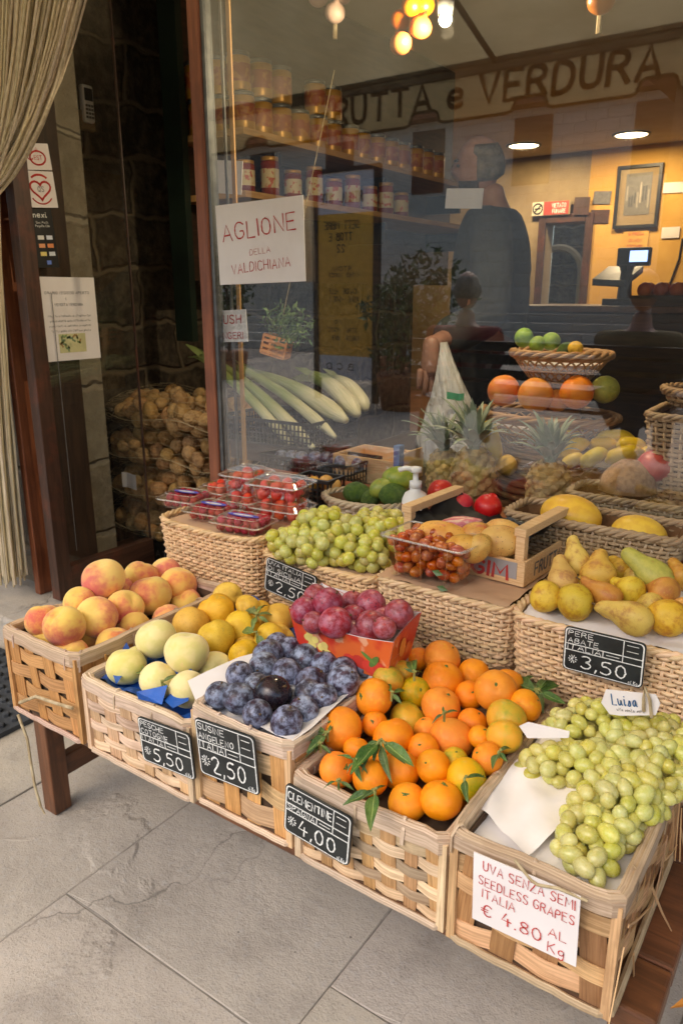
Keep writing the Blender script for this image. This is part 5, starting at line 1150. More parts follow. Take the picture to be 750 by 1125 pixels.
simple('stem_brown', rgb(104, 80, 46), rgb(84, 62, 36), 30, .8); simple('stem_green', rgb(150, 150, 80), rgb(120, 120, 60), 30, .7); simple('calyx_green', rgb(96, 120, 50), rgb(80, 100, 44), 30, .7)
def leaf_mat(name, c1, c2, rough=.42):
    t = NT(name); v = t.coord('UV', None, rnd=False); ob = t.coord('Object')
    sp = t.n('ShaderNodeSeparateXYZ'); t.l(v, sp.inputs[0]); rib = t.ramp(t.math('ABSOLUTE', t.math('SUBTRACT', sp.outputs[1], .5)), 1, 0, .0, .05)
    col = t.mix(t.ramp(t.noise(ob, 3, 3), 0, 1), c1, c2); col = t.mix(t.math('MULTIPLY', rib, .6), col, rgb(170, 180, 110)); col = t.vary(col, .015, .2, .1)
    t.principled(col, rough, t.bump(t.noise(ob, 14, 3), .3, .02)); MATS[name] = t.m
leaf_mat('leaf_green', rgb(84, 112, 48), rgb(62, 92, 38)); leaf_mat('leaf_pale', rgb(126, 140, 70), rgb(104, 122, 58)); leaf_mat('crown_leaf', rgb(126, 136, 108), rgb(96, 114, 84), .5)
# ------------------------------------------------------------------ fruit shapes (unit size)
def uni(fn, seg=28, ring=18): m = MB(); m.sphere((0, 0, 0), 1, seg, ring, fn); return m
def peach_fn(cleft=.07, dip=.2, sq=.95):
    ph = random.uniform(0, 6); e = [random.uniform(-.03, .03) for _ in range(4)]
    def f(u):
        t = math.acos(max(-1, min(1, u.z))); a = math.atan2(u.y, u.x)
        k = 1-dip*math.exp(-(t/.36)**2)-.05*math.exp(-((PI-t)/.25)**2)-cleft*math.exp(-(a/.2)**2)*math.sin(t)**.6*(1-.4*t/PI)
        k += e[0]*math.sin(2*a+ph)+e[1]*math.cos(3*t+ph); return Vector((u.x*k, u.y*k*.98, u.z*k*sq))
    return f
def citrus_fn(u_):
    ph = random.uniform(0, 6); b = random.uniform(-.02, .03)
    def f(u):
        t = math.acos(max(-1, min(1, u.z))); a = math.atan2(u.y, u.x)
        k = 1+.012*math.sin(5*a+ph)*math.sin(t)+.015*math.sin(2*a+ph*2)+b*math.cos(2*t)-.09*math.exp(-(t/.22)**2)-.04*math.exp(-((PI-t)/.2)**2)
        return Vector((u.x*k, u.y*k, u.z*k*u_))
    return f
def quince_fn():
    ph = [random.uniform(0, 6) for _ in range(3)]
    def f(u):
        t = math.acos(max(-1, min(1, u.z))); a = math.atan2(u.y, u.x)
        k = 1+.05*math.sin(3*a+ph[0])*math.sin(t)+.04*math.sin(2*a+2*t+ph[1])-.16*math.exp(-(t/.3)**2)-.1*math.exp(-((PI-t)/.28)**2); return Vector((u.x*k, u.y*k, u.z*k*1.0))
    return f
def plum_fn(el=1.08):
    def f(u):
        t = math.acos(max(-1, min(1, u.z))); a = math.atan2(u.y, u.x); k = 1-.09*math.exp(-(t/.25)**2)-.035*math.exp(-(a/.16)**2)*math.sin(t)
        return Vector((u.x*k, u.y*k, u.z*k*el))
    return f
def pear_mesh(bend=.12, neck=.40, L=1.0):
    ph = random.uniform(0, 6)
    prof = [(0.0, -1.0), (.10, -.97), (.22, -1.0), (.42, -.96), (.68, -.8), (.86, -.52), (.93, -.2), (.9, .1), (.78, .42), (.62, .72), (neck+.06, 1.02), (neck, 1.3), (neck*.86, 1.5), (neck*.6, 1.62), (.16, 1.68), (0.0, 1.66)]
    m = MB(); n = 20; vs = []
    for r_, z in prof:
        for k in range(n):
            a = 2*PI*k/n; rr = r_*(1+.04*math.sin(2*a+ph)+.03*math.sin(3*a+z*2+ph)); zz = z*L
            vs.append(Vector((rr*math.cos(a)+bend*max(0, z)**2, rr*math.sin(a), zz)))
    fs = [(i*n+k, i*n+(k+1) % n, (i+1)*n+(k+1) % n, (i+1)*n+k) for i in range(len(prof)-1) for k in range(n)]; m.add(vs, fs); return m
def stem_mesh(r, h, bend=.1): m = MB(); m.tube([(0, 0, 0), (bend*.3, 0, h*.5), (bend, 0, h)], [r, r*.8, r*1.1], 6); return m
def leaf_mesh(w=.34, fold=.10, curl=.22, nx=8):
    m = MB()
    def f(u, v):
        ww = w*(math.sin(PI*min(1, u*.98+.02)**.75))**.9*(1-u*.15); s = (v-.5)*2
        return Vector((u, s*ww/2, abs(s)*fold*ww-curl*u*u+.02*math.sin(u*9+s*2)))
    m.grid(nx, 5, f); return m
ME = {}
def proto(key, meshes): ME[key] = meshes
def mk(mb_, mat, nm): return mb_.mesh(nm, mat, True)
proto('peach', [mk(uni(peach_fn()), 'peach_skin', 'peach') for _ in range(4)]); proto('pale', [mk(uni(peach_fn(.055, .17)), 'pale_peach_skin', 'pale_peach') for _ in range(4)])
proto('quince', [mk(uni(quince_fn()), 'quince_skin', 'quince') for _ in range(4)]); proto('plum', [mk(uni(plum_fn(random.uniform(1.04, 1.14)), 24, 16), 'plum_skin', 'plum') for _ in range(3)])
proto('gplum', [mk(uni(plum_fn(1.04), 24, 16), 'glossy_plum_skin', 'plum')]); proto('redplum', [mk(uni(plum_fn(1.04), 24, 16), 'red_plum_skin', 'red_plum') for _ in range(3)]); proto('clem', [mk(uni(citrus_fn(random.uniform(.86, .94))), 'clementine_skin', 'clementine') for _ in range(4)])
proto('gclem', [mk(uni(citrus_fn(.9)), 'green_clementine_skin', 'clementine') for _ in range(2)]); proto('orange', [mk(uni(citrus_fn(.97)), 'orange_skin', 'orange') for _ in range(2)])
proto('lime', [mk(uni(citrus_fn(1.0)), 'lime_skin', 'lime') for _ in range(2)]); proto('pomelo', [mk(uni(citrus_fn(.98)), 'pomelo_skin', 'citrus')])
proto('pear', [mk(pear_mesh(random.uniform(.0, .2), random.uniform(.34, .46)), 'pear_skin', 'pear') for _ in range(3)]); proto('gpear', [mk(pear_mesh(.1, .5, 1.05), 'green_pear_skin', 'pear')]); proto('rpear', [mk(pear_mesh(.15, .4), 'russet_pear_skin', 'pear')])
proto('stem', [mk(stem_mesh(.07, .35, .08), 'stem_brown', 'stem')]); proto('leaf', [mk(leaf_mesh(w, .3, c), 'leaf_green', 'leaf') for w, c in ((.3, .25), (.36, .1), (.26, .35))]); proto('paleleaf', [mk(leaf_mesh(.34, .3, .3), 'leaf_pale', 'leaf')])
m = MB()
for k in range(5): a = 2*PI*k/5; m.add([Vector((0, 0, .03)), Vector((.13*math.cos(a-.5), .13*math.sin(a-.5), .02)), Vector((.24*math.cos(a), .24*math.sin(a), .01)), Vector((.13*math.cos(a+.5), .13*math.sin(a+.5), .02))], [(0, 1, 2, 3)])
m.tube([(0, 0, 0), (0, 0, .07)], .06, 6); proto('calyx', [mk(m, 'calyx_green', 'calyx')])
def new(name, me, parent=None):
    o = bpy.data.objects.new(name, me); COL.objects.link(o); o.parent = parent; return o
def fruits(key, name, cat, group, items, z0, y0, s, stem=None, tilt=.9, keyf=None, relax=True, grow=1.04):
    """items: (px, py, diameter in px, label[, lift]) - each is set on the heap of its crate at its own real size"""
    P = []
    for it in items:
        px, py, d, lab = it[:4]; lift = it[4] if len(it) > 4 else 0
        p, D = on_slope(px, py, z0+lift, y0, s); r_ = ray(px, py); P.append([p, D, d, lab, r_, it])
    def rad(q): return q[2]*q[1]/(2*FPX)*grow
    base = [q[1] for q in P]
    for _ in range(40 if relax else 0):                          # let overlapping fruit settle behind one another
        for i in range(len(P)):
            for j in range(i+1, len(P)):
                a, b = P[i], P[j]; dd = (a[0]-b[0]).length; need = (rad(a)+rad(b))*.9
                if dd < need:
                    far = i if a[1] > b[1] else j; q = P[far]
                    if q[1] < base[far]*1.09: q[1] += (need-dd)*.35; q[0] = Vector((0, 0, CH))+q[4]*q[1]
    out = []
    for q in P:
        k = keyf(q[5]) if keyf else key
        o = new(name, random.choice(ME[k])); o.location = q[0]; r_ = rad(q); o.scale = (r_, r_, r_)
        o.rotation_euler = (random.uniform(-tilt, tilt), random.uniform(-tilt, tilt), random.uniform(0, 2*PI)); tag(o, q[3], cat, group)
        if key == 'peach': o.rotation_euler = (random.uniform(-.6, .6), random.uniform(-.5, .7), -.64+random.uniform(-1.3, 1.3))
        if stem:
            c = new('stem' if stem == 'stem' else 'calyx', ME[stem][0], o); c.location = (0, 0, .78 if stem == 'stem' else .80)
        out.append(o)
    return out
heap(CR['peach'], 'bedding', 'dark_inside', -1.193, -1.012, .672, 1.018, lambda x, y: .445, crumple=.006)
fruits('peach', 'peach', 'peach', 'rosy peaches', [
 (48, 682, 37, 'yellow peach at the far left end of the peach crate, half behind another'), (71, 688, 43, 'yellow peach with a rosy side at the left front corner of the peach crate'), (107, 678, 43, 'red topped peach at the front of the peach crate, second from its left corner'),
 (88, 662, 34, 'pale yellow peach behind the two front peaches on the left'), (114, 636, 43, 'large round orange peach sitting highest on the left of the peach crate', .03), (137, 669, 40, 'red peach showing its stem hollow in the middle of the peach crate'),
 (165, 654, 44, 'big golden peach right of the red one with the stem hollow', .012), (155, 634, 36, 'yellow peach at the back centre of the peach crate'), (182, 630, 34, 'pink blushed peach at the back right, tucked behind another', .0), (196, 643, 40, 'peach at the right end of the peach crate, its stem hollow facing out', .012), (134, 648, 26, 'partly hidden orange peach below the back centre one')], .545, .85, .10, tilt=1.2, grow=1.08)
bl = heap(CR['pale'], 'foil_liner', 'blue_foil', -.972, -.748, .672, 1.018, lambda x, y: .474+.14*max(0, y-.70)+(.012 if (x < -.955 or y < .69) else 0), crumple=.012)
for (a, b, c, d) in (((181, 770), (212, 742), (207, 770), (190, 778)), ((122, 735), (140, 716), (148, 722), (128, 752)), ((150, 760), (185, 764), (178, 774), (152, 768))):
    q = [on_slope(*z, .505, .7, .1)[0] for z in (a, b, c, d)]; q[1] += Vector((0, 0, .018)); m = MB(); m.add(q, [(0, 1, 2, 3)]); part(m, 'foil_corner', 'blue_foil', CR['pale'])
fruits('pale', 'pale_peach', 'peach', 'pale peaches', [
 (139, 732, 42, 'pale greenish peach at the left front corner of the blue foil crate'), (174, 747, 40, 'pale peach with a green leaf beside it at the front of the blue foil crate'), (172, 702, 43, 'pale peach resting high at the left of the blue foil crate', .022),
 (205, 717, 47, 'largest pale peach, highest in the middle of the blue foil crate', .03), (207, 757, 41, 'pale peach at the front right of the blue foil crate beside the white plum paper'), (236, 736, 40, 'pale peach beside the plum crate, behind the front ones'), (148, 722, 26, 'pale green peach partly hidden at the left edge of the foil crate')], .512, .78, .12, tilt=1.1)
fruits('quince', 'quince', 'quince', 'yellow quinces', [
 (210, 686, 38, 'yellow quince left of the others beside the peach crate'), (239, 672, 39, 'yellow quince with ink marks at the upper middle of its heap', .012), (250, 656, 32, 'yellow quince farthest back of the heap'), (238, 701, 39, 'yellow quince in the middle right behind the largest pale peach', .012),
 (266, 691, 38, 'yellow quince with a dried stem in the centre right of its heap', .012), (268, 720, 33, 'yellow quince tucked low beside the dark plums'), (297, 701, 34, 'yellow quince at the right beside the red plum carton'), (306, 679, 32, 'yellow quince at the right back under pale leaves'), (272, 667, 26, 'small yellow quince hidden behind leaves at the back')], .53, .92, .15, tilt=1.2, stem=None)
# plums
pl = heap(CR['plum'], 'paper_liner', 'white_paper', -.717, -.556, .672, 1.008, lambda x, y: .508+.06*max(0, y-.72)+(.014 if min(x+.717, -.556-x, y-.672) < .012 else 0), crumple=.006)
m = MB()
def sheet(pts, mat, nm, rt, z0, y0, s, lift): 
    q = [on_slope(a, b, z0+l, y0, s)[0] for (a, b), l in zip(pts, lift)]; c = sum(q, Vector())/len(q); mm = MB(); n = len(q)
    mid = [p.lerp(c, .5)+Vector((0, 0, random.uniform(-.004, .004))) for p in q]; mm.add(q+mid+[c], [(i, (i+1) % n, n+(i+1) % n, n+i) for i in range(n)]+[(n+i, n+(i+1) % n, 2*n) for i in range(n)]); return part(mm, nm, mat, rt, True)
sheet([(206, 748), (226, 738), (262, 722), (300, 712), (300, 735), (250, 765), (228, 782), (216, 772)], 'white_paper', 'paper_edge', CR['plum'], .525, .72, .05, [.006, .012, .012, .01, 0, 0, 0, .002])
sheet([(395, 752), (372, 772), (342, 800), (322, 814), (300, 806), (275, 792), (300, 796), (330, 790), (370, 762)], 'white_paper', 'paper_edge', CR['plum'], .53, .72, .05, [.008, .008, .006, .004, .002, .002, -.004, -.004, 0])
P5 = lambda l: [(130+x*.3867, 640+y*.3867, d, t)+((z,) if z else ()) for x, y, d, t, z in l]
fruits('plum', 'plum', 'plum', 'dark plums', P5([
 (285, 322, 28, 'dark blue plum at the left front corner of the plum crate', 0), (345, 330, 32, 'dark plum second from the left in the front of the plum crate', 0), (345, 265, 29, 'dark plum at the left edge behind the front left pair', 0), (413, 240, 31, 'dark plum near the top left of the plum heap', .008), (425, 205, 30, 'bluish plum behind the top left plum', 0),
 (438, 318, 39, 'big glossy near black plum in the middle front of the plum heap', .022), (395, 374, 31, 'dark plum at the front of the crate below the glossy one', 0), (478, 398, 33, 'dark plum at the front right corner of the plum crate', 0), (528, 365, 31, 'reddish dark plum right of the front corner plum', 0), (583, 325, 29, 'blue grey plum on the right slope of the plum heap', 0),
 (478, 260, 31, 'reddish plum in the centre of the plum heap', .012), (545, 287, 33, 'blue bloomed plum right of the centre plum', .012), (482, 190, 26, 'blue plum at the back of the heap nearest the quinces', 0), (530, 215, 30, 'blue plum at the back centre of the plum heap', .006), (585, 243, 31, 'blue plum at the back right under the red plum carton', .006),
 (638, 283, 33, 'dark plum at the far right edge against the clementines', 0), (492, 332, 29, 'dark plum tucked right of the glossy one', -.004), (392, 292, 26, 'dark plum in the gap left of the glossy one', -.006), (548, 190, 25, 'small blue plum at the far back below the carton', 0), (450, 175, 24, 'small dark plum at the far back left of the heap', 0), (600, 290, 24, 'dark plum hidden in the gap at the right of the heap', -.008)]), .548, .80, .10, tilt=1.4, stem='stem', grow=1.09, keyf=lambda it: 'gplum' if 'big glossy' in it[3] else 'plum')
fruits('redplum', 'red_plum', 'plum', 'red plums', [
 (334, 671, 28, 'red plum at the left end of the red carton'), (347, 655, 25, 'red plum at the back left of the red carton'), (360, 662, 31, 'red plum standing high at the left of the carton', .012), (387, 663, 26, 'red plum at the back centre of the carton'), (368, 684, 33, 'red plum at the front left inside the carton'),
 (388, 679, 28, 'red plum in the middle of the carton'), (407, 664, 31, 'red plum standing high at the right back of the carton', .010), (407, 688, 33, 'red plum at the front middle of the carton'), (438, 675, 31, 'red plum at the right end of the carton'), (422, 690, 24, 'red plum low in the right front of the carton'), (345, 684, 24, 'red plum low at the left front of the carton')], .612, .98, .05, tilt=1.3, stem='stem', grow=1.07)
# clementines
heap(CR['clem'], 'bedding', 'dark_inside', -.526, -.326, .672, 1.018, lambda x, y: .462+.22*max(0, y-.72)-.5*max(0, abs(x+.426)-.07), crumple=.006)
P6 = lambda l: [(310+q[0]*.3867, 700+q[1]*.3867)+tuple(q[2:]) for q in l]
green = {'greenish', 'yellow'}
cl = fruits('clem', 'clementine', 'clementine', 'clementines', P6([
 (168, 260, 44.5, 'large clementine at the far left of its heap beside the plums', .006), (260, 172, 41, 'clementine at the upper left of the heap just right of the dark plums', .006), (155, 377, 38, 'clementine at the front left corner above the price card'), (250, 400, 38, 'clementine at the front with leaves on its left shoulder'),
 (335, 378, 41, 'clementine at the front centre under a fan of leaves'), (355, 470, 41, 'lowest clementine on the front rim, left of two'), (450, 463, 44, 'lowest clementine on the front rim, right of two'), (480, 290, 47, 'biggest clementine in the centre right of the heap', .02), (357, 236, 39, 'yellow orange clementine left of the heap centre', .012),
 (315, 285, 42, 'clementine in the middle left behind the leaf fan', .004), (400, 318, 33, 'clementine sunk in the middle of the heap', -.004), (428, 368, 36, 'clementine below the biggest one near the front'), (523, 403, 43.5, 'greenish clementine with a leaf on a short stalk at the front right', .006), (582, 345, 34, 'clementine at the right edge beside the grape crate'),
 (630, 283, 37, 'yellow and orange clementine at the right of the heap', .008), (636, 232, 42, 'clementine behind the yellow one on the right'), (605, 152, 43, 'tall sitting clementine at the upper right of the heap', .016), (690, 195, 34, 'clementine farthest right beside the leafy twigs'), (540, 243, 31, 'clementine in the gap right of the biggest one'),
 (530, 165, 29, 'small clementine left of the tall sitting one'), (455, 122, 42, 'clementine near the back below the hindmost one', .008), (453, 60, 39, 'hindmost clementine against the wicker basket', .004), (450, 196, 41, 'clementine just behind the biggest one', .006), (378, 157, 33, 'greenish clementine at the upper middle left', .008),
 (300, 120, 32, 'yellow green clementine at the back left beside the carton', 0), (335, 103, 29, 'yellow greenish clementine half hidden at the back left', 0), (262, 246, 27, 'clementine hidden behind leaves at the left', 0), (210, 318, 27, 'clementine sunk at the left below the large one', -.004), (562, 285, 26, 'clementine sunk at the right in the shade', -.004), (490, 350, 28, 'clementine sunk behind the greenish front one', -.006),
 (410, 262, 28, 'clementine in the gap left of the biggest one', -.004), (385, 62, 26, 'small clementine behind leaves at the back', 0)]), .512, .76, .20, tilt=1.0, stem='calyx', grow=1.07, keyf=lambda it: 'gclem' if any(g in it[3] for g in green) else 'clem')
def underlayer(key, name, lab, cat, grp, box, zf, r_, near=.62):
    x0, x1, y0, y1 = box; tops = [o.location.copy() for o in COL.objects if o.get('group') in UL[key]]; nx = int((x1-x0)/(r_*1.98)); ny = int((y1-y0)/(r_*1.75))
    for j in range(ny):
        for i in range(nx):
            p = Vector((x0+r_+(x1-x0-2*r_)*(i+.5*(j % 2)*.9)/max(1, nx-.55), y0+r_+(y1-y0-2*r_)*j/max(1, ny-1), 0)); p.z = zf(p.x, p.y)
            if p.x > x1-r_*.8 or any((p-q).length < r_*2*near for q in tops): continue
            o = new(name, random.choice(ME[key])); o.location = p+Vector((random.uniform(-.003, .003), random.uniform(-.003, .003), random.uniform(-.003, .003))); k = r_*random.uniform(.93, 1.05); o.scale = (k,)*3; o.rotation_euler = (random.uniform(-1, 1), random.uniform(-1, 1), random.uniform(0, 6)); tag(o, lab, cat, grp)
UL = {'clem': ('clementines',), 'plum': ('dark plums',), 'redplum': ('red plums',), 'quince': ('yellow quinces', 'pale peaches'), 'peach': ('rosy peaches',)}
underlayer('clem', 'clementine', 'clementine in the under layer, glimpsed in a gap of the heap', 'clementine', 'clementines of the under layer', (-.524, -.328, .675, 1.015), lambda x, y: .478+.18*max(0, y-.74), .0265)
underlayer('plum', 'plum', 'dark plum in the under layer, glimpsed in a gap of the heap', 'plum', 'plums of the under layer', (-.714, -.558, .675, 1.0), lambda x, y: .527+.08*max(0, y-.74), .022)
underlayer('redplum', 'red_plum', 'red plum in the under layer of the carton, mostly covered', 'plum', 'red plums of the under layer', (cen.x-.06, cen.x+.06, cen.y-.05, cen.y+.05), lambda x, y: .585, .022)
underlayer('quince', 'quince', 'yellow quince in the under layer, glimpsed between the others', 'quince', 'quinces of the under layer', (-.97, -.76, .85, 1.01), lambda x, y: .50+.1*(y-.85), .027)
underlayer('peach', 'peach', 'peach in the under layer, glimpsed in a gap of the heap', 'peach', 'peaches of the under layer', (-1.19, -1.015, .675, 1.015), lambda x, y: .482+.02*(y-.7), .034, .5)
def sprig(lab, base, tips, zf, L=None, name='leaf_sprig', mat='leaf', lift=.022):
    b = on_slope(*base, zf[0]+lift, zf[1], zf[2])[0]; rt = thing(name, lab, 'leaves', b)
    m = MB()
    for i, tp in enumerate(tips):
        t = on_slope(*tp, zf[0]+lift+random.uniform(-.012, .008), zf[1], zf[2])[0]-b; L_ = t.length
        a = t*.16; m.tube([Vector((0, 0, 0)), a*.6+Vector((0, 0, .003)), a], .0014, 5)
        o = new('leaf', random.choice(ME[mat]), rt); d = vn(t); n = vn(Vector((random.uniform(-.5, .3), random.uniform(-.9, -.1), 1))); yv = vn(n.cross(d)); n = d.cross(yv)
        o.matrix_local = Matrix.Translation(a) @ Matrix((d, yv, n)).transposed().to_4x4() @ Matrix.Scale(L_*.9, 4)
    m.tube([Vector((0, 0, -.012)), Vector((0, 0, 0)), Vector((.003, -.003, .006))], .0018, 5); m.build('twig', 'stem_green', rt)
ZF = (.512, .76, .20)
sprig('fan of narrow green leaves hanging over the front centre clementine', (418, 814), [(396, 838), (386, 845), (408, 836), (424, 852), (440, 833), (452, 838), (432, 822), (400, 820)], ZF, lift=.03)
sprig('dark green leaves at the left rim of the clementine crate', (352, 818), [(334, 830), (338, 812), (362, 826), (346, 806)], ZF)
sprig('two long leaves drooping over the front rim of the clementine crate', (412, 868), [(406, 908), (378, 882), (424, 862), (398, 876)], ZF, lift=.028)
sprig('leaf pair between the clementines at the upper middle left', (430, 762), [(424, 748), (440, 772), (446, 756)], ZF)
sprig('small upright leaf tuft at the back of the clementine heap', (455, 740), [(448, 720), (456, 722), (463, 734), (444, 734)], ZF, lift=.03)
sprig('curled leaf on the clementine below the hindmost ones', (488, 784), [(475, 790), (503, 778), (486, 776)], ZF, lift=.03)
sprig('single leaf on a stalk on the greenish front clementine', (510, 855), [(534, 850), (511, 876)], ZF, lift=.034)
sprig('narrow leaves sticking out over the left rim of the clementine crate by the plums', (360, 806), [(340, 796), (334, 806), (346, 820), (366, 792), (338, 824)], ZF, lift=.02)
sprig('leaf tuft between the left front clementines above the price card', (390, 836), [(372, 826), (380, 846), (396, 858), (404, 846)], ZF, lift=.03)
sprig('leaf pair at the right edge of the clementine heap by the grape crate', (548, 826), [(562, 818), (540, 842), (556, 836)], ZF, lift=.02)
sprig('leaves lying on the rim left of the front clementines', (372, 858), [(356, 862), (388, 866), (372, 870)], ZF)
sprig('heap of dark leafy twigs behind the clementines below the pear basket', (590, 760), [(565, 742), (572, 752), (600, 738), (616, 748), (612, 762), (620, 772), (596, 778), (580, 770), (604, 752), (560, 748), (586, 744), (575, 764), (608, 740), (598, 766)], (.50, .95, .1), lift=.03)
sprig('second clump of dark leaves at the back right corner of the clementine crate', (572, 752), [(556, 742), (586, 738), (590, 752), (580, 762), (560, 758)], (.50, .95, .1), lift=.02)
sprig('pale leaves on a twig lying over the yellow quinces', (282, 676), [(262, 668), (272, 664), (290, 660), (300, 672), (296, 684), (276, 690)], (.53, .92, .15), mat='paleleaf', lift=.03)
sprig('thin dried stalks on the quinces beside the carton', (282, 696), [(262, 690), (292, 716)], (.53, .92, .15), mat='paleleaf', lift=.03)
sprig('pale green leaf between the two front pale peaches', (158, 742), [(166, 730), (152, 730)], (.512, .78, .12), mat='paleleaf', lift=.01)
sprig('green leaf stuck beside the front pale peach', (178, 750), [(194, 740), (186, 756)], (.512, .78, .12), mat='paleleaf', lift=.016)
sprig('curled pale leaf at the left edge of the blue foil crate', (128, 726), [(142, 712), (118, 722)], (.512, .78, .12), mat='paleleaf', lift=.0)
# pears
heap(BK['pear'], 'paper_liner', 'white_paper', -.40, -.108, 1.072, 1.295, lambda x, y: .604+.05*(y-1.07), crumple=.004)
def pears(items, z0, y0, s):
    for (bx, by, tx, ty, w, lab, key, lift) in items:
        b, D = on_slope(bx, by, z0+lift, y0, s); r_ = w*D/FPX/2/.93*1.10
        if tx is None: d = vn(ray(bx, by)*1.0+Vector((0, 0, .12)))
        else: d = vn(at(tx, ty, D=D+.02)-b+Vector((0, .25, 0))*r_*2)
        o = new('pear', random.choice(ME[key])); o.location = b; q = Vector((0, 0, 1)).rotation_difference(d); o.rotation_mode = 'QUATERNION'; o.rotation_quaternion = q @ Quaternion((0, 0, 1), random.uniform(0, 6)); 
        Lk = 1.0 if tx is None else max(.8, min(1.25, (at(tx, ty, D=D)-b).length/(r_*1.66)))
        o.scale = (r_, r_, r_*Lk); tag(o, lab, 'pear', 'pears'); c = new('stem', ME['stem'][0], o); c.location = (.25, 0, 1.6)
pears([(599, 655, None, None, 32, 'round ended pear at the left front corner of the pear basket', 'pear', 0), (631, 661, None, None, 37, 'pear with brown specks, its bottom facing out above the price card', 'pear', 0), (617, 636, 606, 607, 29, 'tall yellow pear at the left with its neck up', 'pear', .012), (633, 616, 621, 588, 26, 'slim russet pear at the back left against the melon basket', 'pear', .018),
 (656, 630, 652, 602, 35, 'upright pear in the back middle of the basket', 'pear', .014), (681, 626, 672, 612, 26, 'small pear hidden behind the green one', 'pear', .0), (716, 630, 678, 602, 30, 'long green pear lying across the back right', 'gpear', .02), (747, 634, 737, 616, 28, 'russet pear at the back right edge', 'rpear', .012), (664, 653, 630, 640, 26, 'reddish pear lying across the middle of the basket', 'rpear', .010),
 (692, 648, 670, 643, 30, 'yellow pear in the middle right of the basket', 'pear', .008), (693, 678, 656, 664, 33, 'golden pear lying on its side at the front middle', 'pear', .004), (733, 678, None, None, 39, 'large speckled pear at the front right of the basket', 'pear', .0), (728, 650, 704, 650, 32, 'brown pear lying at the right of the basket', 'rpear', .008), (648, 648, 634, 630, 24, 'small golden pear wedged left of the reddish pear', 'pear', .0), (714, 664, 690, 660, 25, 'golden pear low between the two front right pears', 'pear', -.004), (668, 668, 650, 660, 22, 'golden pear low behind the front middle pear', 'pear', -.006), (697, 634, 684, 622, 24, 'golden pear under the long green one', 'pear', .0), (612, 652, 606, 634, 24, 'golden pear low between the two left front pears', 'pear', -.008), (752, 672, None, None, 30, 'orange brown pear at the right edge of the frame', 'rpear', .0)], .636, 1.12, .12)
# ------------------------------------------------------------------ grapes
gm = MB(); gm.sphere((0, 0, 0), 1, 14, 10, lambda u: Vector((u.x, u.y, u.z*1.34*(1-.02*u.z)))); proto('grape', [mk(gm, 'grape_skin', 'grape')])
gm = MB(); gm.sphere((0, 0, 0), 1, 12, 9, lambda u: Vector((u.x, u.y, u.z*1.10))); proto('igrape', [mk(gm, 'italia_grape_skin', 'grape')])
def bunch(lab, axis, rads, n, br, key, floor_, group, extra=None):
    A = [Vector(a) for a in axis]; rt = thing('grape_bunch', lab, 'grapes', A[0], group); pts = []; tries = 0
    segs = [(A[i], A[i+1], rads[i], rads[i+1]) for i in range(len(A)-1)]; wts = [(b-a).length*(r0+r1)**2 for a, b, r0, r1 in segs]
    while len(pts) < n and tries < 9000:
        tries += 1; a, b, r0, r1 = random.choices(segs, wts)[0]; t = random.random(); r_ = r0+(r1-r0)*t
        u = vn(Vector((random.gauss(0, 1), random.gauss(0, 1), random.gauss(0, 1))))*r_*random.random()**.25
        p = a.lerp(b, t)+Vector((u.x, u.y, u.z*.75)); f = floor_(p.x, p.y)+br*.9
        if p.z < f:
            if p.z < f-br*2.2: continue
            p.z = f+random.uniform(0, .002)
        if extra and not extra(p): continue
        if any((p-q).length < br*1.46 for q in ALLB): continue
        pts.append(p); ALLB.append(p)
    for p in pts:
        o = new('grape', ME[key][0], rt); o.location = p-A[0]; k = br*random.uniform(.88, 1.1); o.scale = (k, k, k); o.rotation_euler = (random.uniform(0, 6), random.uniform(0, 6), random.uniform(0, 6))
    m = MB(); m.tube([a-A[0]+Vector((random.uniform(-.006, .006), 0, r_*.62)) for a, r_ in zip(A, rads)], .0021, 5)
    for p in pts[::3]:
        i = min(range(len(A)), key=lambda i: (A[i]-p).length); m.tube([A[i]-A[0], (A[i]*.5+p*.5)-A[0]+Vector((0, 0, .003)), p-A[0]], .0011, 4)
    m.build('stalk', 'stem_green', rt)
ALLB = []
fl5 = lambda x, y: .490+.11*max(0, y-.74)
heap(CR['grape'], 'paper_liner', 'white_paper', -.297, -.129, .672, .955, fl5, crumple=.003)
def S5(px, py, l=.02): return on_slope(px, py, .490+l, .74, .11)[0]
qs = [on_slope(a_, b_, .502+l_, .74, .11)[0] for a_, b_, l_ in ((524, 888, .003), (580, 938, .003), (668, 862, .003), (600, 800, .006))]
m = MB(); m.grid(20, 20, lambda u, v: qs[0].lerp(qs[1], u).lerp(qs[3].lerp(qs[2], u), v)+Vector((.002*math.sin(v*9), .002*math.sin(u*7), .0022*math.sin(u*11+2*math.sin(v*6))+.0018*math.sin(v*13+u*5)+.006*max(0, .25-u)*math.sin(v*4)))); part(m, 'paper_sheet', 'white_paper', CR['grape'], True)
gg = 'seedless grape bunches in the nearest crate'
bunch('long green grape bunch trailing to the front of the nearest crate', [S5(690, 868, .03), S5(668, 890, .028), S5(652, 916, .024), S5(640, 945, .018)], [.042, .040, .036, .030], 100, .0098, 'grape', fl5, gg)
bunch('green grape bunch along the left edge of the nearest crate by the pale tag', [S5(585, 838, .02), S5(618, 840, .026), S5(655, 842, .03)], [.022, .03, .034], 60, .0096, 'grape', fl5, gg)
bunch('green grape bunch at the back of the nearest crate under the Luisa tag', [S5(610, 800, .022), S5(650, 792, .03), S5(690, 798, .034), S5(725, 806, .03)], [.024, .034, .036, .032], 100, .0090, 'grape', fl5, gg)
bunch('small green grape bunch lying in the middle beside the white sheet', [S5(655, 855, .02), S5(668, 868, .026), S5(690, 850, .03)], [.026, .032, .034], 70, .0096, 'grape', fl5, gg)
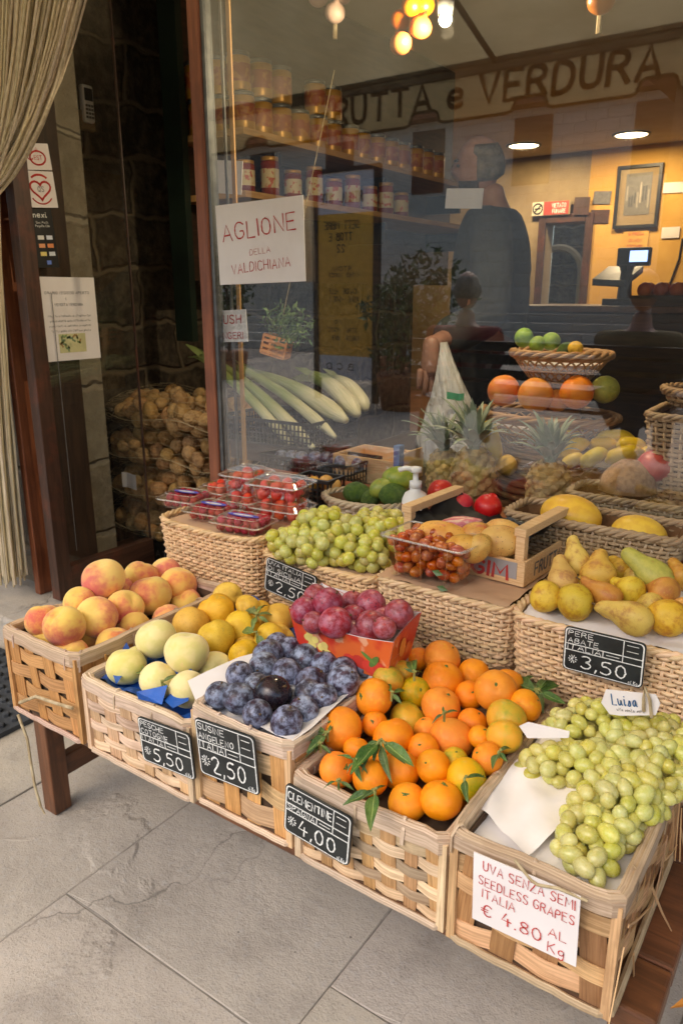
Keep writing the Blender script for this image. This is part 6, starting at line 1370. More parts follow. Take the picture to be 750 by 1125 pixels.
bunch('green grape bunch in the right middle of the nearest crate below the Luisa tag', [S5(690, 825, .026), S5(712, 830, .03), S5(735, 822, .03)], [.03, .034, .03], 80, .0093, 'grape', fl5, gg)
bunch('green grape bunch hanging over the right rim of the nearest crate', [S5(735, 815, .03), S5(728, 838, .03), S5(708, 862, .026), S5(700, 880, .02)], [.034, .036, .034, .026], 100, .0094, 'grape', fl5, gg)
fl2 = lambda x, y: .588+.06*(y-1.08)
heap(BK['uva'], 'paper_liner', 'kraft', -.952, -.70, 1.096, 1.325, fl2, crumple=.003)
def S2(px, py, l=.03): return on_slope(px, py, .590+l, 1.1, .10)[0]
g2 = 'round green grape bunches in the wicker basket'
bunch('round green grape bunch at the left front of its wicker basket', [S2(312, 596), S2(335, 602), S2(355, 606)], [.036, .042, .036], 60, .0128, 'igrape', fl2, g2)
bunch('round green grape bunch piled highest beside the strawberry punnets', [S2(338, 578, .045), S2(358, 576, .055), S2(378, 584, .05)], [.03, .042, .036], 60, .0126, 'igrape', fl2, g2)
bunch('round green grape bunch in the middle front of its basket', [S2(372, 604), S2(396, 606), S2(412, 610)], [.036, .042, .03], 60, .0128, 'igrape', fl2, g2)
bunch('round green grape bunch at the right beside the jujube box', [S2(412, 590, .04), S2(428, 586, .045), S2(445, 592, .04)], [.036, .042, .036], 60, .0126, 'igrape', fl2, g2)
bunch('round green grape bunch at the back of its basket below the avocados', [S2(388, 586, .04), S2(405, 576, .045), S2(425, 572, .04)], [.03, .036, .03], 45, .0126, 'igrape', fl2, g2)
# ------------------------------------------------------------------ clear boxes and what is in them
def clear_box(lab, c, w, d, h, rz=0, taper=.88, lid=True, stripe=None, name='berry_punnet', grp=None):
    rt = thing(name, lab, 'punnet', c, grp); rt.rotation_euler = (0, 0, rz)
    def ring(f, e=0, n=5):
        k = taper+(1-taper)*f; return [Vector((x, y, h*f)) for x, y in rim_path(-w/2*k-e, w/2*k+e, -d/2*k-e, d/2*k+e, .012, n)]
    m = MB(); rs = [ring(0), ring(.33), ring(.66), ring(1.0), ring(1.0, .006)]; n = len(rs[0]); vs = [p for r_ in rs for p in r_]
    vs = [Vector((p.x, p.y, p.z)) for p in vs]
    m.add(vs, [tuple(reversed(range(n)))]+[(j*n+i, j*n+(i+1) % n, (j+1)*n+(i+1) % n, (j+1)*n+i) for j in range(4) for i in range(n)])
    m.build('tray', 'clear_plastic', rt)
    m = MB(); m.tube(ring(1.0, .006), .0021, 5, closed=True)
    for sx in (-.35, 0, .35): m.tube([Vector((w*sx*taper, -d/2*taper-.001, .004)), Vector((w*sx, -d/2-.001, h*.94))], .0010, 4)
    m.build('moulded_rim', 'plastic_edge', rt)
    if lid:
        m = MB(); L = [ring(1.0, .005), ring(1.0, -.004), ring(1.0, -.010)]; hh = (.002, .010, .012); vs = [Vector((p.x, p.y, h+z)) for r_, z in zip(L, hh) for p in r_]
        m.add(vs, [(j*n+i, j*n+(i+1) % n, (j+1)*n+(i+1) % n, (j+1)*n+i) for j in range(2) for i in range(n)]+[tuple(range(2*n, 3*n))]); l = m.build('lid', 'clear_plastic', rt)
        m = MB(); m.tube([Vector((p.x, p.y, h+.0115)) for p in ring(1.0, -.009)], .0012, 4, closed=True); m.build('lid_edge', 'plastic_edge', rt)
        if stripe:
            m = MB(); ol = [Vector((math.cos(a)*w*.34, math.sin(a)*d*.14, h+.0130)) for a in [2*PI*i/20 for i in range(20)]]; m.add(ol, [tuple(range(20))], (.10, .11, .55)); m.add([p*1 for p in [Vector((math.cos(a)*w*.22, math.sin(a)*d*.07, h+.0134)) for a in [2*PI*i/16 for i in range(16)]]], [tuple(range(16))], (.7, .68, .75)); m.build('lid_label', 'paint', rt)
    return rt
pane_mat('plastic_edge', .34, (.95, .95, .96, 1), .8, .25)
def straw_fn(u):
    t = math.acos(max(-1, min(1, u.z))); k = 1-.28*max(0, -u.z)**1.2; return Vector((u.x*k, u.y*k, u.z*1.12-(.12*max(0, u.z)**3)))
proto('straw', [mk(uni(straw_fn, 14, 10), 'strawberry_skin', 'strawberry')])
def rasp(u): k = 1+.07*math.sin(9*math.atan2(u.y, u.x)+6*u.z)*math.sin(8*u.z); return Vector((u.x*k, u.y*k, u.z*1.1*k))
proto('rasp', [mk(uni(rasp, 16, 12), 'raspberry_skin', 'raspberry')])
m = MB()
for k in range(6): a = 2*PI*k/6; m.add([Vector((0, 0, 1.0)), Vector((.3*math.cos(a-.3), .3*math.sin(a-.3), 1.0)), Vector((.75*math.cos(a), .75*math.sin(a), .92)), Vector((.3*math.cos(a+.3), .3*math.sin(a+.3), 1.0))], [(0, 1, 2, 3)])
m.tube([(0, 0, .98), (.1, 0, 1.25)], .06, 5); proto('strawcap', [mk(m, 'calyx_green', 'calyx')])
def fill(c, rz, w, d, z0, lay, r_, key, name, lab, cat, grp, cap=None, squash=1.0):
    nx, ny = max(1, int(w/(r_*2.05))), max(1, int(d/(r_*2.05))); M = Matrix.Translation(c) @ Matrix.Rotation(rz, 4, 'Z')
    for L in range(lay):
        for i in range(nx):
            for j in range(ny):
                p = M @ Vector(((i+.5-nx/2)*w/nx+random.uniform(-.003, .003)+(L % 2)*.004, (j+.5-ny/2)*d/ny+random.uniform(-.003, .003), z0+r_*.9+L*r_*1.55))
                o = new(name, random.choice(ME[key])); o.location = p; k = r_*random.uniform(.9, 1.08); o.scale = (k, k, k*squash)
                o.rotation_euler = (random.gauss(0, 1.0), random.gauss(0, 1.0), random.uniform(0, 6)); tag(o, lab, cat, grp)
                if cap: q = new('calyx', ME[cap][0], o)
def punnet(lab, px, py, Y, z, w, d, h, rz, kind):
    c = at(px, py, Y=Y); c.z = z
    clear_box(lab, c, w, d, h, rz, stripe=(kind == 'rasp'), grp='clear berry punnets')
    if kind == 'straw': fill(c, rz, w*.84, d*.84, .002, 2, .0135, 'straw', 'strawberry', 'red strawberry packed inside one of the clear punnets', 'strawberry', 'strawberries in the clear punnets', 'strawcap')
    else: fill(c, rz, w*.86, d*.86, .002, 2, .0095, 'rasp', 'raspberry', 'dark red raspberry packed inside a flat lidded punnet', 'raspberry', 'raspberries in the flat punnets')
zb = .612
bd = MB(); bd.box((-1.25, 1.09, .600), (-.985, 1.325, .610)); part(bd, 'inner_tray', 'kraft', BK['berry'])
punnet('flat raspberry punnet with a blue lid label, leftmost of three', 207, 573, 1.20, zb, .105, .085, .022, .15, 'rasp')
punnet('flat raspberry punnet with a blue lid label, middle of three', 236, 580, 1.16, zb, .105, .085, .022, .1, 'rasp')
punnet('flat raspberry punnet with a blue lid label, rightmost of three and nearest the grapes', 268, 586, 1.13, zb, .118, .075, .022, .12, 'rasp')
punnet('clear strawberry punnet at the left of the lower layer beside the window post', 244, 560, 1.285, zb, .082, .09, .030, .05, 'straw')
punnet('clear strawberry punnet in the middle of the lower layer', 271, 566, 1.255, zb, .088, .09, .030, .08, 'straw')
punnet('clear strawberry punnet at the right of the lower layer', 311, 568, 1.25, zb, .118, .09, .030, .12, 'straw')
punnet('clear strawberry punnet stacked on top, left of the upper two', 272, 541, 1.275, zb+.0435, .088, .09, .040, .1, 'straw')
punnet('clear strawberry punnet stacked on top, right of the upper two', 309, 541, 1.25, zb+.0435, .122, .09, .040, .14, 'straw')
# jujube box
jc = at(475, 650, Y=1.125); jc.z = .612
clear_box('open clear plastic box of brown jujubes standing on the wicker basket', jc, .158, .095, .075, -.06, .86, False, name='jujube_box')
gm = MB(); gm.sphere((0, 0, 0), 1, 14, 10, lambda u: Vector((u.x, u.y, u.z*1.28*(1-.04*u.z)-.1*math.exp(-((1-u.z)/.04)**2)))); proto('juj', [mk(gm, 'jujube_skin', 'jujube')])
pp = []; t_ = 0
while len(pp) < 150 and t_ < 14000:
    t_ += 1; z = random.uniform(.012, .074-.012*random.random()); k = .86+.14*z/.075; p = Vector((random.uniform(-1, 1)*(.079*k-.012), random.uniform(-1, 1)*(.0475*k-.012), z))
    if all((p-q).length > .0172 for q in pp): pp.append(p)
Mj = Matrix.Translation(jc) @ Matrix.Rotation(-.06, 4, 'Z')
for p in pp:
    o = new('jujube', ME['juj'][0]); o.location = Mj @ p; k = .0098*random.uniform(.92, 1.1); o.scale = (k, k, k); o.rotation_euler = (random.uniform(0, 6), random.uniform(0, 6), 0); tag(o, 'shiny brown jujube in the open clear plastic box', 'jujube', 'jujubes in the clear box')
for a, b in ((474, 627), (479, 644)):
    c = at(a, b, Y=1.074); mm = MB(); leaf_faces(mm, c, .022, .012, Vector((1, .0, -.15)), Vector((0, -1, .2)), (.09, .16, .05), .1); tag(mm.build('jujube_leaf', 'leafage'), ('upper' if b < 640 else 'lower')+' small green leaf against the front of the jujube box', 'leaf')
# cactus pear crate
A = at(581, 645, Z=.612); W_, D_ = .262, .20
cc = thing('fruit_tray_crate', 'low pale wooden crate with red letters holding cactus pears', 'crate', (A.x-W_/2, A.y+D_/2, .612))
rot = R(-4); cc.rotation_euler = (0, 0, rot)
hw, hd_ = W_/2, D_/2; m = MB(); hp = .046
m.box((-hw, -hd_, .0), (hw, -hd_+.005, hp)); m.box((-hw, hd_-.005, 0), (hw, hd_, hp)); m.box((-hw+.0, -hd_+.006, 0), (-hw+.005, hd_-.006, hp)); m.box((hw-.005, -hd_+.006, 0), (hw, hd_-.006, hp)); bevel(m.build('side_panel', 'wood_pale', cc), .0012)
m = MB(); m.box((-hw+.006, -hd_+.006, .002), (hw-.006, hd_-.006, .006)); m.build('floor_panel', 'wood_pale', cc)
for sx in (-1, 1):
    for sy in (-1, 1): m = MB(); m.box((sx*hw-(.023 if sx > 0 else -.006), sy*hd_-(.022 if sy > 0 else -.006), .001), (sx*hw-(.006 if sx > 0 else -.023), sy*hd_-(.006 if sy > 0 else -.022), .088)); bevel(m.build('corner_post', 'wood_pale', cc), .0012)
for sx in (-1, 1): m = MB(); m.box((sx*(hw-.003)-(.022 if sx > 0 else 0), -hd_+.002, .0885), (sx*(hw-.003)+(0 if sx > 0 else .022), hd_-.002, .1035)); bevel(m.build('handle_bar', 'wood_pale', cc), .0015)
m = MB(); m.obox(Vector((.055, -hd_-.0006, .027)), Vector((1, 0, 0)), Vector((0, 0, 1)), Vector((0, -1, 0)), .062, .015, .0004, (.36, .34, .33)); m.build('printed_band', 'paint', cc)
m = MB(); write(m, 'GIM', Vector((.03, -hd_-.0014, .008)), Vector((1, 0, 0)), Vector((0, 0, 1)), Vector((0, -1, 0)), .026, .006, wob=0, width=.07); m.build('red_lettering', 'red_ink', cc)
m = MB(); write(m, 'FRUTTA', Vector((hd_*0+hw+.001, -.06, .012)), Vector((0, 1, 0)), Vector((0, 0, 1)), Vector((1, 0, 0)), .022, .004, wob=0, width=.11); m.build('side_lettering', 'grey_ink', cc)
m = MB(); m.grid(16, 12, lambda u, v: Vector(((u-.5)*W_*.93, (v-.5)*D_*.9, .05+.035*(abs(u-.5)*2)**4+.03*max(0, v-.6)+.012*math.sin(u*23+v*9)*math.sin(v*17)))); m.build('black_liner', 'black_plastic', cc, True)
def cpear_fn():
    ph = random.uniform(0, 6)
    def f(u):
        t = math.acos(max(-1, min(1, u.z))); k = 1+.04*math.sin(2*math.atan2(u.y, u.x)+ph)-.25*math.exp(-(t/.42)**2); return Vector((u.x*k, u.y*k, u.z*1.42*k+.1*u.z*u.z))
    return f
proto('cpear', [mk(uni(cpear_fn()), 'cactus_pear_skin', 'cactus_pear') for _ in range(3)])
for (px, py, w, l, ang, lab) in ((487, 588, 27, 55, -8, 'long yellow cactus pear at the left behind the jujube box'), (521, 588, 26, 34, 20, 'cactus pear in the middle of its crate, behind the largest'), (548, 595, 33, 44, 6, 'largest speckled cactus pear in front of the right post'), (508, 601, 26, 40, 10, 'reddish cactus pear low at the front middle of its crate'), (553, 585, 26, 40, -12, 'cactus pear at the back right of its crate'), (524, 603, 24, 34, 60, 'cactus pear standing low between the others')):
    c, D = on_slope(px, py, .678, 1.2, .05); o = new('cactus_pear', random.choice(ME['cpear'])); r_ = w*D/FPX/2*1.16; o.location = c; o.scale = (r_, r_, r_*max(.8, l/w/1.42)); a = R(ang); o.rotation_mode = 'QUATERNION'
    o.rotation_quaternion = Vector((0, 0, 1)).rotation_difference(Vector((math.cos(a), .25, math.sin(a)))); tag(o, lab, 'cactus pear', 'cactus pears')
# pink bulb on top
c = at(505, 577, Y=1.27); o = thing('chicory_head', 'pink and cream chicory head lying behind the cactus pears', 'chicory', c)
simple('chicory_pink', rgb(206, 110, 116), rgb(226, 190, 160), 30, .5, stretch=(1, 6, 6), lo=.45, hi=.6)
m = MB(); 
for k in range(5): a = k*1.26; m.sphere((0, .004*math.cos(a), .004*math.sin(a)), (.046, .015, .015), 14, 10, lambda u: Vector((u.x, u.y*(1-.6*max(0, u.x)), u.z*(1-.6*max(0, u.x))+.25*u.x*u.x)), rot=Euler((a, .1*math.cos(a), .1*math.sin(a))).to_matrix())
q = m.build('leaves', 'chicory_pink', o, True); q.rotation_euler = (0, -.25, .25)
m = MB(); pts = [at(536, 572, Y=1.30), at(556, 570, Y=1.31), at(590, 578, Y=1.30), at(560, 584, Y=1.27)]; cen_ = sum(pts, Vector())/4
m.grid(12, 8, lambda u, v: pts[0].lerp(pts[1], u).lerp(pts[3].lerp(pts[2], u), v)+Vector((0, 0, .006*math.sin(u*15+v*4))) if False else (pts[0].lerp(pts[2], u)*(1-v)+pts[3].lerp(pts[1], u)*v)+Vector((0, 0, .006*math.sin(u*15+v*6)))); tag(m.build('plastic_wrap', 'black_plastic', None, True), 'crumpled black plastic wrap at the back of the cactus pear crate', 'wrap')
# avocados, sanitizer, pomegranates, melons
c0, c1 = at(366, 545, Y=1.385), at(446, 555, Y=1.385)
BK['avo'] = wicker('small grey oval wicker basket of avocados behind the grapes', c0.x, c1.x, 1.30, 1.43, .602, .652, (.58, .50, .36), .02, .008, .004, .016, True, .009, name='oval_basket')
heap(BK['avo'], 'bedding', 'dark_inside', c0.x+.02, c1.x-.02, 1.32, 1.41, lambda x, y: .635, crumple=.003)
av = MB(); av.sphere((0, 0, 0), 1, 22, 14, lambda u: Vector((u.x*(1-.22*max(0, u.z)), u.y*(1-.22*max(0, u.z)), u.z*1.35))); proto('avo', [mk(av, 'avocado_skin', 'avocado')]); proto('mango', [mk(av, 'mango_skin', 'mango')])
for (px, py, w, k, ang, lab) in ((392, 541, 24, 'avo', 5, 'dark green avocado at the left end of the oval basket'), (419, 536, 22, 'mango', 30, 'light green mango in the middle of the oval basket'), (433, 544, 27, 'avo', -5, 'round green avocado at the right of the oval basket'), (438, 526, 28, 'mango', 0, 'large yellow green mango at the back right of the oval basket'), (408, 547, 20, 'avo', 40, 'dark avocado low at the front of the oval basket')):
    Y = 1.40 if py < 535 else 1.37; c = at(px, py, Y=Y); o = new('avocado' if k == 'avo' else 'mango', ME[k][0]); r_ = w*(c-Vector((0, 0, CH))).length/FPX/2; o.location = c; o.scale = (r_,)*3; a = R(ang); o.rotation_mode = 'QUATERNION'; o.rotation_quaternion = Vector((0, 0, 1)).rotation_difference(Vector((math.cos(a), .3, math.sin(a)))); tag(o, lab, k if k == 'mango' else 'avocado')
c = at(455, 575, Y=1.345); c.z = .606; D = (c-Vector((0, 0, CH))).length
sb = thing('pump_bottle', 'white pump bottle of hand soap standing behind the grapes', 'bottle', c)
m = MB(); m.lathe([(.026, 0), (.028, .006), (.028, .075), (.022, .088), (.012, .094), (.012, .1)], 20); m.build('bottle', 'white_plastic', sb, True)
m = MB(); m.lathe([(.0285, .02), (.0285, .07)], 20, cap=False); m.build('bottle_label', 'white_paper', sb, True)
m = MB(); m.lathe([(.0288, .062), (.0288, .066)], 20, cap=False); m.build('label_stripe', 'red_ink', sb, True)
m = MB(); m.lathe([(.013, .1), (.013, .114), (.006, .116), (.006, .132), (.012, .134), (.012, .144), (.004, .146)], 16); m.tube([(0, 0, .14), (-.02, -.008, .141), (-.034, -.013, .136)], .0055, 8); m.build('pump', 'white_plastic', sb, True)
m = MB(); m.lathe([(.018, 0), (.019, .05), (.012, .056), (.012, .066), (.004, .068)], 16); o = m.build('small_bottle', 'clear_plastic', None, True); o.location = at(438, 575, Y=1.33).xy.to_3d()+Vector((0, 0, .604)); tag(o, 'small clear bottle left of the white pump bottle', 'bottle')
def pom_fn(u): t = math.acos(max(-1, min(1, u.z))); k = 1+.02*math.cos(5*math.atan2(u.y, u.x))*math.sin(t); return Vector((u.x*k, u.y*k, u.z*.93+.16*math.exp(-((t-.24)/.1)**2)))
proto('pom', [mk(uni(pom_fn, 26, 24), 'pomegranate_skin', 'pomegranate')])
for (px, py, w, Y, lab) in ((484, 541, 29, 1.40, 'pinkish red pomegranate beside the pump bottle'), (505, 556, 31, 1.375, 'red pomegranate in the middle of three'), (536, 557, 30, 1.37, 'bright red pomegranate nearest the melon basket')):
    c = at(px, py, Y=Y); o = new('pomegranate', ME['pom'][0]); r_ = w*(c-Vector((0, 0, CH))).length/FPX/2; o.location = c; o.scale = (r_,)*3; o.rotation_euler = (random.uniform(-.5, 1.2), random.uniform(-.6, .6), 0); tag(o, lab, 'pomegranate', 'pomegranates')
m = MB(); m.box((-.80, 1.345, .6015), (-.53, 1.44, .630)); m.box((-.79, 1.355, .63), (-.54, 1.43, .634)); tag(m.build('fruit_box', 'kraft'), 'low cardboard tray under the pomegranates', 'box')
mx0, mx1 = at(556, 560, Y=1.33).x, at(752, 590, Y=1.33).x
BK['melon'] = wicker('brown wicker basket of yellow melons between the pears and the window', mx0, mx1, 1.315, 1.437, .603, .690, WG, .01, .0078, .0037, .0135, False, .009)
heap(BK['melon'], 'bedding', 'dark_inside', mx0+.012, mx1-.012, 1.327, 1.425, lambda x, y: .66, crumple=.002)
me_ = MB(); me_.sphere((0, 0, 0), 1, 30, 18, lambda u: Vector((u.x*1.32, u.y*(1+.015*math.cos(9*math.atan2(u.z, u.y))), u.z*(1+.015*math.cos(9*math.atan2(u.z, u.y)))))); proto('melon', [mk(me_, 'melon_skin', 'melon')])
for (px, py, w, lab) in ((627, 560, 46, 'bright yellow melon at the left of the melon basket'), (702, 580, 40, 'yellow melon low at the right of the melon basket')):
    c = at(px, py, Y=1.378); o = new('melon', ME['melon'][0]); r_ = min(.047, w*(c-Vector((0, 0, CH))).length/FPX/2); o.location = c+Vector((0, 0, -.012)); o.scale = (r_*1.05, r_, r_*.95); o.rotation_euler = (0, .1, .1); tag(o, lab, 'melon', 'yellow melons')
# ------------------------------------------------------------------ behind the pane
ZL = .601
def pineapple(lab, px, py, w, h, Y, lean, crown_px):
    c = at(px, py, Y=Y); D = (c-Vector((0, 0, CH))).length; r_ = w*D/FPX/2*1.18; hh = h*D/FPX/2*1.12
    rt = thing('pineapple', lab, 'pineapple', c-Vector((0, 0, hh)), 'pineapples behind the window'); m = MB()
    def body(z): t = z/(2*hh)*2-1; return r_*(max(.0, 1-abs(t)**2.6)**.5*.92+.02)
    m.lathe([(body(2*hh*i/14)*.93, 2*hh*i/14) for i in range(15)], 20); N = 90
    for i in range(N):
        f = (i+.5)/N; z = 2*hh*(.04+.92*f); a = i*2.39996*1.0; rr = body(z); p = Vector((rr*.93*math.cos(a), rr*.93*math.sin(a), z)); n = vn(Vector((math.cos(a), math.sin(a), (f-.5)*.9))); t = vn(n.cross(Vector((0, 0, 1)))); b = n.cross(t); s_ = 1.5*math.sqrt(4*PI*r_*hh*1.2/N)/2
        ring = [p+t*math.cos(q*PI/3)*s_*.72+b*math.sin(q*PI/3)*s_*.66 for q in range(6)]; m.add(ring+[p+n*s_*.42+b*s_*.1], [(q, (q+1) % 6, 6) for q in range(6)], jit((1, .95, .85), .25))
    m.build('fruit_body', 'pineapple_tinted', rt)
    m = MB(); top = Vector((0, 0, 2*hh*.97)); cl = (at(*crown_px, Y=Y)-rt.location-top).length
    for k in range(38):
        a = k*2.4; f = k/38; L = cl*(.55+.5*math.sin(PI*(f*.7+.2)))*random.uniform(.85, 1.1); el = R(28+58*f+random.uniform(-8, 8)); d = Vector((math.cos(a)*math.cos(el), math.sin(a)*math.cos(el), math.sin(el))); w_ = .022*(1-.3*f)
        s_ = vn(d.cross(Vector((0, 0, 1)))); nn = s_.cross(d); ps = []
        for j in range(7):
            t = j/6; ps.append(top+d*L*t+Vector((0, 0, 1))*(L*.12*math.sin(t*PI)-L*.20*t*t*(1-f))+Vector((lean*t*L, 0, 0)))
        m.ribbon(ps, [s_]*7, [w_*(1.1-.2*t)*(1-t**2.2)+.0006 for t in [j/6 for j in range(7)]], .0014, [nn]*7, jit((1, 1, 1), .2))
    m.build('crown', 'crown_tinted', rt)
wood('pineapple_tinted', rgb(206, 176, 118), rgb(166, 146, 100), .6, 6, (20, 20, 20), .2, 'Object'); wood('crown_tinted', rgb(164, 172, 148), rgb(124, 142, 116), .5, 6, (3, 20, 1), .15, 'UV')
pineapple('left pineapple of three behind the window, half behind its neighbour', 487, 522, 34, 52, 1.66, -.25, (462, 455)); pineapple('large middle pineapple behind the window with a tall spiky crown', 519, 527, 44, 64, 1.60, -.12, (506, 432)); pineapple('right pineapple behind the window beside the melon basket', 602, 535, 42, 52, 1.58, -.1, (586, 452))
def bowl(lab, x0, x1, Yc, zrim, zbot, kbot, tone, name='wicker_bowl', foot=None):
    cx = (x0+x1)/2; rx = (x1-x0)/2; ry = rx*.72; rt = thing(name, lab, 'bowl', (cx, Yc, zbot)); m = MB(); n = 26
    def P(a, f): k = kbot+(1-kbot)*f**.75; return Vector((rx*k*math.cos(a), ry*k*math.sin(a), (zrim-zbot)*f))
    for i in range(n):
        for s in (-1, 1): m.tube([P(2*PI*(i/n+s*.11*f), f) for f in (0, .25, .5, .75, 1)], .0024, 5, jit(tone, .15))
    m.build('lattice', 'wicker', rt, True); m = MB()
    for f, r_ in ((0, .005), (.12, .004), (.5, .003), (.9, .004), (.97, .005)): m.tube([P(2*PI*i/40, f) for i in range(40)], r_, 5, jit(tone, .1), closed=True)
    for st in range(3): m.tube([P(2*PI*i/80, 1)*1.0+Vector((math.cos(2*PI*i/80), math.sin(2*PI*i/80), 0))*(.006*math.cos(i*.62+st*2.09))+Vector((0, 0, .006*math.sin(i*.62+st*2.09)+.004)) for i in range(80)], .0055, 6, jit(tone, .12), closed=True)
    m.build('rim', 'wicker', rt, True)
    m = MB(); k = 30; m.add([P(2*PI*i/k, f)*.93 for f in (.02, .4, .8) for i in range(k)], [tuple(range(k))]+[(j*k+i, j*k+(i+1) % k, (j+1)*k+(i+1) % k, (j+1)*k+i) for j in range(2) for i in range(k)]); m.build('paper_lining', 'white_paper', rt)
    if foot:
        m = MB()
        for z in [foot*i/7 for i in range(7)]: m.tube([Vector((rx*kbot*.9*(1+.25*(1-z/foot))*math.cos(2*PI*i/30), ry*kbot*.9*(1+.25*(1-z/foot))*math.sin(2*PI*i/30), -foot+z+.004)) for i in range(30)], foot/15, 5, jit(tone, .14), closed=True)
        m.build('foot', 'wicker', rt, True)
    return rt
lo0, lo1 = at(531, 452, Y=1.82), at(678, 452, Y=1.82); up0, up1 = at(565, 388, Y=1.82), at(670, 388, Y=1.82); YBc = 1.82
bowl('large lower wicker fruit bowl holding oranges behind the window', lo0.x, lo1.x, YBc, lo0.z+.004, lo0.z-.075, .6, (.50, .30, .14), foot=lo0.z-.075-ZL)
bowl('small upper wicker fruit bowl of limes standing in the orange bowl', up0.x, up1.x, YBc, up0.z, up0.z-.07, .45, (.56, .33, .15), foot=up0.z-.07-(lo0.z-.03))
for (px, py, w, key, nm, lab, Y) in ((553, 429, 34, 'orange', 'orange', 'orange at the left in the lower wicker bowl', 1.76), (588, 434, 37, 'orange', 'grapefruit', 'pinkish grapefruit in the front of the lower wicker bowl', 1.735), (633, 431, 35, 'orange', 'orange', 'orange at the right front of the lower wicker bowl', 1.75), (664, 428, 29, 'pomelo', 'citrus_fruit', 'green yellow citrus at the right end of the lower wicker bowl', 1.80), (612, 440, 24, 'orange', 'orange', 'small orange low between the fruits of the lower bowl', 1.77),
   (575, 371, 20, 'lime', 'lime', 'bright lime at the left of the upper wicker bowl', 1.80), (590, 378, 17, 'lime', 'lime', 'lime low in the front of the upper wicker bowl', 1.78), (605, 375, 19, 'lime', 'lime', 'round lime in the middle of the upper wicker bowl', 1.80), (621, 384, 15, 'avo', 'avocado', 'dark green avocado in the upper wicker bowl', 1.80), (632, 383, 15, 'quince', 'lemon', 'yellow lemon at the right of the upper wicker bowl', 1.79)):
    c = at(px, py, Y=Y); o = new(nm, ME[key][0]); r_ = w*(c-Vector((0, 0, CH))).length/FPX/2; o.location = c; o.scale = (r_,)*3; o.rotation_euler = (random.uniform(-1, 1), random.uniform(-1, 1), 0); tag(o, lab, nm.replace('_', ' ').replace('fruit', '').strip() if nm != 'grapefruit' else 'grapefruit', 'fruit in the two wicker bowls')
def banana(rt, a, b, r_, sag):
    m = MB(); mid = (a+b)/2+sag; pts = [a.lerp(mid, t).lerp(mid.lerp(b, t), t) for t in [i/12 for i in range(13)]]
    rr = [r_*(.28 if i == 0 else .42 if i == 1 else min(1, .62+.2*i) if i < 4 else 1 if i < 9 else (.92, .74, .46, .2)[i-9]) for i in range(13)]
    m.tube(pts, rr, 6, (1, 1, 1)); o = m.build('banana', 'banana_skin', rt, True); sd = o.modifiers.new('s', 'SUBSURF'); sd.levels = sd.render_levels = 1
def hand_of(lab, lst, Y, grp=None):
    rt = thing('banana_bunch', lab, 'bananas', at(lst[0][0], lst[0][1], Y=Y), grp)
    for (x0, y0, x1, y1, w, dy) in lst:
        a, b = at(x0, y0, Y=Y+dy), at(x1, y1, Y=Y+dy+.02); D = (a-Vector((0, 0, CH))).length; sag = Vector((0, -.012, .02))
        banana(rt, a-rt.location, b-rt.location, w*D/FPX/2*1.22, sag)
hand_of('bunch of yellow bananas lying on the dark wicker tray behind the window', [(608, 492, 641, 474, 15, .03), (612, 503, 648, 487, 16, .0), (646, 492, 680, 492, 15, .03), (652, 484, 698, 483, 14, .06), (618, 514, 642, 504, 14, -.02), (638, 514, 668, 497, 16, -.02), (664, 508, 708, 498, 17, -.02), (676, 490, 712, 495, 15, .03), (704, 503, 721, 499, 14, .02), (604, 486, 622, 478, 14, .05)], 1.72)
hand_of('pair of curved bananas hanging beside the middle pineapple', [(534, 462, 548, 512, 17, .0), (528, 466, 538, 516, 15, .03)], 1.66)
c = at(556, 511, Y=1.68); o = new('lemon', ME['quince'][0]); o.location = c; o.scale = (.026,)*3; tag(o, 'yellow lemon beside the curved bananas behind the middle pineapple', 'lemon')
t0, t1 = at(614, 520, Y=1.72), at(705, 520, Y=1.72); wicker('dark oval wicker tray under the bananas behind the window', t0.x-.03, t1.x, 1.63, 1.83, t0.z-.055, t0.z-.008, WD, .03, .009, .0045, .018, True, .010, name='wicker_tray')
w0, w1 = at(624, 545, Y=1.50), at(760, 552, Y=1.50); wicker('brown wicker basket just behind the glass, under a burlap cone', w0.x, w1.x, 1.475, 1.60, ZL, w0.z+.01, (.46, .36, .24), .006, .0078, .0037, .0135, False, .008)
simple('burlap', rgb(176, 136, 90), rgb(146, 110, 70), 90, .95, .5, 220)
c = at(690, 522, Y=1.55); m = MB(); m.lathe([(.058, -.03), (.05, .0), (.034, .018), (.018, .03), (.003, .034)], 20); o = m.build('burlap_cone', 'burlap', None, True); o.location = c; tag(o, 'tan burlap cone lying on the basket behind the glass', 'sack')
hx0 = at(713, 452, Y=1.60); wicker('tall tan wicker hamper at the right edge of the window', hx0.x, hx0.x+.26, 1.56, 1.76, ZL+.06, hx0.z-.005, (.60, .42, .24), .022, .0095, .0044, .016, False, .008, name='wicker_hamper')
hx1 = at(726, 432, Y=1.64); wicker('shallow wicker basket stacked on the tall hamper at the right edge', hx1.x, hx1.x+.2, 1.58, 1.74, hx0.z+.008, hx1.z+.008, (.56, .36, .18), .02, .009, .0045, .018, True, .008, name='wicker_bowl')
c = at(718, 512, Y=1.58); o = new('apple', ME['pom'][0]); o.location = c; o.scale = (.035,)*3; tag(o, 'red apple beside the tall hamper', 'apple')
